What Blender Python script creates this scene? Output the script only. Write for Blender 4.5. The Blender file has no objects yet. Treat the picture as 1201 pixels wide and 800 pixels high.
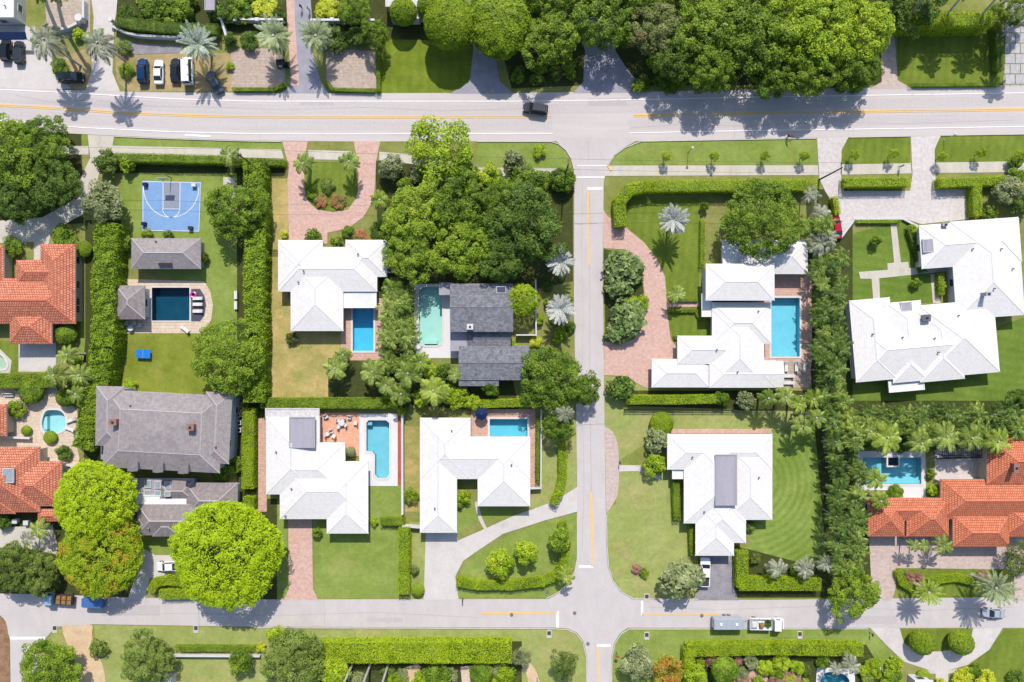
import bpy, bmesh, math, random
import numpy as np
from mathutils import Vector, Matrix, geometry
R = math.radians
RNG = random.Random(7)
F, H, CX, CY = 800.67, 133.0, 600.5, 400.0      # focal length in photo pixels, camera height (m), principal point
S0 = H / F                                       # metres per photo pixel on the ground
SC = bpy.context.scene
COL = SC.collection

def at(px, py, z=0.0):
    s = (H - z) / F
    return ((px - CX) * s, (CY - py) * s)

# ------------------------------------------------------------------ object helpers
def link(name, data, parent=None, loc=None, rz=0.0):
    o = bpy.data.objects.new(name, data); COL.objects.link(o)
    if parent is not None: o.parent = parent
    if loc is not None: o.location = loc
    if rz: o.rotation_euler = (0, 0, rz)
    return o
def tag(o, label, cat, group=None, kind=None):
    if label: o['label'] = label
    if cat: o['category'] = cat
    if group: o['group'] = group
    if kind: o['kind'] = kind
    return o
def thing(name, label, cat, loc=(0, 0, 0), rz=0.0, group=None):
    return tag(link(name, None, None, loc, rz), label, cat, group)
def setmat(o, m):
    for sl in o.material_slots:
        sl.link = 'OBJECT'; sl.material = m
def npmesh(name, V, Q, mat=None):
    """mesh from vertex array and quad index array"""
    me = bpy.data.meshes.new(name)
    V = np.asarray(V, dtype=np.float32); Q = np.asarray(Q, dtype=np.int32)
    n, k = Q.shape
    me.vertices.add(len(V)); me.vertices.foreach_set('co', V.ravel())
    me.loops.add(n * k); me.loops.foreach_set('vertex_index', Q.ravel())
    me.polygons.add(n); me.polygons.foreach_set('loop_start', np.arange(0, n * k, k, dtype=np.int32))
    me.update(calc_edges=True); me.validate()
    if mat: me.materials.append(mat)
    return me

class MB:
    """collects shapes for ONE mesh object"""
    def __init__(s): s.v = []; s.f = []; s.m = []; s.uv = []
    def face(s, pts, m=0, uv=None):
        b = len(s.v); s.v += [tuple(p) for p in pts]; s.f.append(list(range(b, b + len(pts)))); s.m.append(m)
        s.uv.append(uv)
    def box(s, c, d, rz=0.0, m=0, top=1.0, rx=0.0, ry=0.0):
        """box of size d centred on c; top scales the upper face"""
        M = Matrix.Translation(c) @ Matrix.Rotation(rz, 4, 'Z') @ Matrix.Rotation(ry, 4, 'Y') @ Matrix.Rotation(rx, 4, 'X')
        P = []
        for z in (-.5, .5):
            k = top if z > 0 else 1
            for x, y in ((-.5, -.5), (.5, -.5), (.5, .5), (-.5, .5)):
                P.append(M @ Vector((x * d[0] * k, y * d[1] * k, z * d[2])))
        for q in ((3, 2, 1, 0), (4, 5, 6, 7), (0, 1, 5, 4), (1, 2, 6, 5), (2, 3, 7, 6), (3, 0, 4, 7)):
            s.face([P[i] for i in q], m)
    def beam(s, p, q, w, h, m=0):
        """ridge-like beam with a peaked top from p to q"""
        p = Vector(p); q = Vector(q); d = q - p
        if d.length < 1e-4: return
        side = Vector((-d.y, d.x, 0)); side = side.normalized() * (w / 2) if side.length > 1e-6 else Vector((w / 2, 0, 0))
        up = Vector((0, 0, h)); dn = Vector((0, 0, -.04))
        A = [p - side + dn, p + up, p + side + dn]; B = [q - side + dn, q + up, q + side + dn]
        s.face([A[0], B[0], B[1], A[1]], m); s.face([A[1], B[1], B[2], A[2]], m); s.face([A[2], B[2], B[0], A[0]], m)
        s.face([A[0], A[1], A[2]], m); s.face([B[2], B[1], B[0]], m)
    def tube(s, pts, rad, n=8, m=0, caps=True):
        pts = [Vector(p) for p in pts]
        if not hasattr(rad, '__len__'): rad = [rad] * len(pts)
        rings = []
        for i, p in enumerate(pts):
            d = (pts[min(i + 1, len(pts) - 1)] - pts[max(i - 1, 0)]).normalized()
            a = d.orthogonal().normalized() if abs(d.z) < .99 else Vector((1, 0, 0))
            b = d.cross(a).normalized()
            rings.append([p + (a * math.cos(2 * math.pi * k / n) + b * math.sin(2 * math.pi * k / n)) * rad[i] for k in range(n)])
        for r0, r1 in zip(rings, rings[1:]):
            for k in range(n): s.face([r0[k], r0[(k + 1) % n], r1[(k + 1) % n], r1[k]], m)
        if caps: s.face(rings[0][::-1], m); s.face(rings[-1], m)
    def prism(s, poly, z0, z1, m=0, top=True, bottom=False):
        n = len(poly)
        ar = sum(poly[i][0] * poly[(i + 1) % n][1] - poly[(i + 1) % n][0] * poly[i][1] for i in range(n))
        if ar < 0: poly = poly[::-1]
        for i in range(n):
            a = poly[i]; b = poly[(i + 1) % n]
            s.face([(a[0], a[1], z0), (b[0], b[1], z0), (b[0], b[1], z1), (a[0], a[1], z1)], m)
        if top: s.face([(p[0], p[1], z1) for p in poly], m)
        if bottom: s.face([(p[0], p[1], z0) for p in poly][::-1], m)
    def mesh(s, name, mats):
        me = bpy.data.meshes.new(name); me.from_pydata(s.v, [], s.f)
        for m in (mats if isinstance(mats, (list, tuple)) else [mats]): me.materials.append(m)
        me.polygons.foreach_set('material_index', s.m)
        if any(u is not None for u in s.uv):
            L = me.uv_layers.new(name='UVMap'); i = 0
            for f, u in zip(s.f, s.uv):
                for k in range(len(f)):
                    if u is not None: L.data[i].uv = u[k]
                    i += 1
        me.update(); return me
    def build(s, name, mats, parent=None, loc=None, rz=0.0):
        return link(name, s.mesh(name, mats), parent, loc, rz)

def smooth(pts, n=5, closed=True):
    out = []; N = len(pts)
    rng = range(N) if closed else range(N - 1)
    for i in rng:
        if closed: p0, p1, p2, p3 = pts[i - 1], pts[i], pts[(i + 1) % N], pts[(i + 2) % N]
        else: p0, p1, p2, p3 = pts[max(i - 1, 0)], pts[i], pts[i + 1], pts[min(i + 2, N - 1)]
        for k in range(n):
            t = k / n
            out.append(tuple(.5 * (2 * p1[j] + (p2[j] - p0[j]) * t + (2 * p0[j] - 5 * p1[j] + 4 * p2[j] - p3[j]) * t * t
                       + (3 * p1[j] - p0[j] - 3 * p2[j] + p3[j]) * t ** 3) for j in (0, 1)))
    if not closed: out.append(pts[-1])
    return out
def rect(x0, y0, x1, y1): return [(x0, y0), (x1, y0), (x1, y1), (x0, y1)]
def rrect(x0, y0, x1, y1, r, n=4):
    o = []
    for cx, cy, a in ((x1 - r, y0 + r, -90), (x1 - r, y1 - r, 0), (x0 + r, y1 - r, 90), (x0 + r, y0 + r, 180)):
        for k in range(n + 1):
            t = R(a + 90 * k / n); o.append((cx + r * math.cos(t), cy + r * math.sin(t)))
    return o
def inside(p, poly):
    c = False; n = len(poly)
    for i in range(n):
        a, b = poly[i], poly[i - 1]
        if (a[1] > p[1]) != (b[1] > p[1]) and p[0] < (b[0] - a[0]) * (p[1] - a[1]) / (b[1] - a[1]) + a[0]: c = not c
    return c

# ------------------------------------------------------------------ materials
def lin(c): c /= 255.0; return c / 12.92 if c <= .04045 else ((c + .055) / 1.055) ** 2.4
KEXP = 1.85
def C(r, g, b, k=1.0):
    return tuple(min(.88, lin(v) / KEXP * k) for v in (r, g, b)) + (1.0,)
class NT:
    def __init__(s, name):
        s.m = bpy.data.materials.new(name); s.m.use_nodes = True; s.t = s.m.node_tree; s.t.nodes.clear()
        s.out = s.t.nodes.new('ShaderNodeOutputMaterial')
    def n(s, typ, **kw):
        nd = s.t.nodes.new(typ)
        for k, v in kw.items():
            if k == 'i':
                for a, b in v.items():
                    if hasattr(b, 'is_output'): s.t.links.new(b, nd.inputs[a])
                    else: nd.inputs[a].default_value = b
            else: setattr(nd, k, v)
        return nd
    def mix(s, f, a, b, blend='MIX'):
        nd = s.t.nodes.new('ShaderNodeMix'); nd.data_type = 'RGBA'; nd.blend_type = blend
        for k, v in ((0, f), (6, a), (7, b)):
            if hasattr(v, 'is_output'): s.t.links.new(v, nd.inputs[k])
            else: nd.inputs[k].default_value = v
        return nd.outputs[2]
    def noise(s, vec, scale, detail=4, rough=.55): return s.n('ShaderNodeTexNoise', i={'Vector': vec, 'Scale': scale, 'Detail': detail, 'Roughness': rough}).outputs['Fac']
    def ramp(s, fac, lo, hi):
        return s.n('ShaderNodeMapRange', i={0: fac, 1: lo, 2: hi}).outputs[0]
    def coord(s, which='Object', scale=None):
        c = s.n('ShaderNodeTexCoord').outputs[which]
        if scale is not None: c = s.n('ShaderNodeMapping', i={0: c, 3: scale}).outputs[0]
        return c
    def principled(s, col, rough=.8, spec=.3, metal=0.0, bump=None, bstr=.3, bdist=.05):
        p = s.n('ShaderNodeBsdfPrincipled', i={'Base Color': col, 'Roughness': rough, 'Metallic': metal, 'Specular IOR Level': spec})
        if bump is not None:
            b = s.n('ShaderNodeBump', i={'Strength': bstr, 'Distance': bdist, 'Height': bump})
            s.t.links.new(b.outputs[0], p.inputs['Normal'])
        return p.outputs[0]
    def end(s, sh): s.t.links.new(sh, s.out.inputs[0]); return s.m

def surf(name, c1, c2, scale=1.0, rough=.85, spec=.3, fine=6.0, finek=.12, stretch=None, c3=None, metal=0.0, bstr=.25):
    """two-tone surface: broad patches between c1 and c2, stains of c3, fine grain"""
    t = NT(name); co = t.coord('Object', stretch)
    a = t.ramp(t.noise(co, scale, 5, .6), .32, .68)
    col = t.mix(a, c1, c2)
    if c3: col = t.mix(t.ramp(t.noise(co, scale * .37, 6, .65), .56, .72), col, c3)
    g = t.noise(t.coord('Object'), fine, 3)
    col = t.mix(finek, col, t.mix(t.ramp(g, .3, .7), (0, 0, 0, 1), (1, 1, 1, 1)), 'SOFT_LIGHT')
    return t.end(t.principled(col, rough, spec, metal, g, bstr, .03))
def paint(name, c, rough=.35, spec=.5, metal=0.0, var=.06):
    t = NT(name); co = t.coord('Object')
    col = t.mix(t.ramp(t.noise(co, 2.3, 5), .3, .7), c, tuple(v * (1 - var * 3) for v in c[:3]) + (1,))
    return t.end(t.principled(col, rough, spec, metal))
def lawn(name, c1, c2, dry, dryk=.5, stripe=None):
    """turf: blades grain, soft patches, dry spots, optional mowing stripes (angle, period m) or ('ring', x, y, period)"""
    t = NT(name); co = t.coord('Object')
    col = t.mix(t.ramp(t.noise(co, .16, 5, .6), .35, .65), c1, c2)
    d = t.ramp(t.noise(t.coord('Object', (1, 1.3, 1)), .10, 6, .7), .62 - .25 * dryk, .80 - .18 * dryk)
    d2 = t.n('ShaderNodeMath', operation='MULTIPLY', i={0: d, 1: min(1, dryk + .15)}).outputs[0]
    col = t.mix(d2, col, dry)
    def vary(col, fac, k):
        """scales brightness by 1-k .. 1+k, hue kept"""
        m = t.n('ShaderNodeMapRange', i={0: fac, 1: 0.0, 2: 1.0, 3: 1 - k, 4: 1 + k}).outputs[0]
        return t.n('ShaderNodeVectorMath', operation='SCALE', i={0: col, 3: m}).outputs[0]
    col = vary(col, t.ramp(t.noise(co, 1.1, 4, .7), .3, .7), .12)
    col = vary(col, t.ramp(t.noise(co, .33, 5, .65), .3, .7), .10)
    if stripe:
        if stripe[0] == 'ring':
            mp = t.n('ShaderNodeMapping', i={0: co, 1: (-stripe[1], -stripe[2], 0)}).outputs[0]
            w = t.n('ShaderNodeTexWave', wave_type='RINGS', rings_direction='Z', i={'Vector': mp, 'Scale': 1 / stripe[3] * .314, 'Distortion': 1.2, 'Detail': 2.0}).outputs['Fac']
        else:
            mp = t.n('ShaderNodeMapping', i={0: co, 2: (0, 0, R(stripe[0]))}).outputs[0]
            w = t.n('ShaderNodeTexWave', bands_direction='X', i={'Vector': mp, 'Scale': 1 / stripe[1] * .314, 'Distortion': 1.0, 'Detail': 2.0}).outputs['Fac']
        col = vary(col, w, .09 if stripe[0] == 'ring' else .05)
    g = t.noise(co, 4.0, 3, .7)
    col = vary(col, t.ramp(g, .25, .75), .17)
    return t.end(t.principled(col, .95, .1, 0, g, .5, .08))
def tiles(name, c1, c2, mortar, w, h, msize=.03, rough=.8, spec=.3, uv=True, stain=None, bdist=.05, mortar_bump=.6, weather=.25):
    """tile or paver courses, laid by the mesh's own UVs (metres) or object coordinates"""
    t = NT(name); co = t.coord('UV' if uv else 'Object')
    b = t.n('ShaderNodeTexBrick', i={'Vector': co, 'Color1': c1, 'Color2': c2, 'Mortar': mortar, 'Scale': 1.0, 'Mortar Size': msize,
            'Mortar Smooth': .2, 'Brick Width': w, 'Row Height': h, 'Bias': 0.0})
    col = b.outputs[0]; ob = t.coord('Object')
    if stain: col = t.mix(t.ramp(t.noise(ob, .35, 6, .65), .45, .75), col, stain, 'MULTIPLY')
    g = t.noise(ob, 1.7, 4)
    col = t.mix(weather, col, t.mix(t.ramp(g, .3, .7), (.1, .1, .1, 1), (.9, .9, .9, 1)), 'SOFT_LIGHT')
    inv = t.n('ShaderNodeMath', operation='SUBTRACT', i={0: 1.0, 1: b.outputs['Fac']}).outputs[0]
    return t.end(t.principled(col, rough, spec, 0, inv, mortar_bump, bdist))
LEAFK = 1.45
def leafmat(name, dark, mid, light, accent=None, acck=0.0, transl=.30, rough=.6, spec=.25):
    """foliage: each leaf its own tone, clumps drift between tones, accent = new growth or flowers"""
    dark, mid, light = (tuple(min(.85, v * LEAFK) for v in c[:3]) + (1,) for c in (dark, mid, light))
    if accent: accent = tuple(min(.85, v * LEAFK) for v in accent[:3]) + (1,)
    t = NT(name); geo = t.n('ShaderNodeNewGeometry')
    rnd = geo.outputs['Random Per Island']
    oi = t.n('ShaderNodeObjectInfo').outputs['Random']
    cl = t.noise(geo.outputs['Position'], .45, 3, .6)
    f = t.n('ShaderNodeMath', operation='MULTIPLY_ADD', i={0: t.ramp(cl, .3, .7), 1: .55, 2: 0.0}).outputs[0]
    f = t.n('ShaderNodeMath', operation='MULTIPLY_ADD', i={0: rnd, 1: .5, 2: f}).outputs[0]
    f = t.n('ShaderNodeMath', operation='MULTIPLY_ADD', i={0: oi, 1: .22, 2: f}).outputs[0]
    cr = t.n('ShaderNodeValToRGB', i={0: f}); e = cr.color_ramp.elements
    e[0].position = .1; e[0].color = dark; e[1].position = 1.05 if False else 1.0; e[1].color = light
    m = e.new(.55); m.color = mid
    col = cr.outputs[0]
    if accent:
        a = t.ramp(t.noise(geo.outputs['Position'], .33, 4, .6), .62 - acck * .3, .72 - acck * .3)
        a = t.n('ShaderNodeMath', operation='MULTIPLY', i={0: a, 1: t.ramp(rnd, .15, .6)}).outputs[0]
        col = t.mix(a, col, accent)
    p = t.principled(col, rough, spec)
    tr = t.n('ShaderNodeBsdfTranslucent', i={0: t.mix(.5, col, (.5, .6, .05, 1), 'MULTIPLY')})
    tr.inputs[0].default_value = mid
    t.t.links.new(col, tr.inputs[0])
    sh = t.n('ShaderNodeMixShader', i={0: transl, 1: p, 2: tr.outputs[0]}).outputs[0]
    return t.end(sh)
def watermat(name, tint):
    t = NT(name); co = t.coord('Object')
    nz = t.noise(co, 1.6, 3, .6)
    bmp = t.n('ShaderNodeBump', i={'Strength': .25, 'Distance': .05, 'Height': nz}).outputs[0]
    tr = t.n('ShaderNodeBsdfTransparent', i={0: tint}).outputs[0]
    gl = t.n('ShaderNodeBsdfGlossy', i={'Roughness': .04, 'Normal': bmp}).outputs[0]
    fr = t.n('ShaderNodeFresnel', i={'IOR': 1.33, 'Normal': bmp}).outputs[0]
    return t.end(t.n('ShaderNodeMixShader', i={0: fr, 1: tr, 2: gl}).outputs[0])
def basinmat(name, c1, c2):
    """mottled pool plaster"""
    t = NT(name); co = t.coord('Object')
    col = t.mix(t.ramp(t.noise(co, .5, 5, .6), .3, .7), c1, c2)
    return t.end(t.principled(col, .7, .2))
# ------------------------------------------------------------------ ground, roads, lawns, pools
M = {}
M['ground'] = lawn('turf_base', C(157, 157, 91), C(137, 145, 71), C(185, 171, 117), .45)
M['lawn_mid'] = lawn('turf_mid', C(153, 169, 85), C(135, 155, 67), C(185, 177, 109), .35)
M['lawn_lush'] = lawn('turf_lush', C(131, 147, 57), C(115, 133, 47), C(157, 161, 75), .2, (8, 1.7))
M['lawn_deep'] = lawn('turf_deep', C(125, 147, 61), C(107, 133, 51), C(139, 151, 65), .2, (98, 1.7))
M['lawn_sun'] = lawn('turf_sun', C(149, 157, 63), C(129, 141, 49), C(179, 167, 97), .4)
M['lawn_pale'] = lawn('turf_pale', C(173, 179, 107), C(155, 167, 87), C(197, 175, 121), .5)
M['lawn_dry'] = lawn('turf_dry', C(160, 160, 84), C(140, 150, 68), C(212, 184, 122), 1.0)
M['lawn_ring'] = lawn('turf_ring', C(147, 167, 81), C(127, 151, 63), C(175, 175, 101), .2, ('ring',) + at(880, 565) + (1.35,))
M['lawn_check'] = lawn('turf_check', C(133, 149, 49), C(115, 133, 39), C(167, 155, 85), .25, (0, 2.0))
M['tan_grass'] = lawn('worn_turf', C(176, 158, 106), C(156, 144, 88), C(205, 180, 135), .9)
M['shaded_mulch'] = surf('shaded_mulch', C(84, 86, 48), C(70, 80, 38), .8, .95, .1, 7, .5, None, C(100, 112, 50))  # bed green darkened: the shade between the plants is put into its colour
M['soil'] = surf('bed_soil', C(176, 138, 108), C(140, 108, 80), .8, .95, .1, 7, .4)
M['asphalt_main'] = surf('weathered_asphalt_main', C(226, 214, 207), C(213, 203, 198), .35, .9, .25, 9, .12, (.12, 1.6, 1), C(226, 218, 214))
M['asphalt_side'] = surf('weathered_asphalt_side', C(219, 209, 203), C(209, 200, 196), .5, .9, .25, 9, .12, (1, .5, 1), C(220, 214, 212))
M['asphalt_dark'] = surf('dark_asphalt', C(172, 166, 168), C(142, 137, 142), .5, .9, .3, 8, .3, None, C(194, 188, 186))
M['drive_grey'] = surf('grey_drive', C(178, 174, 182), C(160, 158, 168), .5, .9, .3, 8, .2)
M['concrete'] = surf('pale_concrete', C(229, 220, 213), C(218, 209, 202), .5, .85, .3, 8, .18, None, C(206, 196, 188))
M['walk'] = surf('sidewalk_concrete', C(224, 215, 198), C(210, 202, 186), .6, .85, .3, 8, .2, (1, .5, 1), C(196, 188, 172))
M['shell'] = surf('shell_gravel', C(238, 208, 168), C(220, 188, 148), .6, .95, .2, 10, .35, None, C(205, 180, 140))
M['court_pave'] = tiles('court_slabs', C(228, 218, 212), C(222, 212, 206), C(205, 195, 190), 5.5, 5.5, .006, uv=False, stain=(.93, .92, .91, 1))
M['pink_brick'] = tiles('pink_pavers', C(238, 200, 182), C(230, 186, 169), C(218, 178, 163), .5, .25, .02, uv=False, stain=(.96, .93, .92, 1))
M['pale_brick'] = tiles('pale_pink_pavers', C(228, 206, 192), C(218, 194, 182), C(200, 178, 168), .5, .25, .02, uv=False, stain=(.93, .91, .90, 1))
M['mauve_pave'] = tiles('mauve_pavers', C(208, 188, 170), C(198, 176, 158), C(182, 162, 146), .6, .6, .015, uv=False, stain=(.90, .88, .86, 1))
M['diamond'] = tiles('stone_slabs_turf_joints', C(205, 198, 196), C(196, 190, 190), C(120, 135, 80), 2.0, 2.0, .09, uv=False)
M['terracotta'] = tiles('terracotta_tiles', C(252, 190, 156), C(246, 180, 146), C(238, 182, 154), .4, .4, .015, uv=False, stain=(.97, .96, .95, 1))
M['red_soil'] = surf('red_tile_strip', C(206, 106, 88), C(188, 92, 78), .7, .9, .2, 8, .2)
M['deck_beige'] = tiles('beige_deck', C(238, 216, 190), C(230, 206, 180), C(216, 194, 170), .6, .6, .015, uv=False, stain=(.95, .94, .92, 1))
M['deck_white'] = surf('white_deck', C(244, 240, 238), C(236, 232, 230), .5, .8, .3, 8, .1)
M['deck_salmon'] = tiles('salmon_deck', C(232, 190, 168), C(222, 178, 156), C(206, 168, 150), .5, .5, .02, uv=False, stain=(.92, .9, .9, 1))
M['shelf'] = surf('slate_shelf', C(84, 88, 98), C(70, 74, 86), .8, .6, .4, 8, .2)
M['court_blue'] = surf('blue_court_paint', C(142, 178, 222), C(128, 168, 214), .3, .7, .3, 8, .12, None, C(156, 186, 222))
M['court_grey'] = surf('grey_court_paint', C(158, 164, 176), C(148, 154, 168), .5, .7, .3, 8, .08)
M['line_white'] = surf('white_line_paint', C(250, 248, 248, 1.2), C(242, 238, 236, 1.2), 1.2, .8, .3, 10, .1, None, C(228, 222, 220))
M['line_yellow'] = surf('yellow_line_paint', C(252, 206, 116, 1.1), C(248, 198, 104, 1.1), 1.2, .8, .3, 10, .1, None, C(238, 208, 160))
M['coping'] = surf('white_coping', C(240, 234, 226), C(228, 222, 214), .9, .7, .3, 9, .12)
M['kerb'] = surf('kerb_concrete', C(226, 218, 206), C(208, 200, 190), .7, .85, .3, 9, .2)
M['iron'] = surf('cast_iron', C(92, 84, 80), C(72, 66, 64), 2, .8, .3, 12, .3)

POOLS = {
    'dark': rect(178, 337, 223, 376.5),
    'blue': rect(413.5, 352, 438.5, 412),
    'pale': rrect(491, 336, 519, 405.5, 8),
    'ell': [(432, 492.5), (453, 492.5), (457, 496), (457, 557), (453, 561), (443, 561), (439.5, 557), (439.5, 534), (436, 530), (429.5, 529.5), (429.5, 496)],
    'half': rect(574, 491, 619, 512.5),
    'long': rect(904, 349, 938, 418.5),
    'palmy': [(1011, 536), (1080.5, 536), (1080.5, 568), (1011, 568)],
    'cove': smooth([(53, 483), (61, 480.5), (72, 482), (78, 491), (77, 502), (69, 507), (60, 510), (53, 507), (49, 497)], 4),
    'corner': smooth([(966, 790), (976, 787.5), (988, 790), (996, 797), (992, 806), (962, 806)], 4),
    'pond': smooth([(-8, 413), (2, 417), (8, 425), (7, 432), (-2, 433), (-9, 431)], 4),
}
POOLW = {k: [at(*p) for p in v] for k, v in POOLS.items()}

NFLAT = [0]
def flat(name, px, z, mat, world=False):
    """one level sheet with real openings where pools are sunk"""
    NFLAT[0] += 1; z += NFLAT[0] * .0003 if z > 0 else 0
    pts = px if world else [at(*p) for p in px]
    holes = []
    for h in POOLW.values():
        c = (sum(p[0] for p in h) / len(h), sum(p[1] for p in h) / len(h))
        if inside(c, pts): holes.append(h)
    loops = [[Vector((p[0], p[1], 0)) for p in pts]] + [[Vector((p[0], p[1], 0)) for p in h] for h in holes]
    tri = geometry.tessellate_polygon(loops)
    V = [(p.x, p.y, z) for l in loops for p in l]
    me = bpy.data.meshes.new(name)
    fs = []
    for t in tri:
        a, b, c = (V[i] for i in t)
        up = (b[0] - a[0]) * (c[1] - a[1]) - (b[1] - a[1]) * (c[0] - a[0])
        fs.append(t if up > 0 else t[::-1])
    me.from_pydata(V, [], fs); me.materials.append(mat); me.update()
    return tag(link(name, me), None, None, None, 'structure')

ZL, ZS, ZR, ZD, ZP, ZM = .004, .016, .022, .034, .044, .085
flat('ground', [(-1500, -1500), (1500, -1500), (1500, 1500), (-1500, 1500)], 0, M['ground'], True)

# lawns
for nm, px, m in (
    ('lawn', [(443, 40), (560, 40), (556, 90), (529, 109), (443, 109)], 'lawn_check'),
    ('lawn', [(1052, 32), (1178, 32), (1178, 101), (1066, 101), (1053, 94)], 'lawn_lush'),
    ('lawn', [(135, 62), (272, 62), (272, 107), (150, 107), (137, 95)], 'tan_grass'),
    ('lawn', [(98, 58), (106, 55), (106, 88), (99, 105), (85, 104), (60, 90), (62, 70)], 'tan_grass'),
    ('lawn', [(133, 160), (332, 165), (332, 176), (131, 171)], 'lawn_mid'),
    ('lawn', [(50, 156), (104, 160), (104, 171), (60, 171)], 'lawn_mid'),
    ('lawn', [(716, 193), (724, 182), (735, 174), (752, 166), (900, 163.5), (957.5, 162.5), (959, 193)], 'lawn_mid'),
    ('lawn', [(995, 161.5), (1067.5, 160.5), (1067.5, 191), (987, 193), (987, 176)], 'lawn_lush'),
    ('lawn', [(1103, 159.5), (1260, 157), (1260, 189), (1096, 190), (1096, 174)], 'lawn_lush'),
    ('lawn', [(560, 167), (646, 167), (660, 174), (668, 186), (671, 197), (560, 194)], 'lawn_mid'),
    ('lawn', [(135, 388), (240, 388), (282, 470), (255, 480), (135, 470)], 'lawn_sun'),
    ('lawn', [(146, 200), (285, 200), (285, 345), (250, 345), (135, 300)], 'lawn_mid'),
    ('lawn', [(248, 310), (284, 310), (284, 400), (248, 400)], 'lawn_mid'),
    ('lawn', [(310, 186), (338, 186), (338, 300), (345, 388), (400, 390), (400, 470), (310, 470)], 'lawn_dry'),
    ('lawn', [(720, 232), (820, 232), (820, 353), (785, 353), (770, 300), (735, 265), (718, 255)], 'lawn_lush'),
    ('lawn', [(784, 358), (835, 358), (835, 395), (790, 395), (782, 380)], 'lawn_lush'),
    ('lawn', [(709, 292), (742, 294), (757, 325), (756, 380), (738, 401), (709, 401)], 'lawn_mid'),
    ('lawn', [(709, 440), (745, 448), (762, 455), (960, 455), (975, 480), (909, 505), (782, 505), (726, 540), (709, 500)], 'lawn_pale'),
    ('lawn', [(726, 545), (782, 545), (815, 610), (820, 702), (745, 703), (728, 692), (716, 672), (712, 650), (711, 600), (722, 592)], 'lawn_pale'),
    ('lawn', [(880, 505), (990, 500), (990, 702), (862, 702), (862, 650), (880, 640)], 'lawn_ring'),
    ('lawn', [(985, 278), (1060, 258), (1080, 262), (1110, 340), (1100, 356), (995, 352)], 'lawn_deep'),
    ('lawn', [(985, 440), (1210, 370), (1210, 480), (985, 490)], 'lawn_deep'),
    ('lawn', [(368, 608), (468, 608), (470, 702), (370, 702)], 'lawn_mid'),
    ('lawn', [(480, 612), (499, 612), (499, 702), (480, 702)], 'lawn_pale'),
    ('lawn', [(432, 568), (472, 568), (472, 612), (432, 612)], 'lawn_mid'),
    ('lawn', [(475, 500), (493, 500), (493, 600), (475, 600)], 'lawn_dry'),
    ('lawn', [(634, 482), (676, 482), (676, 572), (640, 596), (622, 596)], 'lawn_pale'),
    ('lawn', [(536, 626), (558, 612), (600, 607), (600, 590), (536, 590)], 'lawn_mid'),
    ('lawn', [(536, 676), (560, 648), (600, 626), (650, 608), (676.5, 602), (676.5, 655), (670, 675), (655, 692), (640, 701), (537, 701)], 'lawn_mid'),
    ('lawn', [(305, 604), (336, 604), (338, 702), (305, 702)], 'lawn_mid'),
    ('lawn', [(110, 733), (300, 736), (640, 737), (666, 738), (676, 743), (683, 753), (687, 770), (688, 830), (125, 830)], 'lawn_pale'),
    ('lawn', [(738, 738), (1022, 738), (1060, 784), (1060, 830), (717, 830), (718, 772), (721, 756), (728, 743)], 'lawn_mid'),
    ('lawn', [(1055, 738), (1141, 738), (1138, 752), (1110, 762), (1075, 766), (1060, 752)], 'lawn_lush'),
    ('lawn', [(1178, 738), (1260, 737), (1260, 830), (1130, 786), (1160, 760)], 'lawn_lush'),
    ('lawn', [(1050, 668), (1180, 665), (1180, 703), (1054, 703)], 'lawn_lush'),
    ('lawn', [(94, 285), (118, 262), (118, 420), (94, 420)], 'lawn_mid'),
    ('lawn', [(-20, 400), (22, 400), (22, 440), (-20, 445)], 'lawn_lush'),
    ('lawn', [(165, 625), (212, 625), (212, 650), (185, 652), (172, 645)], 'lawn_mid'),
    ('lawn', [(64, 738), (74, 738), (84, 770), (45, 770)], 'lawn_pale'),
    ('lawn', [(360, 190), (418, 190), (420, 225), (410, 241), (391, 248), (370, 244), (358, 230)], 'lawn_lush'),
):
    flat(nm, px, ZL + .05 if px[0] == (360, 190) else ZL, M[m])

# planting beds of mulch under the belts
for px in ([(100, 258), (142, 258), (138, 470), (112, 545), (88, 520), (100, 400)], [(278, 186), (312, 186), (312, 600), (278, 600)],
           [(440, 188), (672, 210), (672, 330), (600, 345), (528, 335), (445, 335)], [(945, 222), (1000, 222), (1000, 470), (1035, 720), (975, 720), (952, 460)],
           [(1000, 470), (1210, 470), (1210, 525), (1000, 525)], [(385, 420), (600, 440), (610, 485), (385, 468)], [(445, 330), (490, 330), (490, 430), (445, 430)],
           [(560, -60), (1050, -60), (1050, 100), (690, 100), (600, 104)], [(137, -60), (530, -60), (530, 48), (137, 38)], [(-60, 130), (95, 140), (98, 262), (-60, 270)],
           [(135, 184), (334, 190), (334, 203), (135, 203)], [(708, 292), (750, 300), (757, 360), (735, 401), (710, 398)], [(60, 560), (165, 560), (165, 705), (-60, 705), (-60, 640)],
           [(735, 458), (985, 458), (985, 484), (735, 476)], [(365, 752), (612, 752), (612, 830), (365, 830)], [(800, 756), (1016, 756), (1060, 830), (800, 830)],
           [(862, 640), (985, 672), (985, 701), (862, 701)], [(200, 585), (325, 585), (325, 715), (210, 712)]):
    flat('planting_bed', px, ZL + .003, M['shaded_mulch'])
flat('planting_bed', smooth([(742, 662), (752, 664), (756, 672), (748, 676), (742, 670)], 3), ZS, M['soil'])
flat('planting_bed', smooth([(-20, 720), (3, 724), (10, 745), (12, 800), (10, 830), (-20, 830)], 3), ZS + .02, M['soil'])

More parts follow.
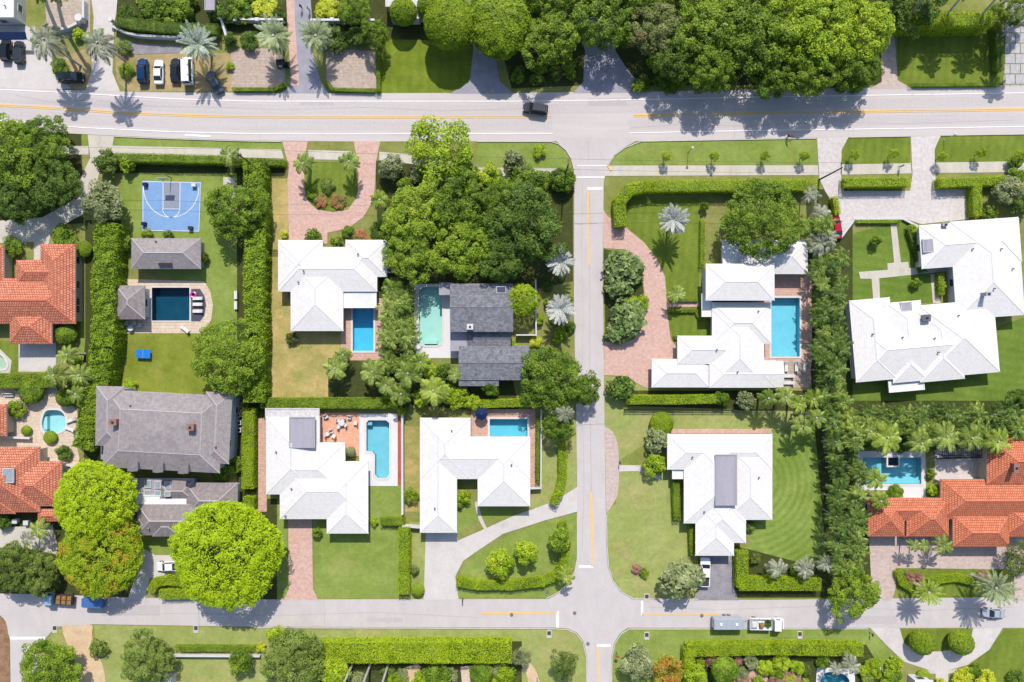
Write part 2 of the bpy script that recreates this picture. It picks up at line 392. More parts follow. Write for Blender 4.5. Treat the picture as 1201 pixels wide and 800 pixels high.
# roads
main_top = [(-260, 92), (-60, 100), (0, 103.5), (60, 105), (120, 107), (200, 108.5), (380, 109.5), (600, 109), (760, 107.5), (900, 105), (1050, 102.5), (1200, 100), (1500, 94)]
main_bot = [(1500, 151), (1200, 158), (900, 162.5), (750, 165.5), (600, 166), (400, 166), (300, 165), (200, 162), (130, 159), (50, 155), (-60, 147), (-260, 136)]
flat('road', main_top + main_bot, ZR, M['asphalt_main'])
street = [(646, 160), (655, 168), (664, 176), (670, 186), (673.5, 200), (674, 300), (674, 400), (676, 500), (677, 600), (677.5, 655), (674, 672), (666, 686), (655, 696), (640, 704),
          (640, 734.5), (666, 737), (677, 742), (684.5, 752.5), (688.5, 770), (689.5, 1000), (716, 1000), (717, 770), (720, 755), (727, 742.5), (738, 735), (742, 703),
          (728, 694), (718, 681), (713, 665), (711, 640), (710.5, 600), (709, 500), (708, 400), (707, 300), (708, 215), (711, 196), (720, 182), (732, 173), (752, 162)]
flat('road', street, ZR + .004, M['asphalt_side'])
flat('road', [(-260, 692), (60, 697), (160, 701), (300, 703), (640, 702.5), (900, 703.5), (1200, 700), (1500, 696), (1500, 736), (900, 736.5), (640, 736), (300, 735), (110, 732), (66, 735),
              (54, 748), (45, 765), (42, 1000), (15, 1000), (12, 750), (5, 728), (-40, 714), (-260, 716)], ZR, M['asphalt_side'])

def stripe(name, pts, wpx, mat, z=ZM, dash=None):
    """painted line along a photo polyline"""
    mb = MB(); P = [Vector(at(*p)) for p in pts]; w = wpx * S0 / 2
    N = []
    for i in range(len(P)):
        d = (P[min(i + 1, len(P) - 1)] - P[max(i - 1, 0)]).normalized(); N.append(Vector((-d.y, d.x)) * w)
    for i in range(len(P) - 1):
        a, b = P[i], P[i + 1]
        q = [a - N[i], b - N[i + 1], b + N[i + 1], a + N[i]]
        mb.face([(v.x, v.y, z) for v in q][::1])
    return tag(mb.build(name, mat), None, None, None, 'structure')
edge_t = [(-60, 101), (0, 105), (100, 110), (200, 116), (300, 118.8), (600, 119), (750, 117), (900, 113.8), (1050, 111.5), (1300, 107.5)]
edge_b = [(1300, 147), (1201, 148.5), (1050, 151), (900, 153), (738, 156)]
edge_b2 = [(648, 156.5), (400, 157.2), (300, 157), (200, 154.5), (100, 150), (20, 143), (-60, 137)]
stripe('road_marking', edge_t, 1.1, M['line_white']); stripe('road_marking', edge_b, 1.1, M['line_white']); stripe('road_marking', edge_b2, 1.1, M['line_white'])
yl = [(-60, 118), (0, 123.5), (70, 127.5), (150, 133), (225, 135.8), (300, 137.2), (450, 137.6), (647, 137)]
yr = [(743, 136), (900, 132.8), (1050, 130.5), (1300, 127)]
for off in (-.95, .95):
    for l in (yl, yr): stripe('road_marking', [(x, y + off) for x, y in l], 1.05, M['line_yellow'])
for off in (-.85, .85):
    stripe('road_marking', [(689.5 + off, 225), (690.5 + off, 311)], 1.0, M['line_yellow'])
    stripe('road_marking', [(693 + off, 577), (695 + off, 664)], 1.0, M['line_yellow'])
    stripe('road_marking', [(701 + off, 760), (703 + off, 860)], 1.0, M['line_yellow'])
    stripe('road_marking', [(565, 719.2 + off), (653, 718.7 + off)], 1.0, M['line_yellow'])
    stripe('road_marking', [(753, 720.5 + off), (843, 720.2 + off)], 1.0, M['line_yellow'])
for a, b, w in (((689, 221.2), (706.5, 221.2), 3.2), ((679, 664.5), (696, 664.5), 3.2), ((654, 717), (654, 736), 3), ((753, 704.5), (753, 721.5), 2.6),
                ((700, 757), (716, 757), 3), ((12.5, 748.3), (53, 748.3), 3.2), ((674, 208), (709, 208), 1.6), ((677, 194.5), (711, 194.5), 1.3)):
    stripe('road_marking', [a, b], w, M['line_white'])
stripe('road_marking', [(217, 158.5), (247, 160)], 2.2, M['line_white'], ZM)
stripe('road_marking', [(714.5, 195.5), (717, 200)], 3.2, M['line_yellow'], ZM + .06)
# pavement joints and cracks of the side street
M['joint'] = surf('tar_joint', C(184, 176, 173), C(196, 188, 184), 1.0, .9)
for pts, w in (([(676, 498.5), (709, 497)], .7), ([(691.5, 228), (692, 480), (693.5, 577)], .5), ([(233, 703), (233.5, 734)], .5), ([(700, 262), (672, 263)], .45), ([(690, 165), (690, 192)], .4)):
    stripe('road_seam', pts, w, M['joint'], ZM - .004)

M['lane'] = surf('lane_wear', C(211, 201, 196), C(217, 207, 202), .4, .9, .25, 9, .2, (.1, 1.8, 1), C(198, 191, 192))
M['patch'] = surf('asphalt_patch', C(208, 199, 195), C(202, 193, 190), .8, .9, .2, 9, .25)
def between(l, k, d): return [(x, y + d) for x, y in l]
for l, d in ((edge_t, 9.2), (edge_b, -10), (edge_b2, -10)): stripe('lane_wear', between(l, 0, d), 11.5, M['lane'], ZR + .03)
for a, b, w in (((690, 120), (735, 119.5), 9), ((352, 121), (392, 121), 5), ((120, 715), (188, 716), 12), ((431, 727), (472, 727), 5), ((1000, 727), (1052, 727), 9)):
    stripe('asphalt_patch', [a, b], w, M['patch'], ZR + .036)
for pts, w in (([(20, 112), (60, 120), (110, 117), (180, 125), (260, 126), (330, 129), (430, 126), (520, 130), (640, 127)], .35), ([(740, 150), (800, 146), (880, 148), (960, 143), (1060, 145), (1190, 141)], .35), ([(683, 215), (682, 290), (684, 370), (682, 450), (685, 560), (683, 640)], .35),
               ([(120, 722), (220, 719), (320, 722), (440, 718), (560, 724)], .35), ([(760, 712), (840, 715), (960, 711), (1080, 716), (1190, 712)], .35), ([(300, 143), (306, 165)], .35), ([(506, 109), (505, 137), (507, 165)], .35), ([(860, 106), (862, 133), (861, 163)], .35), ([(380, 703), (381, 735)], .35), ([(980, 704), (981, 736)], .35)):
    stripe('road_seam', pts, w, M['joint'], ZR + .042)

def kerb(pts, closed=False):
    mb = MB(); P = [Vector(at(*p)) for p in pts]
    for a, b in zip(P, P[1:]):
        d = b - a; l = d.length; c = (a + b) / 2
        mb.box((c.x, c.y, .085), (l + .03, .16, .13), math.atan2(d.y, d.x))
    return tag(mb.build('kerb', M['kerb']), None, None, None, 'structure')
kerb([(560, 166.3), (646, 166.3), (655, 169), (664, 176.5), (669.8, 186), (673.3, 199), (673.8, 206)])
kerb([(957, 162.6), (900, 163.4), (752, 166), (733, 173.4), (721, 182), (712, 196)])
kerb([(711.3, 604), (711.8, 640), (713.8, 665), (718.6, 680.5), (728.5, 693.3), (743, 702.3), (819, 702.6)])
kerb([(677, 602), (677, 655), (673.6, 671), (665.5, 685), (654.5, 695), (641, 701.6)])
kerb([(1018, 737.4), (738, 737.6), (728, 743.4), (721, 755.4), (717.8, 770), (716.8, 830)])
kerb([(300, 736), (640, 737), (665, 738), (676, 743), (683.5, 753), (687.6, 770), (688.8, 830)])
kerb([(674, 206), (673.6, 300), (673.6, 390)]); kerb([(135, 160.3), (200, 163), (300, 166), (330, 166.2)])
kerb([(996, 161.2), (1066, 160)]); kerb([(1104, 159), (1200, 157.6), (1260, 156.4)])

# sidewalks
for px in ([(60, 171), (104, 171.5), (104, 181.5), (66, 181)], [(131, 171), (330, 175.5), (333, 186), (131, 181)], [(361, 176), (415, 177.5), (419, 188), (363, 187)],
           [(445, 178), (480, 181), (560, 196), (652, 197.5), (650, 208), (560, 206.5), (480, 192), (445, 188)], [(711, 194.3), (959, 193.8), (960, 205.4), (709, 206.5)],
           [(987, 193), (1068, 191.5), (1069, 203.5), (986, 205)], [(1096, 190.8), (1300, 187.5), (1300, 201), (1096, 203)]):
    flat('sidewalk', px, ZS + .012, M['walk'])

# driveways, paths, yards, patios
for nm, px, m, z in (
    ('driveway', [(-60, 30), (30, 30), (60, 45), (62, 80), (84, 104), (60, 105.5), (-60, 101)], 'concrete', ZD),
    ('driveway', [(104, -30), (140, -30), (137, 10), (134, 35), (132, 85), (141, 107.5), (100, 106.5), (107, 86), (110, 20)], 'concrete', ZD),
    ('courtyard', [(50, -30), (106, -30), (106, 38), (80, 42), (55, 30)], 'mauve_pave', ZD - .002),
    ('driveway', [(138, 44), (160, 50), (213, 54), (213, 62), (160, 64), (150, 60)], 'asphalt_dark', ZD),
    ('parking_pad', [(271, 62), (280, 57), (318, 57), (335, 68), (334, 97), (320, 103), (272, 102.5)], 'mauve_pave', ZD),
    ('driveway', [(343, -30), (362, -30), (366, 20), (366, 60), (378, 100), (386, 109.8), (330, 109.6), (340, 101), (344, 60), (346, 20)], 'drive_grey', ZD),
    ('path', [(335, -30), (345, -30), (346, 22), (351, 100), (342, 100.5), (337, 28)], 'pink_brick', ZP),
    ('parking_pad', [(383, 57), (440, 60), (442, 104), (392, 104), (383, 96)], 'mauve_pave', ZD),
    ('driveway', [(527, 110), (540, 104), (551, 95), (555, 60), (552, -10), (580, -10), (580, 60), (586, 95), (602, 110)], 'drive_grey', ZD),
    ('driveway', [(672, 109.5), (684, 96), (686, 60), (676, 20), (720, 20), (722, 60), (738, 85), (762, 108.5)], 'drive_grey', ZD),
    ('driveway', [(1020, 104.2), (1034, 96), (1033, 40), (1049, 40), (1052.5, 94), (1068, 103.2)], 'pale_brick', ZD),
    ('driveway', [(1179, -20), (1260, -20), (1260, 100), (1176, 101), (1178, 80)], 'diamond', ZD),
    ('driveway', [(103, 158), (134, 159.6), (132, 172), (120, 186), (116, 205), (110, 232), (96, 252), (60, 272), (54, 305), (40, 305), (40, 284), (-40, 286), (-40, 262), (50, 255), (85, 235), (99, 200), (106, 185)], 'walk', ZD),
    ('driveway', [(331, 165.8), (361, 166), (357, 188), (357, 222), (361, 236), (372, 246), (391, 249), (408, 246), (418, 233), (420, 215), (419, 188), (415, 166), (446, 166), (441, 190), (440, 215), (438, 235),
                  (426, 255), (411, 266), (395, 271), (384, 273), (384, 286), (339, 286), (338, 240), (337, 188)], 'pink_brick', ZD),
    ('driveway', [(707.5, 246), (713, 254), (733, 266.5), (755, 284), (770, 303), (780, 325), (782, 360), (786, 395), (800, 420), (800, 455), (758, 455), (745, 448), (735, 441), (708.5, 440), (708.5, 401),
                  (733, 401), (744, 398), (751, 380), (756, 350), (754, 325), (746, 306), (735, 293), (707.5, 291)], 'pink_brick', ZD),
    ('path', [(783, 354), (820, 354), (820, 360), (783, 360)], 'pink_brick', ZD),
    ('driveway', smooth([(709, 500), (719, 507), (725, 525), (726, 555), (724, 580), (717, 594), (711, 602)], 4, False), 'pale_brick', ZD),
    ('path', [(725, 545.5), (751, 546), (776, 559), (773, 563), (748, 552.5), (726, 553)], 'concrete', ZD + .004),
    ('driveway', [(820, 652), (858, 650), (861, 690), (866, 704), (814, 704), (820, 690)], 'asphalt_dark', ZD),
    ('path', [(786, 503), (905, 503), (905, 508), (786, 508)], 'deck_salmon', ZD),
    ('driveway', [(958, 161.8), (995, 161), (987, 176), (986, 205), (990, 224), (1067, 224), (1070, 205), (1068, 160.2), (1103, 159.4), (1096, 175), (1096, 203), (1100, 222), (1136, 222), (1136, 257), (1080, 263), (1060, 256), (1002, 256),
                  (985, 277), (977, 270), (978, 240), (968, 225), (961, 210)], 'court_pave', ZD),
    ('path', [(1044, 262), (1051, 262), (1056.5, 308), (1065, 307), (1066, 314.5), (1116, 312), (1116, 317.5), (1031, 326.5), (1032, 352), (1024, 352), (1022, 327), (1009, 327), (1007, 319), (1041, 316.5), (1040.5, 309), (1048.5, 308)], 'walk', ZD),
    ('path', [(1091, 322), (1099, 322), (1103, 356), (1094, 356)], 'walk', ZD),
    ('driveway', [(338, 605), (366, 605), (367, 690), (373, 703.4), (333, 703.6), (339, 690)], 'pink_brick', ZD),
    ('driveway', [(499.5, 622), (535, 622), (537, 634), (560, 624), (600, 606), (650, 588), (677, 571), (677, 600), (640, 610), (590, 626), (560, 646), (543, 658), (534, 676), (538, 703), (497, 703.2)], 'concrete', ZD),
    ('path', smooth([(557, 590), (561, 608), (569, 622), (572, 622), (565, 606), (561, 590)], 3), 'walk', ZD + .004),
    ('driveway', [(1020, 736), (1038, 755), (1060, 776), (1090, 786), (1097, 786), (1097, 830), (1112, 830), (1112, 786), (1134, 780), (1160, 762), (1176, 736), (1141, 736.6), (1138, 752), (1122, 762), (1100, 764), (1075, 764), (1060, 754), (1055, 736.6)], 'concrete', ZD),
    ('driveway', smooth([(73, 735), (90, 733.5), (108, 733), (108, 745), (113, 765), (122, 785), (124, 830), (100, 830), (92, 785), (82, 762)], 3), 'shell', ZD),
    ('path', smooth([(612, 780), (622, 778), (630, 790), (634, 810), (622, 810), (618, 792)], 3), 'shell', ZD),
    ('driveway', [(1019, 628), (1200, 628), (1260, 640), (1260, 704), (1190, 704), (1188, 668), (1050, 666), (1050, 690), (1046, 704), (1036, 704), (1022, 690)], 'pale_brick', ZD),
    ('driveway', [(162, 640), (172, 645), (182, 651), (210, 651), (212, 672), (176, 678), (170, 703), (150, 703), (160, 672)], 'concrete', ZD),
    ('driveway', [(-40, 620), (62, 616), (68, 640), (66, 650), (30, 643), (-40, 641)], 'walk', ZD),
    ('patio', rect(22, 402, 66, 436), 'concrete', ZD),
    ('patio', smooth([(-20, 452), (20, 458), (62, 450), (70, 466), (88, 478), (92, 495), (90, 520), (92, 545), (62, 566), (-20, 566)], 3), 'deck_beige', ZD),
    ('patio', [(142, 327), (240, 330), (247, 342), (250, 358), (248, 375), (238, 391), (142, 391)], 'deck_beige', ZD),
    ('patio', [(404, 350), (450, 350), (450, 422), (400, 423), (400, 390)], 'deck_salmon', ZD),
    ('patio', [(486, 333), (535, 333), (538, 420), (490, 420), (486, 405)], 'deck_white', ZD),
    ('patio', rect(372, 484, 422, 535), 'terracotta', ZD), ('path', rect(467, 486, 472, 568), 'red_soil', ZD),
    ('patio', [(421.5, 485), (466.5, 485), (466.5, 570), (430, 570), (421.5, 540)], 'deck_white', ZD + .004),
    ('path', [(303, 490), (313, 490), (313, 600), (303, 600)], 'deck_salmon', ZD),
    ('patio', [(553, 480), (628, 480), (629, 570), (600, 570), (600, 515), (553, 515)], 'deck_salmon', ZD),
    ('patio', [(880, 318), (952, 318), (952, 425), (885, 425)], 'deck_salmon', ZD),
    ('patio', rect(918, 423, 951, 455), 'mauve_pave', ZD + .004),
    ('patio', [(1006, 529), (1085, 529), (1086, 584), (1060, 587), (1058, 575), (1006, 575)], 'deck_white', ZD),
    ('patio', rect(1096, 522, 1158, 563), 'court_pave', ZD),
    ('patio', [(958, 783), (1002, 783), (1004, 830), (955, 830)], 'deck_white', ZD),
    ('patio', [(858, 786), (900, 784), (902, 830), (850, 830)], 'deck_salmon', ZD),
    ('path', [(540, 782), (556, 780), (560, 830), (545, 830)], 'deck_beige', ZD),
    ('path', [(474, 783), (490, 778), (494, 782), (484, 800), (474, 810)], 'shell', ZD),
    ('patio', [(-40, 418), (0, 409), (14, 423), (12, 438), (-40, 440)], 'walk', ZD - .01),
    ('path', [(1080, 786), (1097, 786), (1097, 790), (1080, 790)], 'walk', ZD + .004), ('path', [(1112, 786), (1122, 784), (1122, 788), (1112, 790)], 'walk', ZD + .004),
    ('sports_court', [(167, 212), (236, 213.5), (234, 272), (167, 271)], 'court_blue', ZD),
    ('path', [(262, 208), (276, 208), (276, 232), (262, 232)], 'walk', ZD),
):
    flat(nm, px, z, M[m])
flat('court_key', [(192, 214), (211, 214.5), (210.5, 245), (192, 245)], ZP, M['court_grey'])
stripe('court_line', [(168, 213), (235.5, 214.5), (233.5, 271.3), (168, 270.3), (168, 213)], .6, M['line_white'])
stripe('court_line', [(191.5, 214), (191.5, 245), (211, 245), (211.5, 214.5)], .6, M['line_white'])
stripe('court_line', [(201 + 10 * math.cos(a), 245 + 10 * math.sin(a)) for a in [math.pi * k / 14 for k in range(15)]], .6, M['line_white'])
stripe('court_line', [(201 + 32.5 * math.cos(a), 220 + 35 * math.sin(a)) for a in [math.pi * k / 24 for k in range(25)]], .6, M['line_white'])

# ------------------------------------------------------------------ swimming pools
WT = {'dark': ((.10, .34, .44, 1), C(70, 122, 140), C(52, 104, 124)), 'blue': ((.30, .78, .92, 1), C(130, 204, 228), C(110, 190, 218)),
      'pale': ((.80, .94, .92, 1), C(176, 214, 204), C(162, 204, 196)), 'ell': ((.56, .86, .92, 1), C(150, 202, 212), C(136, 192, 204)),
      'half': ((.46, .84, .92, 1), C(140, 204, 216), C(122, 192, 208)), 'long': ((.54, .87, .93, 1), C(148, 206, 220), C(132, 196, 212)),
      'palmy': ((.66, .92, .95, 1), C(148, 206, 216), C(130, 194, 208)), 'cove': ((.76, .94, .95, 1), C(176, 218, 220), C(160, 208, 214)),
      'corner': ((.4, .76, .82, 1), C(120, 180, 188), C(96, 164, 176)), 'pond': ((.82, .90, .85, 1), C(190, 206, 186), C(172, 192, 172))}
def offset(poly, d):
    n = len(poly); ar = sum(poly[i - 1][0] * poly[i][1] - poly[i][0] * poly[i - 1][1] for i in range(n)); sg = 1 if ar > 0 else -1
    o = []
    for i in range(n):
        a, b, c = Vector(poly[i - 1]), Vector(poly[i]), Vector(poly[(i + 1) % n])
        e1 = (b - a).normalized(); e2 = (c - b).normalized()
        n1 = Vector((e1.y, -e1.x)) * sg; n2 = Vector((e2.y, -e2.x)) * sg
        m = (n1 + n2); m = m.normalized() if m.length > 1e-5 else n1
        k = d / max(.4, m.dot(n1)); o.append((b.x + m.x * k, b.y + m.y * k))
    return o
def pool(key, label, name='swimming_pool', cat='pool', depth=1.5, cop=.32, steps=None, group=None, cm='coping'):
    tint, c1, c2 = WT[key]; W = POOLW[key]; n = len(W)
    cx = sum(p[0] for p in W) / n; cy = sum(p[1] for p in W) / n
    t = thing(name, label, cat, (cx, cy, 0), 0, group); L = [(p[0] - cx, p[1] - cy) for p in W]
    I = offset(L, -.02); b = MB()
    ar = sum(I[i - 1][0] * I[i][1] - I[i][0] * I[i - 1][1] for i in range(n)); P = I if ar > 0 else I[::-1]
    for i in range(n):
        p, q = P[i], P[(i + 1) % n]
        b.face([(q[0], q[1], -depth), (p[0], p[1], -depth), (p[0], p[1], .11), (q[0], q[1], .11)])
    loops = [[Vector((p[0], p[1], -depth)) for p in P]]
    for tr in geometry.tessellate_polygon(loops):
        q = [tuple(loops[0][i]) for i in tr]
        up = (q[1][0] - q[0][0]) * (q[2][1] - q[0][1]) - (q[1][1] - q[0][1]) * (q[2][0] - q[0][0])
        b.face(q if up > 0 else q[::-1])
    b.build('basin', basinmat('plaster_' + key, tuple(min(.85, v * 1.45) for v in c1), tuple(min(.85, v * 1.45) for v in c2)), t)
    w = MB()
    for tr in geometry.tessellate_polygon(loops):
        q = [(loops[0][i].x, loops[0][i].y, -.10) for i in tr]
        up = (q[1][0] - q[0][0]) * (q[2][1] - q[0][1]) - (q[1][1] - q[0][1]) * (q[2][0] - q[0][0])
        w.face(q if up > 0 else q[::-1])
    w.build('water', watermat('pool_water_' + key, tuple(v ** .5 for v in tint)), t)
    c = MB(); O = offset(P, cop); I2 = offset(P, -.05)
    for i in range(n):
        j = (i + 1) % n
        c.face([(*O[i], .14), (*O[j], .14), (*I2[j], .14), (*I2[i], .14)])
        c.face([(*O[j], .14), (*O[i], .14), (*O[i], .0), (*O[j], .0)]); c.face([(*I2[i], .14), (*I2[j], .14), (*I2[j], -.02), (*I2[i], -.02)])
    c.build('coping', M[cm], t)
    for k, (r, zt) in enumerate(steps or []):
        a = at(r[0], r[1]); d = at(r[2], r[3]); s = MB()
        s.box(((a[0] + d[0]) / 2 - cx, (a[1] + d[1]) / 2 - cy, (zt - depth) / 2), (abs(d[0] - a[0]), abs(d[1] - a[1]), zt + depth))
        s.build('step', bpy.data.materials['plaster_' + key], t)
    return t
pool('dark', 'dark teal rectangular swimming pool beside the dark sun shelf with white loungers', depth=1.7, cop=.18)
pool('blue', 'deep blue rectangular swimming pool below the white house with the looped drive', steps=[((414.2, 409.0, 437.8, 411.8), -.5), ((414.2, 406.2, 437.8, 408.98), -.85)])
pool('pale', 'pale turquoise rounded-end swimming pool beside the slate grey roofed house', steps=[((497, 399.5, 513, 403.5), -.45)])
pool('ell', 'turquoise L-shaped swimming pool in a white deck beside the terracotta patio', steps=[((430.6, 494, 436, 499), -.35)])
pool('half', 'small blue swimming pool tucked behind the white house, by the dark blue parasol')
pool('long', 'long turquoise swimming pool on the salmon deck, left of the dark green tree belt', steps=[((904.6, 413.5, 937.4, 418), -.9)])
pool('palmy', 'blue swimming pool with palm crowns leaning over it, above the orange tiled house', steps=[((1030, 563.5, 1080, 567.5), -.35), ((1030, 560, 1080, 563.48), -.7)])
pool('cove', 'pale aqua cove-shaped swimming pool in the beige patio at the left edge', depth=1.2, steps=[((49.5, 489, 54, 504), -.35)])
pool('corner', 'teal curved pool partly cut off by the bottom edge of the photo', depth=1.4)
pool('pond', 'small pale garden pond with a white rim at the left edge', 'garden_pond', 'pond', .5)

# raised spa in the palm-shaded pool
x, y = at(1047, 540.5); pr = [o for o in COL.objects if o.get('label', '').startswith('blue swimming pool with palm')][0]
g = MB()
for sx, sy, w, d in ((0, 1.05, 2.6, .3), (0, -1.05, 2.6, .3), (-1.15, 0, .3, 1.8), (1.15, 0, .3, 1.8)): g.box((x + sx - pr.location.x, y + sy - pr.location.y, -.55), (w, d, 1.5))
sp = g.build('spa', M['coping'], pr); g = MB(); g.box((x - pr.location.x, y - pr.location.y, -.2), (2.0, 1.8, .6)); g.build('spa_water', watermat('spa_water', (.3, .6, .7, 1)), sp); g = MB(); g.box((x - pr.location.x, y - pr.location.y, -.8), (2.0, 1.8, .5)); g.build('spa_floor', M['shelf'], sp)
# ------------------------------------------------------------------ foliage meshes (shared by all copies)
def leafquads(c, nrm, L, W, rng, fold=.0):
    """diamond leaves: centres c, facing nrm, length L, width W"""
    n = len(c)
    nrm = nrm / np.maximum(1e-6, np.linalg.norm(nrm, axis=1, keepdims=True))
    a = rng.normal(size=(n, 3)); t = a - nrm * np.sum(a * nrm, 1, keepdims=True); t /= np.maximum(1e-6, np.linalg.norm(t, axis=1, keepdims=True))
    b = np.cross(nrm, t)
    L = (L * rng.uniform(.7, 1.3, n))[:, None]; W = (W * rng.uniform(.7, 1.3, n))[:, None]
    V = np.stack([c - t * L / 2, c + b * W / 2 - t * L * .08, c + t * L / 2, c - b * W / 2 - t * L * .08], 1).reshape(-1, 3)
    return V, np.arange(4 * n).reshape(n, 4)
def crown_mesh(name, seed, nclump, cr, leaf, nleaf, lobes=.16, flat=.75, low=-.35, inner=.25, tilt=.75, shellk=.72, kvar=1.0, inr=.82, inp=.4):
    """unit crown (radius about 1): leaf clumps on a lobed dome, more leaves inside"""
    rng = np.random.default_rng(seed)
    ph = rng.uniform(0, 6.28, 4)
    def rad(az): return 1 + lobes * (np.sin(2 * az + ph[0]) * .5 + np.sin(3 * az + ph[1]) * .6 + np.sin(5 * az + ph[2]) * .5)
    z = rng.uniform(low, 1, nclump); z = np.sign(z) * np.abs(z) ** .8; az = np.arange(nclump) * 2.399963 + rng.uniform(-.4, .4, nclump)
    rr = np.sqrt(np.maximum(0, 1 - z * z)); k = rng.uniform(shellk - .12 * kvar, shellk + .1 * kvar, nclump) * rad(az)
    cc = np.stack([rr * np.cos(az) * k, rr * np.sin(az) * k, z * k * flat], 1)
    crs = cr * rng.uniform(.65, 1.3, nclump)
    m = int(nleaf * (1 - inner)); w = crs ** 2; idx = rng.choice(nclump, m, p=w / w.sum())
    d = rng.normal(size=(m, 3)); d /= np.linalg.norm(d, axis=1, keepdims=True)
    d[:, 2] = np.where(d[:, 2] < -.35, -d[:, 2], d[:, 2])
    P = cc[idx] + d * (crs[idx] * rng.uniform(.55, 1.05, m) ** .6)[:, None] * np.array([1, 1, .8])
    N = d + rng.normal(size=(m, 3)) * tilt * .7 + np.array([0, 0, .45])
    q = nleaf - m
    u = rng.normal(size=(q, 3)); u /= np.linalg.norm(u, axis=1, keepdims=True); u *= (rng.uniform(0, 1, q) ** inp)[:, None] * inr
    u[:, 2] = u[:, 2] * flat - .1
    P = np.concatenate([P, u]); N = np.concatenate([N, rng.normal(size=(q, 3)) + np.array([0, 0, .8])])
    V, Q = leafquads(P, N, leaf, leaf * .62, rng)
    return npmesh(name, V, Q, LM['mid'])
def ball_mesh(name, seed, leaf, nleaf, flat=.85, bump=.03, lowz=-.9):
    """clipped round crown: close even leaf shell"""
    rng = np.random.default_rng(seed)
    z = rng.uniform(lowz, 1, nleaf); az = rng.uniform(0, 6.283, nleaf); rr = np.sqrt(1 - z * z)
    d = np.stack([rr * np.cos(az), rr * np.sin(az), z], 1)
    r = 1 + bump * (np.sin(az * 7 + z * 9) + np.sin(az * 11 - z * 13 + 1)) * .5 - rng.uniform(0, .07, nleaf)
    P = d * r[:, None] * np.array([1, 1, flat]); N = d + rng.normal(size=(nleaf, 3)) * .45 + np.array([0, 0, .3])
    V, Q = leafquads(P, N, leaf, leaf * .65, rng)
    n2 = 26; B = []                                    # dark woody core
    return npmesh(name, V, Q, LM['mid'])
def frond(base, az, L, rise, droop, nl, leafL, leafW, rng, V, width=1.0, splay=.9, start=.12):
    """one feather frond: a rachis with paired leaflets"""
    h = np.array([math.cos(az), math.sin(az), 0]); s = np.array([-h[1], h[0], 0])
    t = np.linspace(0, 1, nl)
    P = base + np.outer(L * t * (1 - .12 * t * droop), h) + np.outer(L * (rise * t - droop * t ** 2), [0, 0, 1])
    T = np.gradient(P, axis=0); T /= np.linalg.norm(T, axis=1, keepdims=True)
    for i in range(nl - 1):                            # rachis
        w = .022 * L * (1 - .8 * t[i]) * width; w2 = .022 * L * (1 - .8 * t[i + 1]) * width
        V += [P[i] - s * w, P[i + 1] - s * w2, P[i + 1] + s * w2, P[i] + s * w]
    for i in range(nl):
        if t[i] < start: continue
        ll = leafL * L * (math.sin(math.pi * min(1, t[i] * .9 + .1)) ** .55 + .12)
        for sd in (-1, 1):
            d = s * sd * splay + T[i] * (.55 + .5 * t[i]) + np.array([0, 0, .12 - .35 * rng.random()]) + rng.normal(size=3) * .07
            d /= np.linalg.norm(d); wv = np.cross(d, [0, 0, 1.0]); wv /= max(1e-6, np.linalg.norm(wv)); wv = wv * leafW * L / 2 + np.array([0, 0, .25 * leafW * L * sd])
            a = P[i]; V += [a, a + d * ll * .45 + wv, a + d * ll - np.array([0, 0, .12 * ll]), a + d * ll * .45 - wv]
def palm_mesh(name, seed, n, rise=(.9, -.1), droop=(.75, .55), nl=20, leafL=.30, leafW=.055, L=1.0, center=None):
    rng = np.random.default_rng(seed); V = []
    for k in range(n):
        u = k / (n - 1) if n > 1 else 0
        az = k * 2.399963 + rng.uniform(-.15, .15)
        ri = rise[0] + (rise[1] - rise[0]) * u; dr = droop[0] + (droop[1] - droop[0]) * u
        frond(np.array(center if center is not None else [0, 0, 0.0]), az, L * rng.uniform(.85, 1.08), ri + rng.uniform(-.1, .1), dr, nl, leafL, leafW, rng, V)
    V = np.array(V); return npmesh(name, V, np.arange(len(V)).reshape(-1, 4), LM['palm'])
def fan_mesh(name, seed, n, seg=14, petiole=.55, fanr=.46, up=1.1):
    """fan palm crown: petioles carrying pleated fans"""
    rng = np.random.default_rng(seed); V = []
    for k in range(n):
        az = k * 2.399963 + rng.uniform(-.2, .2); el = up - (up + .35) * (k / n) ** .8 + rng.uniform(-.1, .1)
        h = np.array([math.cos(az) * math.cos(el), math.sin(az) * math.cos(el), math.sin(el)])
        s = np.array([-math.sin(az), math.cos(az), 0]); nrm = np.cross(h, s); pl = petiole * rng.uniform(.75, 1.1)
        c = h * pl; w = s * .012
        V += [-w, c - w, c + w, w]
        fr = fanr * rng.uniform(.85, 1.1)
        for j in range(seg):
            a = (j / (seg - 1) - .5) * 4.6
            d = h * math.cos(a) + s * math.sin(a) - nrm * (.25 * abs(a) * .4) + rng.normal(size=3) * .04
            e = np.cross(d, nrm); e /= np.linalg.norm(e); wv = e * fr * .10 + nrm * fr * .03 * (1 if j % 2 else -1)
            V += [c, c + d * fr * .6 + wv, c + d * fr, c + d * fr * .6 - wv]
    V = np.array(V); return npmesh(name, V, np.arange(len(V)).reshape(-1, 4), LM['palm'])
def areca_mesh(name, seed):
    """clumping cane palm: several small crowns at different heights"""
    rng = np.random.default_rng(seed); V = []
    for j in range(6):
        a = j * 2.4; r = 0 if j == 0 else .36 + .1 * rng.random(); z = .3 - .6 * r + rng.uniform(-.22, .22)
        for k in range(7):
            frond(np.array([r * math.cos(a), r * math.sin(a), z]), k * 2.399963 + a, L=.66 * rng.uniform(.8, 1.15), rise=1.0 - .11 * k, droop=.95, nl=9, leafL=.25, leafW=.10, rng=rng, V=V)
    V = np.array(V); return npmesh(name, V, np.arange(len(V)).reshape(-1, 4), LM['palm'])

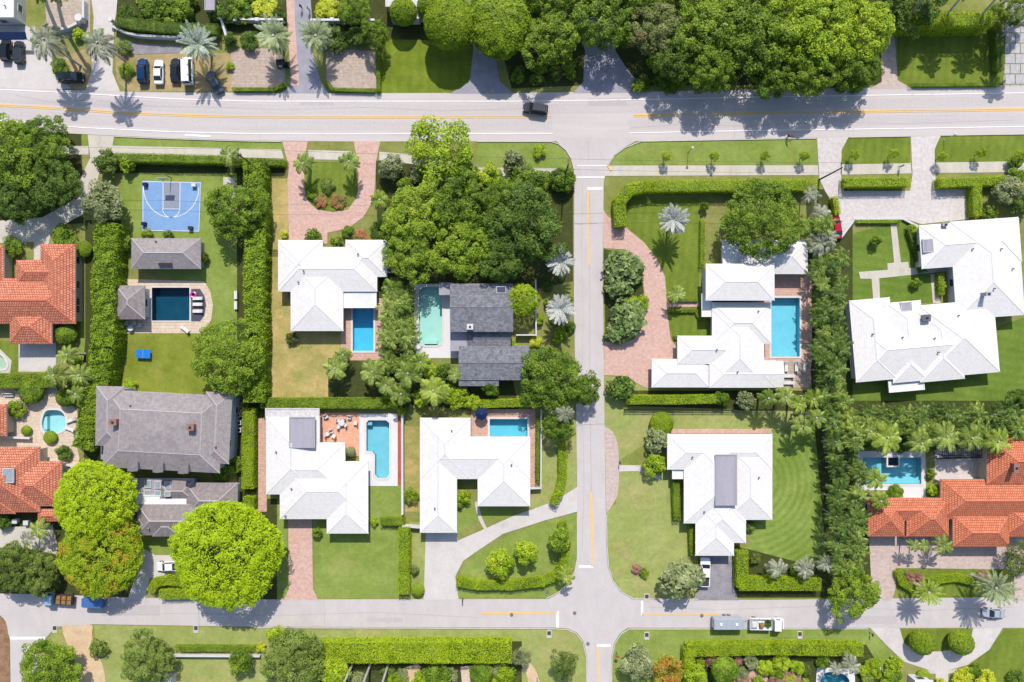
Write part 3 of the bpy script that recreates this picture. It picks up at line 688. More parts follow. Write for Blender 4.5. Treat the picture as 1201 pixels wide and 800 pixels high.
LM = {
    'dark': leafmat('leaf_dark', C(34, 54, 10), C(78, 106, 28), C(124, 148, 54)),
    'mid': leafmat('leaf_mid', C(42, 62, 8), C(96, 126, 22), C(156, 178, 50)),
    'fresh': leafmat('leaf_fresh', C(70, 94, 6), C(138, 168, 20), C(194, 208, 54)),
    'grove': leafmat('leaf_grove', C(54, 76, 8), C(114, 144, 24), C(170, 188, 52)),
    'lime': leafmat('leaf_lime', C(136, 160, 6), C(164, 190, 12), C(188, 208, 32), None, 0, .26),
    'limegold': leafmat('leaf_lime_gold', C(112, 136, 10), C(144, 170, 18), C(178, 194, 42), C(192, 152, 44), .42),
    'olive': leafmat('leaf_olive', C(70, 80, 42), C(128, 138, 84), C(172, 178, 126)),
    'greygreen': leafmat('leaf_grey_green', C(46, 62, 14), C(96, 118, 40), C(146, 162, 74)),
    'brown': leafmat('leaf_browned', C(62, 70, 28), C(106, 120, 52), C(152, 156, 92), C(150, 130, 84), .15),
    'gloss': leafmat('leaf_gloss', C(38, 54, 18), C(96, 118, 54), C(150, 164, 96), None, 0, .12, .55, .3),
    'rust': leafmat('leaf_rust', C(104, 96, 22), C(152, 142, 40), C(190, 176, 64), C(196, 128, 56), .45),
    'flower': leafmat('leaf_flower', C(84, 84, 34), C(134, 128, 66), C(174, 156, 88), C(214, 132, 96), .55),
    'pinkish': leafmat('leaf_pink', C(110, 78, 66), C(170, 124, 104), C(204, 160, 136)),
    'yellow': leafmat('leaf_yellow', C(124, 136, 12), C(186, 196, 34), C(222, 222, 76)),
    'clip': leafmat('leaf_clipped', C(72, 94, 6), C(118, 144, 10), C(152, 172, 28)),
    'hedge': leafmat('hedge_lime', C(128, 152, 10), C(158, 182, 18), C(184, 202, 40), C(140, 138, 50), .02),
    'hedge_mid': leafmat('hedge_mid', C(100, 124, 14), C(130, 154, 26), C(160, 180, 48), C(128, 126, 54), .05),
    'hedge_dark': leafmat('hedge_dark', C(44, 66, 18), C(92, 118, 36), C(132, 154, 60)),
    'hedge_tall': leafmat('hedge_tall', C(72, 98, 10), C(122, 150, 24), C(164, 186, 46)),
    'palm': leafmat('palm_green', C(62, 82, 20), C(126, 148, 56), C(182, 194, 104)),
    'palm_bright': leafmat('palm_bright', C(78, 100, 22), C(138, 160, 50), C(188, 200, 94)),
    'palm_grey': leafmat('palm_grey', C(92, 98, 76), C(150, 154, 126), C(196, 196, 172), C(110, 150, 40), .1),
    'palm_date': leafmat('palm_date', C(82, 100, 60), C(146, 160, 112), C(196, 204, 160)),
    'palm_silver': leafmat('palm_silver', C(126, 128, 118), C(168, 170, 160), C(196, 196, 186), None, 0, .1, .8, .1),
    'palm_sage': leafmat('palm_sage', C(104, 116, 96), C(150, 162, 142), C(184, 192, 172), None, 0, .1, .8, .1),
    'areca': leafmat('areca_green', C(42, 62, 12), C(102, 130, 40), C(174, 188, 88)),
    'areca_dark': leafmat('areca_dark', C(30, 48, 10), C(78, 106, 32), C(144, 162, 76)),
    'bark': surf('bark', C(150, 136, 118), C(112, 100, 84), 2.0, .95, .1, 9, .5),
    'palm_bark': surf('palm_bark', C(214, 206, 196), C(186, 178, 168), 1.5, .95, .1, 9, .4, (1, 1, 6)),
    'royal_bark': surf('royal_bark', C(232, 228, 226), C(206, 202, 202), 1.5, .9, .2, 9, .3, (1, 1, 6)),
}
PM = {}
for i in range(3):
    PM['broad%d' % i] = crown_mesh('broad_crown', 10 + i, 130, .135, .058, 13000, .15, .78, -.3, .14, .75, .78)
    PM['dense%d' % i] = crown_mesh('dense_crown', 30 + i, 340, .095, .048, 19000, .06, .84, -.2, .16, .75, .92, .6)
    PM['dome%d' % i] = crown_mesh('dome_crown', 330 + i, 560, .080, .038, 34000, .07, .85, -.3, .40, .6, .95, .35, .97, .05)
    PM['loose%d' % i] = crown_mesh('loose_crown', 50 + i, 38, .22, .070, 5200, .26, .75, -.3, .2, .9)
    PM['bush%d' % i] = crown_mesh('bush_crown', 70 + i, 26, .33, .15, 2600, .14, .85, -.3, .2)
    PM['fleshy%d' % i] = crown_mesh('fleshy_crown', 90 + i, 30, .30, .26, 900, .16, .85, -.3, .1, .8)
    PM['ball%d' % i] = ball_mesh('ball_crown', 110 + i, .10, 7500)
    PM['areca%d' % i] = areca_mesh('areca_crown', 130 + i)
    PM['coco%d' % i] = palm_mesh('coco_crown', 150 + i, 19, (1.0, -.25), (.85, .6), 26, .27, .05)
    PM['cabb%d' % i] = fan_mesh('fan_crown', 190 + i, 26)
    PM['bism%d' % i] = palm_mesh('silver_fan_crown', 170 + i, 46, (1.25, -.35), (.35, .3), 13, .15, .075)
    PM['date%d' % i] = palm_mesh('date_crown', 210 + i, 64, (1.5, -.5), (.55, .35), 22, .16, .036)
    PM['king%d' % i] = palm_mesh('king_crown', 230 + i, 11, (.9, .1), (.95, .7), 22, .30, .06)
PM['clipbig0'] = ball_mesh('clipped_crown', 301, .07, 22000, .8, .03); PM['clipbig1'] = ball_mesh('clipped_crown', 302, .07, 22000, .8, .05)
def trunk_mesh(name, limbs=True, seed=0, mat='bark', n=7, bend=.0):
    """unit trunk: height 1, tapered, with limbs near the top (x,y scaled by radius factor)"""
    rg = random.Random(seed); mb = MB()
    mb.tube([(0, 0, -.02), (.01, 0, .08), (.015 + bend, .01, .5), (0, 0, 1)], [.055, .042, .034, .024] if limbs else [.040, .028, .024, .022], n)
    if limbs:
        for k in range(5):
            a = k * 1.256 + rg.uniform(-.3, .3); r = rg.uniform(.22, .36); z = .55 + .06 * k
            mb.tube([(0, 0, z), (r * .5 * math.cos(a), r * .5 * math.sin(a), z + .16), (r * math.cos(a), r * math.sin(a), z + .40)], [.02, .014, .006], 5)
    return mb.mesh(name, LM[mat])
TM = {'tree': [trunk_mesh('tree_trunk', True, s) for s in range(3)], 'palm': trunk_mesh('palm_trunk', False, 9, 'palm_bark'), 'royal': trunk_mesh('royal_trunk', False, 9, 'royal_bark')}
cnt = [0]
def plant(name, label, cat, px, py, rpx, h, proto, mat, group=None, sx=1.0, sy=1.0, rot=None, trunk=True, zk=None):
    """tree, shrub or bush: crown centred on the photo pixel, standing on the ground below it"""
    cnt[0] += 1; i = cnt[0]
    ht = h * .60; vz = h * .40
    if not trunk or name in ('shrub', 'bush', 'topiary'): ht = h * .5; vz = h * .5
    s = (H - ht) / F; r = rpx * s; x, y = at(px, py, ht)
    t = thing(name, label, cat, (x, y, 0), 0, group)
    c = link('crown', PM[proto + str(i % (2 if proto == 'clipbig' else 3))], t, (0, 0, ht)); c.scale = (r * sx, r * sy, vz * 1.12)
    c.rotation_euler = (0, 0, rot if rot is not None else RNG.uniform(0, 6.28) if abs(sx - sy) < .02 else RNG.choice((0, math.pi)))
    setmat(c, LM[mat])
    k = link('trunk' if name == 'tree' else 'stem', TM['tree'][i % 3], t, (0, 0, 0)); w = min(7, max(1.5, r * 1.1)); k.scale = (w, w, ht)
    return t
def palm(label, px, py, rpx, h, proto='coco', mat='palm', group=None, name='palm_tree', base=None, royal=False, cat='palm', tk=None):
    cnt[0] += 1; i = cnt[0]
    s = (H - h) / F; r = rpx * s; x, y = at(px, py, h)
    bx, by = at(base[0], base[1]) if base else (x, y)
    t = thing(name, label, cat, (bx, by, 0), 0, group); dx, dy = x - bx, y - by
    c = link('crown', PM[proto + str(i % 3)], t, (dx, dy, h - (.15 * r if proto in ('coco', 'king', 'date') else .0)), RNG.uniform(0, 6.28)); c.scale = (r, r, r * (.8 if proto != 'areca' else .9)); setmat(c, LM[mat])
    k = link('trunk', TM['royal'] if royal else TM['palm'], t, (0, 0, 0)); w = tk or {'date': 11, 'bism': 8, 'areca': 4, 'king': 13 if royal else 5}.get(proto, 8); k.scale = (w, w, h * 1.0)
    if base:
        sh = Matrix.Identity(4); k.rotation_euler = Vector((dx, dy, h)).to_track_quat('Z', 'Y').to_euler(); k.scale = (w, w, Vector((dx, dy, h)).length)
    return t
def hedge(label, pts, wpx, h, mat='hedge', lumpy=0.0, dens=30, leaf=.24, group=None, name='hedge', cat='hedge', round_=.12):
    """clipped hedge along a photo polyline (its top edge line), leaves over a woody body"""
    cnt[0] += 1; rng = np.random.default_rng(1000 + cnt[0])
    P = [Vector((*at(*p, h), 0)) for p in pts]; w = wpx * (H - h) / F
    o = P[0].copy(); P = [p - o for p in P]
    t = thing(name, label, cat, (o.x, o.y, 0), 0, group)
    cs, ns = [], []; core = MB()
    for a, b in zip(P, P[1:]):
        d = b - a; l = d.length; d = d / l; n = Vector((-d.y, d.x, 0))
        la = l + w * .5                                    # overlap at corners
        a0 = a - d * w * .25
        def lump(u, v): return 0 if not lumpy else lumpy * (np.sin(u * 1.9 + v * 1.3 + cnt[0]) * .5 + np.sin(u * .83 - v * 2.3) * .6 + np.sin(u * 4.1 + 1 + v) * .35)
        m = int(la * w * dens); u = rng.uniform(0, la, m); v = rng.uniform(-.5, .5, m)
        edge = np.minimum(.5 - np.abs(v), np.minimum(u, la - u) / w)
        z = h + rng.normal(size=m) * .06 - round_ * h * np.maximum(0, 1 - edge / .13) ** 2 * .5 + lump(u, v * w) * .5
        wv = v * w * (1 + lump(u, 0 * u) * .12)
        cs.append(np.outer(u, d) + np.outer(wv, n) + np.array(a0) + np.outer(z, [0, 0, 1])); ns.append(rng.normal(size=(m, 3)) * .42 + np.array([0, 0, 1]))
        for sd in (-1, 1):                                 # sides
            m2 = int(la * h * dens * .8); u = rng.uniform(0, la, m2); z = rng.uniform(.05, 1, m2) * h
            e = sd * w * .5 * (1 + lump(u, 0 * u) * .12) + rng.normal(size=m2) * .05
            cs.append(np.outer(u, d) + np.outer(e, n) + np.array(a0) + np.outer(z, [0, 0, 1])); ns.append(rng.normal(size=(m2, 3)) * .5 + np.array(n) * sd + np.array([0, 0, .3]))
        c = a0 + d * (la / 2); core.box((c.x, c.y, h * .45), (la * .96 - .15, w * .84, h * .86), math.atan2(d.y, d.x), 0, .92)
    for e0, e1 in ((P[0], P[1]), (P[-1], P[-2])):          # ends
        d = (e0 - e1).normalized(); n = Vector((-d.y, d.x, 0)); m3 = int(w * h * dens * .8)
        v = rng.uniform(-.5, .5, m3) * w; z = rng.uniform(.05, 1, m3) * h
        cs.append(np.outer(v, n) + np.array(e0 + d * w * .25) + np.outer(z, [0, 0, 1])); ns.append(rng.normal(size=(m3, 3)) * .5 + np.array(d))
    V, Q = leafquads(np.concatenate(cs), np.concatenate(ns), leaf, leaf * .65, rng)
    link('foliage', npmesh('hedge_leaves', V, Q, LM[mat]), t)
    core.build('branches', LM['hedge_dark'], t)
    return t
# ------------------------------------------------------------------ houses
HM = {
    'white_tile': tiles('white_roof_tiles', (.530, .505, .474, 1), (.512, .488, .458, 1), (.435, .412, .388, 1), .36, .42, .025, .75, .25, True, (.965, .955, .945, 1), .03, .35, .14),
    'orange_tile': tiles('orange_barrel_tiles', C(246, 158, 118), C(234, 136, 96), C(190, 102, 70), .42, .46, .07, .8, .25, True, (.96, .93, .91, 1), .10, 1.0, .3),
    'coral_tile': tiles('coral_barrel_tiles', C(244, 168, 134), C(230, 142, 108), C(186, 102, 76), .46, .50, .08, .8, .25, True, (.95, .92, .90, 1), .10, 1.0, .4),
    'grey_shingle': tiles('grey_shingles', C(178, 168, 165), C(166, 157, 155), C(144, 136, 136), .35, .28, .02, .9, .2, True, (.90, .88, .88, 1), .02, .4, .25),
    'slate_shingle': tiles('slate_shingles', C(148, 147, 152), C(130, 130, 136), C(108, 108, 114), .5, .3, .02, .85, .25, True, (.86, .86, .88, 1), .03, .6, .5),
    'brown_shingle': tiles('brown_shingles', C(168, 155, 151), C(154, 143, 141), C(130, 122, 122), .35, .28, .02, .9, .2, True, (.88, .86, .86, 1), .02, .4, .3),
    'white_flat': surf('white_roof_membrane', (.54, .525, .51, 1), (.49, .478, .468, 1), .3, .7, .3, 8, .08, None, C(228, 226, 226)),
    'grey_flat': surf('grey_roof_membrane', C(184, 178, 186), C(170, 166, 174), .4, .8, .3, 8, .15, (2, .4, 1), C(160, 156, 164)),
    'gravel_flat': surf('pale_gravel_roof', C(236, 232, 230), C(214, 208, 206), 1.2, .9, .2, 8, .5),
    'white_wall': surf('white_stucco', C(238, 234, 230), C(226, 222, 218), .5, .85, .3, 9, .12),
    'cream_wall': surf('cream_stucco', C(232, 216, 190), C(220, 204, 180), .5, .85, .3, 9, .12),
    'grey_wall': surf('grey_painted_wall', C(190, 192, 198), C(176, 180, 188), .5, .85, .3, 9, .12),
    'trim': paint('white_trim', C(236, 234, 232)), 'ridge_white': paint('white_ridge', (.52, .51, .50, 1), .7, .3), 'ridge_grey': paint('grey_ridge', C(200, 192, 192), .85, .2),
    'ridge_orange': paint('orange_ridge', C(226, 130, 100), .8, .2), 'ridge_dark': paint('dark_ridge', C(120, 120, 130), .85, .2),
    'glass': paint('window_glass', (.03, .045, .06, 1), .06, .8), 'door': paint('painted_door', C(120, 96, 80), .5), 'garage': paint('garage_door', C(226, 224, 222), .5),
    'brick': tiles('red_brick', C(176, 110, 92), C(156, 94, 80), C(180, 160, 150), .3, .12, .02, uv=False), 'skylight': paint('skylight_glass', C(170, 182, 184), .12, .7),
    'metal': paint('galvanised_metal', C(150, 152, 156), .4, .5, .6), 'black': paint('black_metal', C(40, 42, 46), .45), 'dark_glass': paint('dark_skylight', C(84, 88, 98), .1, .8),
}
OVER = .55
def hip_height(lx, ly, hw, hh, pitch, kind):
    if kind == 'hip': return pitch * max(0, min(hw - abs(lx), hh - abs(ly)))
    if kind == 'gable': return pitch * max(0, (hh - abs(ly)) if hw >= hh else (hw - abs(lx)))
    if kind == 'mansard': return min(pitch * max(0, min(hw - abs(lx), hh - abs(ly))), pitch * 3.4)
    if kind == 'shed': return pitch * (hh - ly)
    return 0.0
def house(name, label, cat, blocks, roofm, ridgem, wallm='white_wall', ze=2.9, pitch=.215, fr=(0, 0, 1.0), extras=(), flatm='white_flat', windows=8, group=None, door=True, ridges=True, winm='trim'):
    """blocks: (kind, x0, y0, x1, y1[, opts]) in the frame fr = (ox, oy, scale) of the photo, outlines of the eaves"""
    B = []
    for i, b in enumerate(blocks):
        o = b[5] if len(b) > 5 else {}
        z = o.get('z', ze) - i * .006 if o.get('z') is None else o['z'] - i * .006
        p0 = (fr[0] + b[1] / fr[2], fr[1] + b[2] / fr[2]); p1 = (fr[0] + b[3] / fr[2], fr[1] + b[4] / fr[2])
        cx, cy = at((p0[0] + p1[0]) / 2, (p0[1] + p1[1]) / 2, z); s = (H - z) / F
        hw = abs(p1[0] - p0[0]) * s / 2 - i * .006; hh = abs(p1[1] - p0[1]) * s / 2 - i * .006
        B.append(dict(kind=b[0], x=cx, y=cy, hw=hw, hh=hh, z=z, a=R(o.get('ang', 0)), pitch=o.get('pitch', pitch), over=o.get('over', OVER), wall=o.get('wall', True), mat=o.get('mat')))
    root = thing(name, label, cat, (B[0]['x'], B[0]['y'], 0), 0, group); rx, ry = B[0]['x'], B[0]['y']
    def L2W(b, lx, ly, z): ca, sa = math.cos(b['a']), math.sin(b['a']); return Vector((b['x'] + lx * ca - ly * sa - rx, b['y'] + lx * sa + ly * ca - ry, z))
    def W2L(b, x, y): dx, dy = x - b['x'], y - b['y']; ca, sa = math.cos(b['a']), math.sin(b['a']); return dx * ca + dy * sa, -dx * sa + dy * ca
    def roof_z(x, y):
        z = 0
        for b in B:
            lx, ly = W2L(b, x, y)
            if abs(lx) <= b['hw'] and abs(ly) <= b['hh']: z = max(z, b['z'] + hip_height(lx, ly, b['hw'], b['hh'], b['pitch'], b['kind']))
        return z
    roof, ridge, wall = MB(), MB(), MB(); flats = {}
    for i, b in enumerate(B):
        hw, hh, z, k, pt = b['hw'], b['hh'], b['z'], b['kind'], b['pitch']
        T = .20; Pt = lambda x, y, zz: L2W(b, x, y, zz)
        co = [(-hw, -hh), (hw, -hh), (hw, hh), (-hw, hh)]
        if k == 'flat':
            f = flats.setdefault((b['mat'] or flatm, i), MB())
            poly = [Pt(*c, z) for c in co]; f.face(poly); lo = [Pt(*c, z - T) for c in co]; f.face(lo[::-1])
            for q in range(4): f.face([lo[q], lo[(q + 1) % 4], poly[(q + 1) % 4], poly[q]])
            ins = .18                                            # low parapet lip
            for q in range(4):
                m0, m1 = Vector(co[q]), Vector(co[(q + 1) % 4]); d = (m1 - m0).normalized(); n = Vector((-d.y, d.x)); c = (m0 + m1) / 2 + n * ins / 2
                f.box(Pt(c.x, c.y, z + .05), ((m1 - m0).length - ins * 2.1 if q % 2 else (m1 - m0).length - .004, ins, .1), b['a'] + math.atan2(d.y, d.x))
        else:
            horiz = hw >= hh; r = min(hw, hh); top = z + pt * r
            if k == 'mansard':
                n_ = 3.4; E = [Pt(*c, z) for c in co]; U = [Pt(math.copysign(hw - n_, c[0]), math.copysign(hh - n_, c[1]), z + pt * n_) for c in co]; cc = Pt(0, 0, z + pt * n_ + .35)
                for q in range(4):
                    j = (q + 1) % 4; w_ = (Vector(co[j]) - Vector(co[q])).length / 2; sl = n_ * math.sqrt(1 + pt * pt)
                    roof.face([E[q], E[j], U[j], U[q]], 0, [(-w_, 0), (w_, 0), (w_ - n_, sl), (n_ - w_, sl)]); roof.face([U[q], U[j], cc], 0, [(n_ - w_, 0), (w_ - n_, 0), (0, w_)])
                    ridge.beam(U[q], U[j], .26, .06); ridge.beam(E[q], U[q], .26, .06)
                r0 = r1 = None
            elif k == 'shed':
                e = [Pt(-hw, -hh, z + 2 * hh * pt * 1.0), Pt(hw, -hh, z + 2 * hh * pt), Pt(hw, hh, z), Pt(-hw, hh, z)]
                roof.face(e, 0, [(-hw, 2 * hh), (hw, 2 * hh), (hw, 0), (-hw, 0)])
                r0 = r1 = None
            else:
                if k == 'hip': q0, q1 = ((-(hw - r), 0), (hw - r, 0)) if horiz else ((0, -(hh - r)), (0, hh - r))
                else: q0, q1 = ((-hw, 0), (hw, 0)) if horiz else ((0, -hh), (0, hh))
                E = [Pt(*c, z) for c in co]; r0, r1 = Pt(*q0, top), Pt(*q1, top); sl = math.sqrt(1 + pt * pt) * r
                if horiz:
                    fs = [([E[0], E[1], r1, r0], [(-hw, 0), (hw, 0), (q1[0], sl), (q0[0], sl)]), ([E[2], E[3], r0, r1], [(hw, 0), (-hw, 0), (q0[0], sl), (q1[0], sl)]),
                          ([E[1], E[2], r1], [(-hh, 0), (hh, 0), (0, sl)]), ([E[3], E[0], r0], [(hh, 0), (-hh, 0), (0, sl)])]
                else:
                    fs = [([E[1], E[2], r1, r0], [(-hh, 0), (hh, 0), (q1[1], sl), (q0[1], sl)]), ([E[3], E[0], r0, r1], [(hh, 0), (-hh, 0), (q0[1], sl), (q1[1], sl)]),
                          ([E[0], E[1], r0], [(-hw, 0), (hw, 0), (0, sl)]), ([E[2], E[3], r1], [(hw, 0), (-hw, 0), (0, sl)])]
                for n_, (f, uv) in enumerate(fs):
                    if hw == hh and len(set(map(tuple, f))) < len(f): f = f[:3]; uv = uv[:3]
                    roof.face(f, 1 if (k == 'gable' and len(f) == 3) else 0, [(u + 37.3 * i + 11.7 * n_, v) for u, v in uv])
                if ridges:
                    ridge.beam(r0, r1, .30, .07)
                    if k == 'hip':
                        for c, e in zip(co, E):
                            tgt = r0 if (Vector(c) - Vector(q0)).length < (Vector(c) - Vector(q1)).length else r1
                            ridge.beam(e, tgt, .26, .06)
            lo = [Pt(*c, z - T) for c in co]; E = [Pt(*c, z) for c in co]
            for q in range(4): roof.face([lo[q], lo[(q + 1) % 4], E[(q + 1) % 4], E[q]], 1)
            roof.face(lo[::-1], 1)
        if b['wall']:
            ins = b['over'] + i * .009; w, h = hw - ins, hh - ins
            if w > .3 and h > .3:
                c = [Pt(-w, -h, 0), Pt(w, -h, 0), Pt(w, h, 0), Pt(-w, h, 0)]; zt = z - T - .002
                for q in range(4):
                    p, n = c[q], c[(q + 1) % 4]; wall.face([p, n, Vector((n.x, n.y, zt)), Vector((p.x, p.y, zt))])
    if wall.v: wall.build('wall', HM[wallm], root)
    if roof.v: roof.build('roof', [HM[roofm], HM['trim']], root)
    if ridge.v: ridge.build('ridge_cap', HM[ridgem], root)
    for mk, f in flats.items(): f.build('flat_roof', HM[mk[0]], root)
    # windows and a door on outer wall faces
    nwin = 0; donedoor = not door
    for i, b in enumerate(B):
        if not b['wall']: continue
        ins = b['over'] + i * .009; w, h = b['hw'] - ins, b['hh'] - ins
        if w < 1.5 or h < 1.5: continue
        for q, (n, along, half, dist) in enumerate(((Vector((0, -1)), Vector((1, 0)), w, h), (Vector((1, 0)), Vector((0, 1)), h, w), (Vector((0, 1)), Vector((-1, 0)), w, h), (Vector((-1, 0)), Vector((0, -1)), h, w))):
            k = max(1, int(half * 2 / 4.2))
            for j in range(k):
                u = ((j + .5) / k - .5) * 2 * half; lp = n * dist + along * u; ok = True
                for su in (-1.0, 0, 1.0):
                    wp = L2W(b, *(lp + n * .35 + along * su), 0)
                    for b2 in B:
                        if b2 is b or not b2['wall']: continue
                        lx, ly = W2L(b2, wp.x + rx, wp.y + ry)
                        if abs(lx) < b2['hw'] - OVER + .1 and abs(ly) < b2['hh'] - OVER + .1: ok = False
                if not ok: continue
                ang = b['a'] + math.atan2(along.y, along.x)
                if not donedoor and q == 0:
                    donedoor = True; d = MB(); c = L2W(b, *(lp + n * .03), 1.08); d.box(c, (1.1, .08, 2.1), ang)
                    dr = d.build('door', HM['door'], root); hd = MB(); hd.box(L2W(b, *(lp + n * .10 + along * .4), 1.05), (.05, .06, .16), ang); hd.build('handle', HM['metal'], dr); continue
                if nwin >= windows: continue
                nwin += 1; f = MB(); zc = 1.55 if b['z'] < 4 else (1.55 if j % 2 else 4.0)
                for du, dz, sx, sz in ((0, .62, 1.5, .1), (0, -.62, 1.5, .1), (-.7, 0, .1, 1.14), (.7, 0, .1, 1.14)): f.box(L2W(b, *(lp + n * .03 + along * du), zc + dz), (sx, .1, sz), ang)
                fo = f.build('window', HM[winm], root); g = MB(); g.box(L2W(b, *(lp + n * .012), zc), (1.32, .05, 1.16), ang); g.build('pane', HM['glass'], fo)
    for e in extras:
        kind, ex, ey = e[0], fr[0] + e[1] / fr[2], fr[1] + e[2] / fr[2]; o = e[3] if len(e) > 3 else {}
        x, y = at(ex, ey, 3.5)
        for _ in range(3): z = roof_z(x, y); x, y = at(ex, ey, z + .15)
        z = roof_z(x, y); lx, ly = x - rx, y - ry; mb = MB(); a = R(o.get('ang', 0))
        if kind == 'chimney':
            hz = o.get('h', 1.0); mb.box((lx, ly, z + hz / 2 - .3), (o.get('w', 1.0), o.get('d', .8), hz + .6), a); mb.box((lx, ly, z + hz + .05), (o.get('w', 1.0) + .16, o.get('d', .8) + .16, .1), a)
            ch = mb.build('chimney', HM[o.get('mat', 'white_wall')], root); p = MB(); p.box((lx, ly, z + hz + .16), (.4, .35, .2), a); p.build('chimney_pot', HM['black'], ch)
        elif kind == 'vent':
            mb.tube([(lx, ly, z - .1), (lx, ly, z + .4)], .11, 8); mb.tube([(lx, ly, z + .4), (lx, ly, z + .5)], [.18, .05], 8); mb.build('roof_vent', HM['metal'], root)
        elif kind == 'skylight':
            w, d = o.get('w', 1.0), o.get('d', 1.0)
            for q in (-1, 1): mb.box((lx + q * w / 2, ly, z + .08), (.1, d + .1, .34), a); mb.box((lx, ly + q * d / 2, z + .08), (w - .1, .1, .34), a)
            sk = mb.build('skylight', HM['trim'], root); g = MB(); g.box((lx, ly, z + .14), (w - .1, d - .1, .12), a); g.build('pane', HM[o.get('mat', 'skylight')], sk)
        elif kind == 'unit':
            w = o.get('w', .8); mb.box((lx, ly, z + .35), (w, w, .9), a); u = mb.build('roof_unit', HM['metal'], root); g = MB(); g.tube([(lx, ly, z + .8), (lx, ly, z + .9)], w * .35, 12); g.build('fan_guard', HM['black'], u)
        elif kind == 'dormer':
            w, d = o.get('w', 1.6), o.get('d', 1.6); zt = z + 1.0
            mb.box((lx, ly, z + .2), (w, d, 1.4)); dm = mb.build('dormer', HM[wallm], root); rf = MB()
            rf.face([(lx - w * .6, ly - d * .6, zt - .1), (lx, ly - d * .6, zt + .4), (lx, ly + d * .7, zt + .4), (lx - w * .6, ly + d * .7, zt - .1)]); rf.face([(lx, ly - d * .6, zt + .4), (lx + w * .6, ly - d * .6, zt - .1), (lx + w * .6, ly + d * .7, zt - .1), (lx, ly + d * .7, zt + .4)])
            rf.face([(lx - w * .6, ly - d * .6, zt - .1), (lx + w * .6, ly - d * .6, zt - .1), (lx, ly - d * .6, zt + .4)]); rf.build('dormer_roof', HM[roofm], dm)
            g = MB(); g.box((lx, ly - d / 2 - .02, z + .35), (w * .6, .06, .8)); g.build('pane', HM['glass'], dm)
        elif kind == 'panel':
            mb.box((lx, ly, z + .22), (o['w'], o['d'], .12), a); mb.box((lx, ly, z + .05), (o['w'] * .8, o['d'] * .8, .3), a); mb.build(o.get('name', 'roof_hatch'), HM[o.get('mat', 'grey_flat')], root)
    return root

house('house', 'white hip-roofed house at the foot of the pink looped driveway', 'house',
      [('hip', 139, 62, 420, 352), ('hip', 139, 105, 760, 385), ('hip', 560, 60, 822, 293), ('hip', 217, 200, 548, 632), ('flat', 535, 383, 757, 488, {'z': 2.6, 'wall': False})],
      'white_tile', 'ridge_white', ze=2.9, fr=(300, 270, 5.335), extras=(('vent', 268, 325), ('vent', 300, 255), ('vent', 640, 150)))
house('house', 'white hip-roofed house wrapped around a terracotta patio and an L-shaped pool', 'house',
      [('hip', 312, 489, 375, 580), ('hip', 312, 519, 405, 580), ('hip', 328, 541, 432, 609), ('hip', 383, 541, 432, 626), ('flat', 311, 478.5, 375, 491, {'z': 2.6, 'mat': 'gravel_flat', 'wall': False}), ('flat', 339, 489, 370, 525.5, {'z': 4.0, 'mat': 'grey_flat'})],
      'white_tile', 'ridge_white', ze=2.9, extras=(('vent', 335, 605), ('vent', 324, 530), ('vent', 342, 573)))
house('house', 'U-shaped white hip-roofed house above the curved pale driveway', 'house',
      [('hip', 492.5, 490, 536, 625), ('hip', 492.5, 490, 552, 562), ('hip', 492.5, 512, 622, 562), ('hip', 560, 512, 622, 594)],
      'white_tile', 'ridge_white', ze=2.9, extras=(('vent', 510, 596), ('vent', 600, 545), ('vent', 530, 505)))
house('house', 'large white house with stepped hip roofs beside the pink crescent driveway and long pool', 'house',
      [('hip', 400, 185, 772, 445), ('hip', 400, 230, 727, 700), ('hip', 183, 393, 560, 572), ('hip', 22, 538, 382, 718, {'z': 2.6}), ('hip', 383, 548, 800, 720), ('gable', 600, 550, 848, 718),
       ('hip', 360, -58, 793, 175, {'z': 4.6}), ('flat', 333, 128, 400, 277, {'z': 2.6}), ('flat', 464, -208, 760, -55, {'z': 3.0}), ('hip', 640, -208, 1002, 10, {'z': 2.9})],
      'white_tile', 'ridge_white', ze=2.9, fr=(760, 320, 5.335), windows=10, extras=(('vent', 690, 240), ('vent', 430, 480), ('vent', 560, 620)))
house('house', 'white house with a grey flat box on its hip roof, above the patched driveway', 'house',
      [('hip', 782.5, 509, 906, 551), ('hip', 802, 509, 875, 614), ('hip', 815.5, 575, 875, 637), ('hip', 815.5, 590, 861, 652), ('hip', 850, 520, 906, 610), ('flat', 838.5, 533, 864.5, 593, {'z': 4.3, 'mat': 'grey_flat'}), ('flat', 788, 551, 803, 562, {'z': 2.5, 'wall': False})],
      'white_tile', 'ridge_white', ze=2.9, extras=(('vent', 812, 536), ('vent', 890, 560), ('vent', 826, 600)))
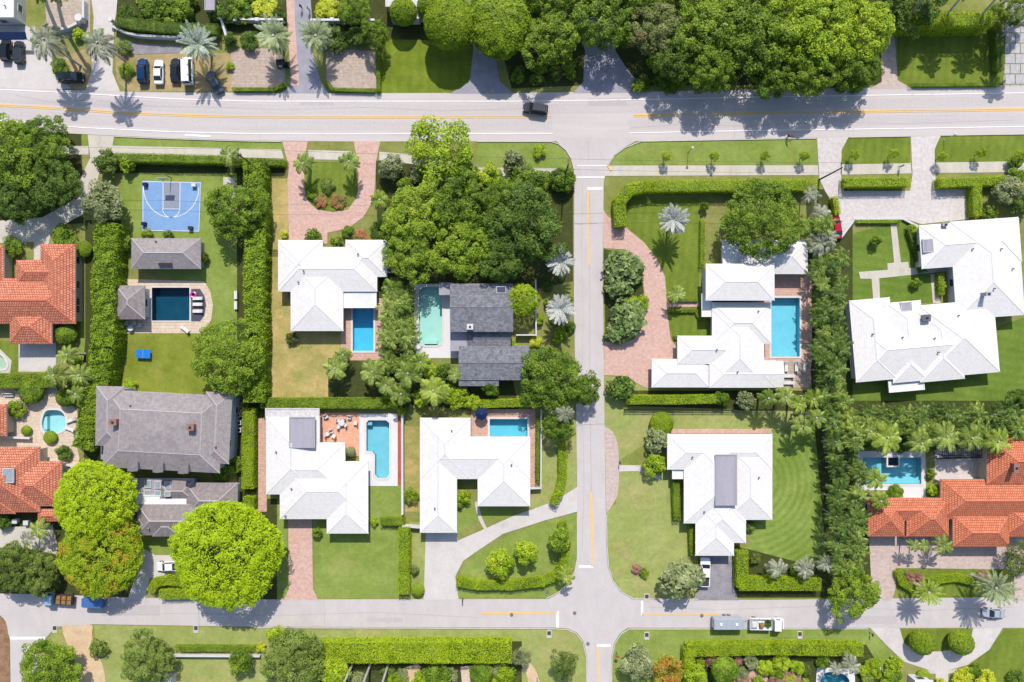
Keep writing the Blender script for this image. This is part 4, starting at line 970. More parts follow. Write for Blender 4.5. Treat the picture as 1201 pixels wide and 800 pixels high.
house('house', 'largest white house, a sprawling hip roof round a walled garden with pale paths', 'house',
      [('hip', 715, 240, 1185, 445, {'ang': 4}), ('hip', 868, 228, 1190, 688, {'ang': 4}), ('hip', 398, 600, 590, 985, {'ang': 5}), ('hip', 572, 612, 735, 990, {'ang': 5}), ('hip', 720, 615, 1075, 960, {'ang': 5}), ('hip', 700, 640, 910, 985, {'ang': 5}),
       ('hip', 410, 690, 1050, 960, {'ang': 5}), ('flat', 565, 975, 735, 1034, {'ang': 5, 'z': 2.5, 'wall': False})],
      'white_tile', 'ridge_white', ze=3.0, fr=(900, 200, 3.99), windows=12, extras=(('chimney', 738, 690, {'w': 1.3, 'd': 1.1, 'h': .7, 'mat': 'metal'}), ('skylight', 752, 352, {'w': 1.9, 'd': 2.4, 'ang': 4, 'mat': 'grey_flat'}), ('skylight', 650, 637, {'w': 2.0, 'd': 1.6, 'ang': 5, 'mat': 'grey_flat'}),
       ('chimney', 826, 255, {'w': .9, 'd': .5, 'h': .6, 'mat': 'grey_wall'}), ('chimney', 1010, 580, {'w': .8, 'd': .6, 'h': 1.6, 'mat': 'grey_wall'}), ('vent', 960, 367), ('vent', 1094, 367), ('vent', 1148, 460), ('vent', 1062, 552), ('vent', 894, 678), ('vent', 492, 766), ('vent', 782, 785), ('vent', 632, 780), ('vent', 800, 850)))
house('house', 'orange tiled house with several small hip roofs beside the palm-shaded pool', 'house',
      [('hip', 1103, 562, 1216, 609), ('hip', 1018, 584, 1113, 611), ('hip', 1018, 584, 1061, 629.5), ('hip', 1063, 584, 1113, 629.5), ('hip', 1117, 604.5, 1184, 641.5, {'z': 3.2}), ('hip', 1157, 511, 1222, 568, {'z': 3.6}), ('hip', 1176, 590, 1222, 630)],
      'orange_tile', 'ridge_orange', 'cream_wall', ze=3.0, pitch=.42, extras=(('chimney', 1188, 548, {'w': .8, 'd': 1.6, 'h': 1.0, 'mat': 'brick'}),))
house('house', 'coral tiled house with crossing hip roofs at the left edge, beside the tall lime hedge', 'house',
      [('hip', 190, 345, 355, 720), ('hip', -260, 505, 355, 720), ('hip', 75, 420, 300, 540), ('hip', 45, 650, 245, 815), ('hip', -90, 350, 20, 560)],
      'coral_tile', 'ridge_orange', 'cream_wall', ze=3.0, pitch=.42, fr=(0, 200, 4.0))
house('house', 'coral tiled house beside the cove-shaped pool, partly under the lime tree', 'house',
      [('hip', -40, 524, 47, 601), ('hip', 12, 541, 73, 594), ('hip', -30, 560, 18, 603), ('hip', 44, 597, 70, 612, {'z': 2.6}), ('hip', -40, 474, 8, 512)],
      'coral_tile', 'ridge_orange', 'cream_wall', ze=3.0, pitch=.42, extras=(('skylight', 9.5, 558, {'w': 2.0, 'd': 2.6, 'mat': 'skylight'}),))
house('house', 'big two-storey house with a weathered grey hip roof and two brick chimneys', 'house',
      [('mansard', 490, 242, 1040, 606, {'ang': -3}), ('hip', 449, 212, 580, 492, {'ang': -1}), ('hip', 957, 240, 1082, 575, {'ang': -3}), ('flat', 474, 470, 545, 555, {'z': 3.2, 'mat': 'grey_flat'})],
      'grey_shingle', 'ridge_grey', 'grey_wall', ze=5.4, pitch=.34, fr=(0, 400, 4.0), windows=14,
      extras=(('chimney', 545, 378, {'w': 1.2, 'd': 1.0, 'h': 1.2, 'mat': 'brick'}), ('chimney', 905, 402, {'w': 1.2, 'd': 1.0, 'h': 1.2, 'mat': 'brick'}), ('dormer', 632, 583), ('dormer', 750, 588), ('dormer', 868, 594), ('vent', 1012, 495), ('vent', 612, 302)))
house('house', 'grey gabled cottage with white flat roof strips, squeezed between two lime trees', 'house',
      [('hip', 150, 375, 690, 640), ('hip', 285, 470, 520, 650), ('hip', 150, 480, 290, 610), ('flat', 135, 295, 650, 440, {'z': 2.9}), ('flat', 50, 150, 640, 320, {'z': 2.7, 'mat': 'grey_flat'}), ('hip', 560, 190, 1010, 480, {'z': 2.8}), ('hip', 330, 170, 640, 345, {'z': 2.75})],
      'brown_shingle', 'ridge_grey', 'white_wall', ze=3.3, pitch=.40, fr=(140, 540, 7.273),
      extras=(('skylight', 243, 203, {'w': 1.1, 'd': 1.3}), ('skylight', 330, 208, {'w': 1.1, 'd': 1.3}), ('skylight', 412, 212, {'w': 1.1, 'd': 1.3}), ('skylight', 240, 275, {'w': 1.1, 'd': .9}), ('skylight', 330, 280, {'w': 1.1, 'd': .9}), ('skylight', 410, 285, {'w': 1.1, 'd': .9}), ('vent', 250, 580), ('vent', 550, 590)))
house('pool_house', 'long grey hip-roofed pool house between the blue court and the dark pool', 'pool house', [('hip', 154, 279.5, 235.5, 315.5)], 'grey_shingle', 'ridge_grey', 'grey_wall', ze=2.8, pitch=.40,
      extras=(('panel', 194, 310, {'w': 2.6, 'd': .5, 'mat': 'black', 'name': 'eave_vent'}), ('vent', 183, 283)))
house('pavilion', 'small square grey pavilion at the left end of the dark pool', 'pavilion', [('hip', 135.5, 334.8, 170, 374.6)], 'brown_shingle', 'ridge_grey', 'white_wall', ze=2.8, pitch=.40, windows=3)
house('house', 'slate grey shingled house between the pale turquoise pool and the side street', 'house',
      [('gable', 45, 72, 467, 396, {'z': 4.6, 'pitch': .12}), ('gable', 103, 490, 575, 720, {'z': 3.6, 'pitch': .16}), ('gable', 103, 640, 372, 760, {'z': 3.3, 'pitch': .1}), ('gable', 160, 380, 452, 500, {'z': 3.1, 'pitch': .2}), ('flat', 45, 394, 170, 525, {'z': 2.8, 'mat': 'grey_flat'}), ('flat', -30, 65, 60, 150, {'z': 2.8, 'mat': 'grey_flat'})],
      'slate_shingle', 'ridge_dark', 'white_wall', ze=4.5, fr=(520, 320, 5.714), extras=(('chimney', 180, 362, {'w': 1.0, 'd': .9, 'h': .8, 'mat': 'white_wall'}), ('skylight', 388, 114, {'w': 1.7, 'd': 1.2, 'mat': 'dark_glass'})))
house('outbuilding', 'white flat-roofed building in the top left corner above the parked cars', 'building', [('flat', -60, -40, 16.5, 20.5, {'z': 3.2, 'over': .05})], 'white_tile', 'ridge_white', 'white_wall', extras=(('vent', 6, 7),), windows=4)
house('outbuilding', 'white building corner showing at the bottom edge below the grey-green trees', 'building', [('flat', 180, 796, 200, 830, {'z': 2.8, 'over': .2})], 'white_tile', 'ridge_white', 'white_wall', windows=2)
house('outbuilding', 'small white roof among the shrubs at the bottom edge right of centre', 'building', [('flat', 1073, 798, 1094, 830, {'z': 2.8, 'over': .2})], 'white_tile', 'ridge_white', 'white_wall', windows=2)
house('outbuilding', 'pale roof glimpsed at the top edge left of the clipped ficus trees', 'building', [('flat', 452, -40, 466, 8, {'z': 2.8, 'over': .2}), ('flat', 480, -40, 492, 22, {'z': 2.9, 'over': .2})], 'white_tile', 'ridge_white', 'cream_wall', flatm='gravel_flat', windows=2)
house('outbuilding', 'pale shed roof at the top edge behind the hedge bed', 'building', [('flat', 240, -30, 252, 12, {'z': 2.6, 'over': .2})], 'white_tile', 'ridge_white', 'cream_wall', flatm='grey_flat', windows=2)
# ------------------------------------------------------------------ trees: (px, py, radius px, height m, crown, colour, label)
G_ = 'big trees over the north edge of the main road'
for a in (
    (12, 182, 44, 8.5, 'broad', 'mid', 'large green tree cut off by the left edge, below the main road'),
    (52, 168, 34, 7.5, 'broad', 'mid', 'green tree nearest the main road at the left, beside the pale driveway mouth'),
    (66, 214, 32, 7.5, 'broad', 'dark', 'dark green tree overhanging the grey driveway above the coral tiled house'),
    (22, 232, 34, 7, 'broad', 'dark', 'dark green tree shading the driveway directly above the coral tiled house'),
    (122, 238, 23, 6.5, 'bush', 'olive', 'pale olive tree at the top end of the tall lime hedge'),
    (276, 246, 36, 8, 'broad', 'mid', 'bushy green tree right of the blue basketball court'),
    (268, 417, 43, 9, 'dense', 'mid', 'big round dense tree on the lawn above the big grey house'),
    (112, 586, 46, 10, 'dome', 'lime', 'lime green tree below the tall hedge, touching the big grey house'),
    (119, 650, 49, 8.2, 'dome', 'limegold', 'lime tree flushed with golden leaves, over the parked blue trailer'),
    (265, 650, 63, 11, 'dome', 'lime', 'biggest lime green round tree beside the bottom road'),
    (14, 666, 33, 7, 'broad', 'greygreen', 'grey-green tree cut off by the left edge above the bottom road'),
    (46, 671, 26, 6, 'broad', 'greygreen', 'grey-green tree behind the parked light blue truck cab'),
    (58, 784, 38, 7, 'broad', 'mid', 'round green tree in the bottom left corner beside the shell drive'),
    (172, 772, 34, 6.5, 'broad', 'greygreen', 'grey-green tree left of the low hedge and white wall at the bottom'),
    (282, 776, 14, 4, 'bush', 'mid', 'small round green tree in front of the white wall at the bottom'),
    (345, 776, 42, 7, 'broad', 'greygreen', 'wide grey-green tree at the left end of the long lime hedge at the bottom'),
    (393, 788, 17, 4.5, 'bush', 'fresh', 'small bright green tree just below the left end of the long bottom hedge'),
    (645, 46, 36, 9, 'broad', 'mid', 'green tree between the two shaded driveway mouths north of the main road'),
    (711, 22, 42, 10, 'broad', 'mid', 'leafy tree arching over the right-hand shaded driveway mouth'),
    (768, 34, 38, 9.5, 'broad', 'brown', 'tree with browned leaves at the top edge, right of the shaded drive'),
    (770, 72, 10, 4, 'bush', 'fresh', 'small light green tree at the roadside under the browned tree'),
    (828, 38, 42, 11, 'broad', 'mid', 'green tree at the top edge right of the browned tree'),
    (832, 82, 30, 10, 'broad', 'mid', 'green tree leaning over the main road right of the browned tree'),
    (888, 48, 46, 11.5, 'broad', 'mid', 'tall tree in the middle of the row casting a broad shadow over the main road'),
    (905, 92, 26, 9, 'broad', 'mid', 'lower tree reaching the road edge in the middle of the northern row'),
    (958, 40, 50, 12, 'broad', 'fresh', 'tallest bright green tree in the row north of the main road'),
    (948, 88, 30, 10, 'broad', 'mid', 'tree at the road edge below the tallest bright green tree'),
    (1012, 34, 40, 11, 'broad', 'fresh', 'bright green tree at the right end of the northern row, by the pale drive'),
    (1005, 80, 30, 9, 'broad', 'mid', 'tree at the road edge beside the pale pink drive, end of the northern row'),
    (518, 178, 46, 8, 'loose', 'fresh', 'feathery light green tree leaning over the main road, left of the side street'),
    (487, 252, 40, 9, 'broad', 'grove', 'green tree at the left end of the dense grove, by the pink looped drive'),
    (480, 300, 34, 8, 'broad', 'mid', 'green tree of the grove right beside the white house with the looped drive'),
    (540, 238, 36, 9, 'broad', 'mid', 'green tree at the upper middle of the dense grove'),
    (543, 290, 42, 8.4, 'broad', 'grove', 'green tree of the grove overhanging the roof of the slate grey house'),
    (590, 240, 34, 9, 'broad', 'mid', 'green tree of the grove left of the darkest crown'),
    (618, 262, 48, 11, 'broad', 'dark', 'darkest and largest crown of the grove, beside the side street'),
    (590, 302, 32, 9, 'broad', 'dark', 'dark green tree of the grove just above the slate grey house'),
    (612, 352, 20, 6, 'dense', 'fresh', 'compact bright green tree between the slate grey house and a silver palm'),
    (648, 443, 42, 8, 'broad', 'mid', 'wide green tree reaching over the side street below the slate grey house'),
    (686, 458, 20, 6, 'broad', 'mid', 'small tree leaning out over the side street asphalt'),
    (655, 500, 20, 6, 'broad', 'mid', 'green tree at the top of the narrow hedge by the side street'),
    (893, 257, 46, 9, 'dense', 'mid', 'big round dense tree shading the flat roof of the house with the long pool'),
    (655, 634, 15, 4.5, 'bush', 'mid', 'upright tree on the corner lawn island nearest the side street'),
    (617, 648, 14, 4.5, 'bush', 'fresh', 'round tree in the middle of the corner lawn island'),
    (586, 660, 16, 4.5, 'bush', 'fresh', 'round bright tree on the corner lawn island nearest the pale driveway'),
    (798, 678, 25, 6, 'fleshy', 'olive', 'round leathery-leaved tree beside the parked white pickup'),
    (746, 777, 20, 5, 'bush', 'olive', 'pale leafy tree on the lawn at the bottom right corner of the crossing'),
    (783, 788, 19, 4.5, 'bush', 'rust', 'rust-tinted bushy tree left of the bottom right lime hedge'),
    (662, 779, 18, 5.5, 'loose', 'greygreen', 'airy grey-green tree on the lawn left of the lower side street'),
    (612, 770, 13, 4, 'loose', 'olive', 'thin brownish tree at the right end of the long bottom hedge'),
    (1000, 696, 32, 7.5, 'broad', 'mid', 'tree at the foot of the dark belt leaning over the bottom road'),
    (1183, 224, 18, 5, 'bush', 'olive', 'olive green round tree right of the clipped hedge beside the white court'),
    (1196, 655, 22, 6, 'loose', 'greygreen', 'grey-green tree cut off by the right edge below the orange house'),
    (1195, 468, 14, 6, 'broad', 'dark', 'dark tree at the right edge where the lawn meets the palm belt'),
    (814, 790, 13, 4.5, 'bush', 'fresh', 'bright green garden tree tucked inside the bottom right hedge corner'),
    (850, 786, 16, 4.5, 'ball', 'mid', 'rounded green garden tree below the bottom right hedge'),
    (1075, -4, 42, 8, 'broad', 'dark', 'dark tree at the top edge behind the tall clipped hedge'),
    (1195, 14, 20, 6, 'broad', 'mid', 'green tree in the top right corner above the stone drive'),
    (1165, 20, 15, 5, 'broad', 'mid', 'green tree at the right end of the tall clipped hedge at the top'),
    (415, 10, 22, 6, 'broad', 'mid', 'green tree at the top edge left of the pale strip roofs'),
    (440, 40, 18, 6.5, 'broad', 'mid', 'green tree shading the left of the checked lawn by the pink parking pad'),
    (473, 14, 16, 5.5, 'ball', 'clip', 'rounded tree between two pale strips at the top edge'),
    (504, 8, 15, 5.5, 'ball', 'clip', 'rounded tree just left of the clipped ficus pair'),
    (612, 12, 20, 8, 'broad', 'mid', 'green tree at the top edge squeezed right of the clipped ficus pair'),
    (575, 452, 13, 4, 'loose', 'mid', 'small tree at the lower left corner of the slate grey house'),
):
    grp = 'trees of the grove' if 'grove' in a[6] else G_ if 'northern row' in a[6] or 'row ' in a[6] else None
    plant('tree', a[6], 'tree', a[0], a[1], a[2], a[3], a[4], a[5], grp)
plant('tree', 'clipped ficus with a smooth domed crown, left one of the pair', 'tree', 528, 27, 31, 9, 'clipbig', 'clip', 'clipped ficus trees')
plant('tree', 'clipped ficus with a smooth domed crown, right and larger one of the pair', 'tree', 586, 24, 37, 9.5, 'clipbig', 'clip', 'clipped ficus trees', 1, 1.2)

# ------------------------------------------------------------------ shrubs
for a in (
    (633, 177, 8, 1.4, 'bush', 'fresh', 'small bright shrub on the verge near the side street corner'),
    (602, 187, 12, 3, 'fleshy', 'olive', 'round olive shrub on the verge left of the side street corner'),
    (661, 212, 15, 3.5, 'bush', 'mid', 'dark bushy shrub at the side street corner, beside the sidewalk end'),
    (622, 213, 18, 3.5, 'bush', 'mid', 'leafy shrub below the sidewalk at the top right of the grove'),
    (575, 208, 15, 3.5, 'bush', 'fresh', 'light green shrub below the sidewalk at the top middle of the grove'),
    (458, 196, 16, 4, 'bush', 'olive', 'olive shrub left of the feathery tree at the pink drive'),
    (732, 316, 24, 3.6, 'fleshy', 'gloss', 'upper glossy-leaved shrub mass on the island of the pink crescent drive'),
    (722, 335, 15, 3, 'fleshy', 'gloss', 'glossy shrub between the two large shrub masses on the crescent island'),
    (737, 372, 23, 3.6, 'fleshy', 'gloss', 'lower glossy-leaved shrub mass on the island of the pink crescent drive'),
    (748, 358, 13, 2.5, 'bush', 'fresh', 'bright shrub at the right edge of the crescent drive island'),
    (722, 390, 14, 2.5, 'fleshy', 'gloss', 'glossy shrub at the bottom tip of the crescent drive island'),
    (728, 455, 16, 3.4, 'fleshy', 'dark', 'dark palm-like shrub at the left end of the lime hedge below the crescent drive'),
    (776, 497, 14, 2.2, 'ball', 'clip', 'clipped bright round shrub at the top left corner of the white house'),
    (771, 516, 15, 3.4, 'fleshy', 'olive', 'pale large-leaved shrub between the clipped round one and the walkway'),
    (768, 546, 15, 3, 'bush', 'fresh', 'bright bushy shrub at the end of the pale front walkway'),
    (756, 672, 6, 1.0, 'bush', 'mid', 'small green shrub in the round soil bed on the corner lawn'),
    (746, 668, 5, .8, 'bush', 'pinkish', 'small reddish shrub in the round soil bed on the corner lawn'),
    (1027, 283, 7, 2.2, 'bush', 'mid', 'small round shrub on the upper lawn of the walled garden'),
    (1074, 332, 6, 1.8, 'bush', 'mid', 'small round shrub on the lower lawn of the walled garden'),
    (1105, 335, 5, 1.4, 'bush', 'fresh', 'narrow bright shrub between the garden path and the largest white house'),
    (1070, 270, 7, 1.6, 'bush', 'fresh', 'bright shrub at the corner of the low garden kerb by the largest white house'),
    (1160, 252, 10, 2.6, 'bush', 'mid', 'green shrub at the foot of the clipped hedge running down beside the white court'),
    (115, 760, 11, 2.2, 'fleshy', 'greygreen', 'blue-grey spiky shrub right of the shell drive at the bottom left'),
    (325, 744, 13, 3.2, 'bush', 'fresh', 'light green shrub above the wide grey-green tree at the bottom road'),
    (306, 759, 6, 1.4, 'bush', 'yellow', 'yellow shrub at the right end of the low hedge and white wall'),
    (372, 625, 6, 1.8, 'bush', 'mid', 'small shrub beside the top of the straight pink drive'),
    (486, 668, 6, 1.6, 'bush', 'brown', 'dark brownish shrub right of the narrow lime hedge by the pale drive'),
    (490, 692, 8, 1.4, 'ball', 'hedge_mid', 'low clipped shrub at the lower left corner of the pale drive'),
    (342, 397, 7, 1.6, 'bush', 'brown', 'dark purple-brown shrub at the lower left corner of the house with the looped drive'),
    (411, 530, 6, 2.4, 'ball', 'olive', 'clipped shrub in the corner of the terracotta patio against the white house'),
    (368, 278, 10, 2.8, 'fleshy', 'mid', 'leafy shrub left of the front door of the house with the looped drive'),
    (395, 284, 7, 2.6, 'fleshy', 'mid', 'leafy shrub right of the front door of the house with the looped drive'),
    (408, 272, 8, 1.6, 'bush', 'mid', 'green shrub by the house wall right of the looped drive'),
    (423, 277, 9, 1.2, 'bush', 'flower', 'orange flowering shrub in the front bed of the house with the looped drive'),
    (445, 270, 11, 2.2, 'bush', 'dark', 'dark shrub at the corner between the looped drive house and the grove'),
    (334, 275, 5, 1.2, 'bush', 'yellow', 'yellow-green shrub at the top left corner of the looped drive house'),
    (376, 235, 8, .9, 'bush', 'flower', 'orange flowering shrub at the left of the drive loop island'),
    (397, 236, 9, .9, 'bush', 'flower', 'orange flowering shrub at the right of the drive loop island'),
    (366, 224, 9, 1.2, 'bush', 'mid', 'green shrub at the lower left of the drive loop island'),
    (385, 218, 9, 1.0, 'bush', 'greygreen', 'grey-green shrub in the middle of the drive loop island'),
    (98, 292, 10, 2, 'ball', 'hedge_mid', 'clipped round shrub at the top right corner of the coral tiled house'),
    (76, 277, 16, 2, 'bush', 'mid', 'low green shrub along the top wall of the coral tiled house'),
    (14, 290, 12, 2.2, 'bush', 'mid', 'bright green shrub left of the path to the coral tiled house'),
    (77, 392, 13, 2.6, 'ball', 'mid', 'round green shrub at the lower right corner of the coral tiled house'),
    (37, 460, 14, 3, 'ball', 'mid', 'clipped green shrub between the hedge and the beige patio at the left'),
    (77, 466, 11, 2.6, 'ball', 'mid', 'clipped round green shrub right above the cove-shaped pool'),
    (20, 480, 11, 2, 'bush', 'mid', 'green shrub on the beige patio left of the cove-shaped pool'),
    (59, 513, 8, 1.2, 'ball', 'hedge_mid', 'clipped low oval shrub just below the cove-shaped pool'),
    (31, 505, 6, 1.2, 'ball', 'hedge_mid', 'small clipped shrub on the patio left of the cove-shaped pool'),
    (75, 531, 9, 1.8, 'bush', 'dark', 'dark shrub at the lower right of the beige patio'),
    (4, 612, 10, 2.2, 'bush', 'dark', 'dark shrub at the left edge below the coral tiled roofs'),
    (152, 453, 9, 1.4, 'bush', 'fresh', 'bright shrub at the top left of the big grey house'),
    (272, 545, 12, 2.4, 'bush', 'mid', 'green shrub at the lower right corner of the big grey house'),
    (258, 556, 10, 2.4, 'bush', 'mid', 'dark bushy shrub under the right end of the big grey house'),
    (240, 302, 5, 2, 'bush', 'mid', 'shrub at the right end of the long pool house'),
    (142, 284, 11, 2.6, 'bush', 'mid', 'leafy shrub at the left end of the long pool house'),
    (172, 274, 7, 1.6, 'bush', 'mid', 'green shrub between the blue court and the left end of the pool house'),
    (197, 275, 6, 1.4, 'fleshy', 'greygreen', 'spiky shrub between the blue court and the middle of the pool house'),
    (628, 400, 7, 1.2, 'bush', 'yellow', 'yellow-green shrub at the right of the slate grey house'),
    (633, 375, 6, 1.6, 'bush', 'fresh', 'light shrub outside the white garden wall by the slate grey house'),
    (600, 403, 6, .9, 'bush', 'fresh', 'low bright shrub right of the lower slate roof'),
    (544, 583, 8, 2, 'bush', 'fresh', 'light green shrub in the courtyard of the U-shaped white house'),
    (538, 592, 6, 1.4, 'bush', 'mid', 'dark green shrub at the edge of the courtyard of the U-shaped house'),
    (439, 612, 5, 1.2, 'bush', 'fresh', 'small bright shrub at the corner below the L-shaped pool lawn'),
    (482, 580, 10, 2.6, 'loose', 'fresh', 'light shrub on the narrow strip between two white houses'),
    (471, 482, 6, 2.6, 'loose', 'fresh', 'pale shrub at the top of the long white boundary wall'),
    (535, 465, 14, 3, 'bush', 'fresh', 'bright bushy shrub at the top edge of the U-shaped white house'),
    (555, 472, 9, 2.6, 'bush', 'fresh', 'light shrub left of the dark blue parasol'),
    (874, 470, 12, 3.4, 'fleshy', 'olive', 'pale yellowish shrub below the house with the long pool'),
    (846, 467, 9, 2.8, 'bush', 'mid', 'green shrub at the right end of the straight lime hedge below the white house'),
    (826, 242, 5, 2.2, 'bush', 'mid', 'small shrub under the clipped hedge north of the low lawn hedge'),
    (933, 668, 8, 2, 'bush', 'mid', 'green shrub in the row of palms above the bottom road'),
    (886, 655, 7, 2, 'loose', 'greygreen', 'thin shrub inside the corner of the clipped hedge by the patched driveway'),
    (878, 617, 7, 1.6, 'bush', 'greygreen', 'shrub at the lower right corner of the house with the grey roof box'),
    (1178, 673, 5, 1, 'bush', 'yellow', 'yellow-green shrub at the right end of the garden island'),
    (1130, 795, 12, 2, 'bush', 'yellow', 'yellow shrub right of the bottom garden path'),
    (1156, 796, 11, 2, 'bush', 'yellow', 'yellow-green shrub at the bottom edge towards the right corner'),
    (1104, 800, 6, 1.4, 'bush', 'yellow', 'small yellow shrub closing the bottom garden path'),
    (1143, 786, 9, 1.8, 'bush', 'mid', 'green shrub behind the yellow ones at the bottom right'),
    (1192, 795, 10, 2, 'bush', 'dark', 'dark shrub in the bottom right corner'),
    (1083, 793, 8, 1.2, 'ball', 'hedge_mid', 'small clipped shrub left of the bottom garden path'),
    (1045, 796, 12, 2, 'bush', 'mid', 'green shrub right of the bottom corner pool'),
    (1022, 782, 9, 1.8, 'bush', 'fresh', 'light green shrub at the right end of the bottom right hedge'),
    (880, 776, 10, 2, 'bush', 'olive', 'olive shrub below the left half of the bottom right hedge'),
    (898, 783, 10, 2, 'bush', 'fresh', 'bright shrub below the middle of the bottom right hedge'),
    (917, 777, 10, 2, 'bush', 'fresh', 'leafy shrub right of the middle below the bottom right hedge'),
    (935, 783, 9, 2, 'bush', 'fresh', 'pale shrub left of the bottom corner pool'),
    (872, 795, 8, 1.2, 'bush', 'pinkish', 'pinkish shrub in the bottom right garden'),
    (965, 776, 8, 2, 'bush', 'mid', 'green shrub just above the bottom corner pool'),
    (512, 792, 18, 2.6, 'bush', 'mid', 'dark green shrub below the middle of the long bottom hedge'),
    (565, 790, 14, 2.6, 'ball', 'mid', 'rounded shrub below the right half of the long bottom hedge'),
    (592, 792, 12, 2.2, 'bush', 'fresh', 'bright shrub at the lower right end of the long bottom hedge'),
    (312, 10, 16, 1.8, 'bush', 'yellow', 'yellow-green shrub mass left of the brick-edged drive at the top'),
    (384, 10, 14, 1.8, 'bush', 'yellow', 'yellow-green shrub mass right of the brick-edged drive at the top'),
    (282, 14, 14, 2.6, 'bush', 'mid', 'green shrub left of the yellow-green mass at the top edge'),
    (405, 18, 10, 2.2, 'bush', 'mid', 'green shrub right of the yellow-green mass at the top edge'),
    (180, 12, 15, 3, 'bush', 'mid', 'green shrub behind the clipped bed in the top left'),
    (212, 10, 14, 3, 'bush', 'mid', 'green shrub at the top edge left of the pale shed roof'),
    (266, 16, 12, 3, 'bush', 'dark', 'dark shrub right of the pale shed roof at the top edge'),
    (150, 18, 11, 2.2, 'bush', 'dark', 'dark shrub beside the pale drive at the top left'),
    (200, 30, 10, 2, 'bush', 'mid', 'low green shrub behind the curved white wall'),
    (293, 48, 12, 2, 'bush', 'dark', 'dark shrub below the white wall left of the first date palm'),
    (270, 46, 8, 2, 'bush', 'dark', 'dark shrub in the angle of the white wall'),
    (393, 46, 16, 2.6, 'bush', 'dark', 'dark shrub below the white wall above the right pink parking pad'),
    (420, 44, 14, 2.6, 'bush', 'dark', 'dark shrub above the right corner of the pink parking pad'),
    (270, 78, 5, 1, 'bush', 'fresh', 'bright low shrub at the left edge of the pale parking pad'),
    (92, 40, 7, 1.6, 'fleshy', 'fresh', 'bright green shrub beside the round white gate pier'),
    (70, 80, 12, 1.6, 'bush', 'mid', 'low green shrub beside the parked dark green car'),
    (146, 56, 9, 1.4, 'bush', 'greygreen', 'grey-green shrub at the left end of the curved white wall'),
    (148, 82, 9, 1.2, 'bush', 'mid', 'low green shrub at the foot of the leaning palm by the parked blue car'),
    (1190, 190, 9, 2.2, 'bush', 'mid', 'green shrub at the right edge on the sidewalk'),
    (1190, 208, 12, 3, 'bush', 'mid', 'dark shrub at the right edge behind the clipped hedge'),
    (1198, 238, 12, 3, 'bush', 'dark', 'dark shrub at the right edge above the largest white house'),
    (1096, 575, 9, 2.4, 'bush', 'fresh', 'bright shrub between the palm-shaded pool and the orange house'),
    (1092, 556, 5, 1.6, 'bush', 'mid', 'narrow green shrub right of the palm-shaded pool'),
    (1050, 577, 9, 1, 'bush', 'mid', 'low green shrub below the palm-shaded pool'),
    (125, 190, 15, 4, 'bush', 'greygreen', 'grey-green shrub at the left end of the roadside hedge by the pale drive'),
    (150, 193, 9, 2.6, 'fleshy', 'fresh', 'light fan-leaved shrub beside the grey-green one at the roadside hedge'),
):
    nm = 'topiary' if a[4] == 'ball' else 'shrub'
    plant(nm, a[6], 'clipped shrub' if nm == 'topiary' else 'shrub', a[0], a[1], a[2], a[3], a[4], a[5], None, trunk=False)
for x, lb in ((1081, 'left clipped ball shrub on the lawn island of the pale U-shaped drive'), (1127, 'right clipped ball shrub on the lawn island of the pale U-shaped drive')):
    plant('topiary', lb, 'clipped shrub', x, 753.5, 14.2, 4.2, 'ball', 'hedge_mid', 'clipped ball shrubs on the U-shaped drive island')

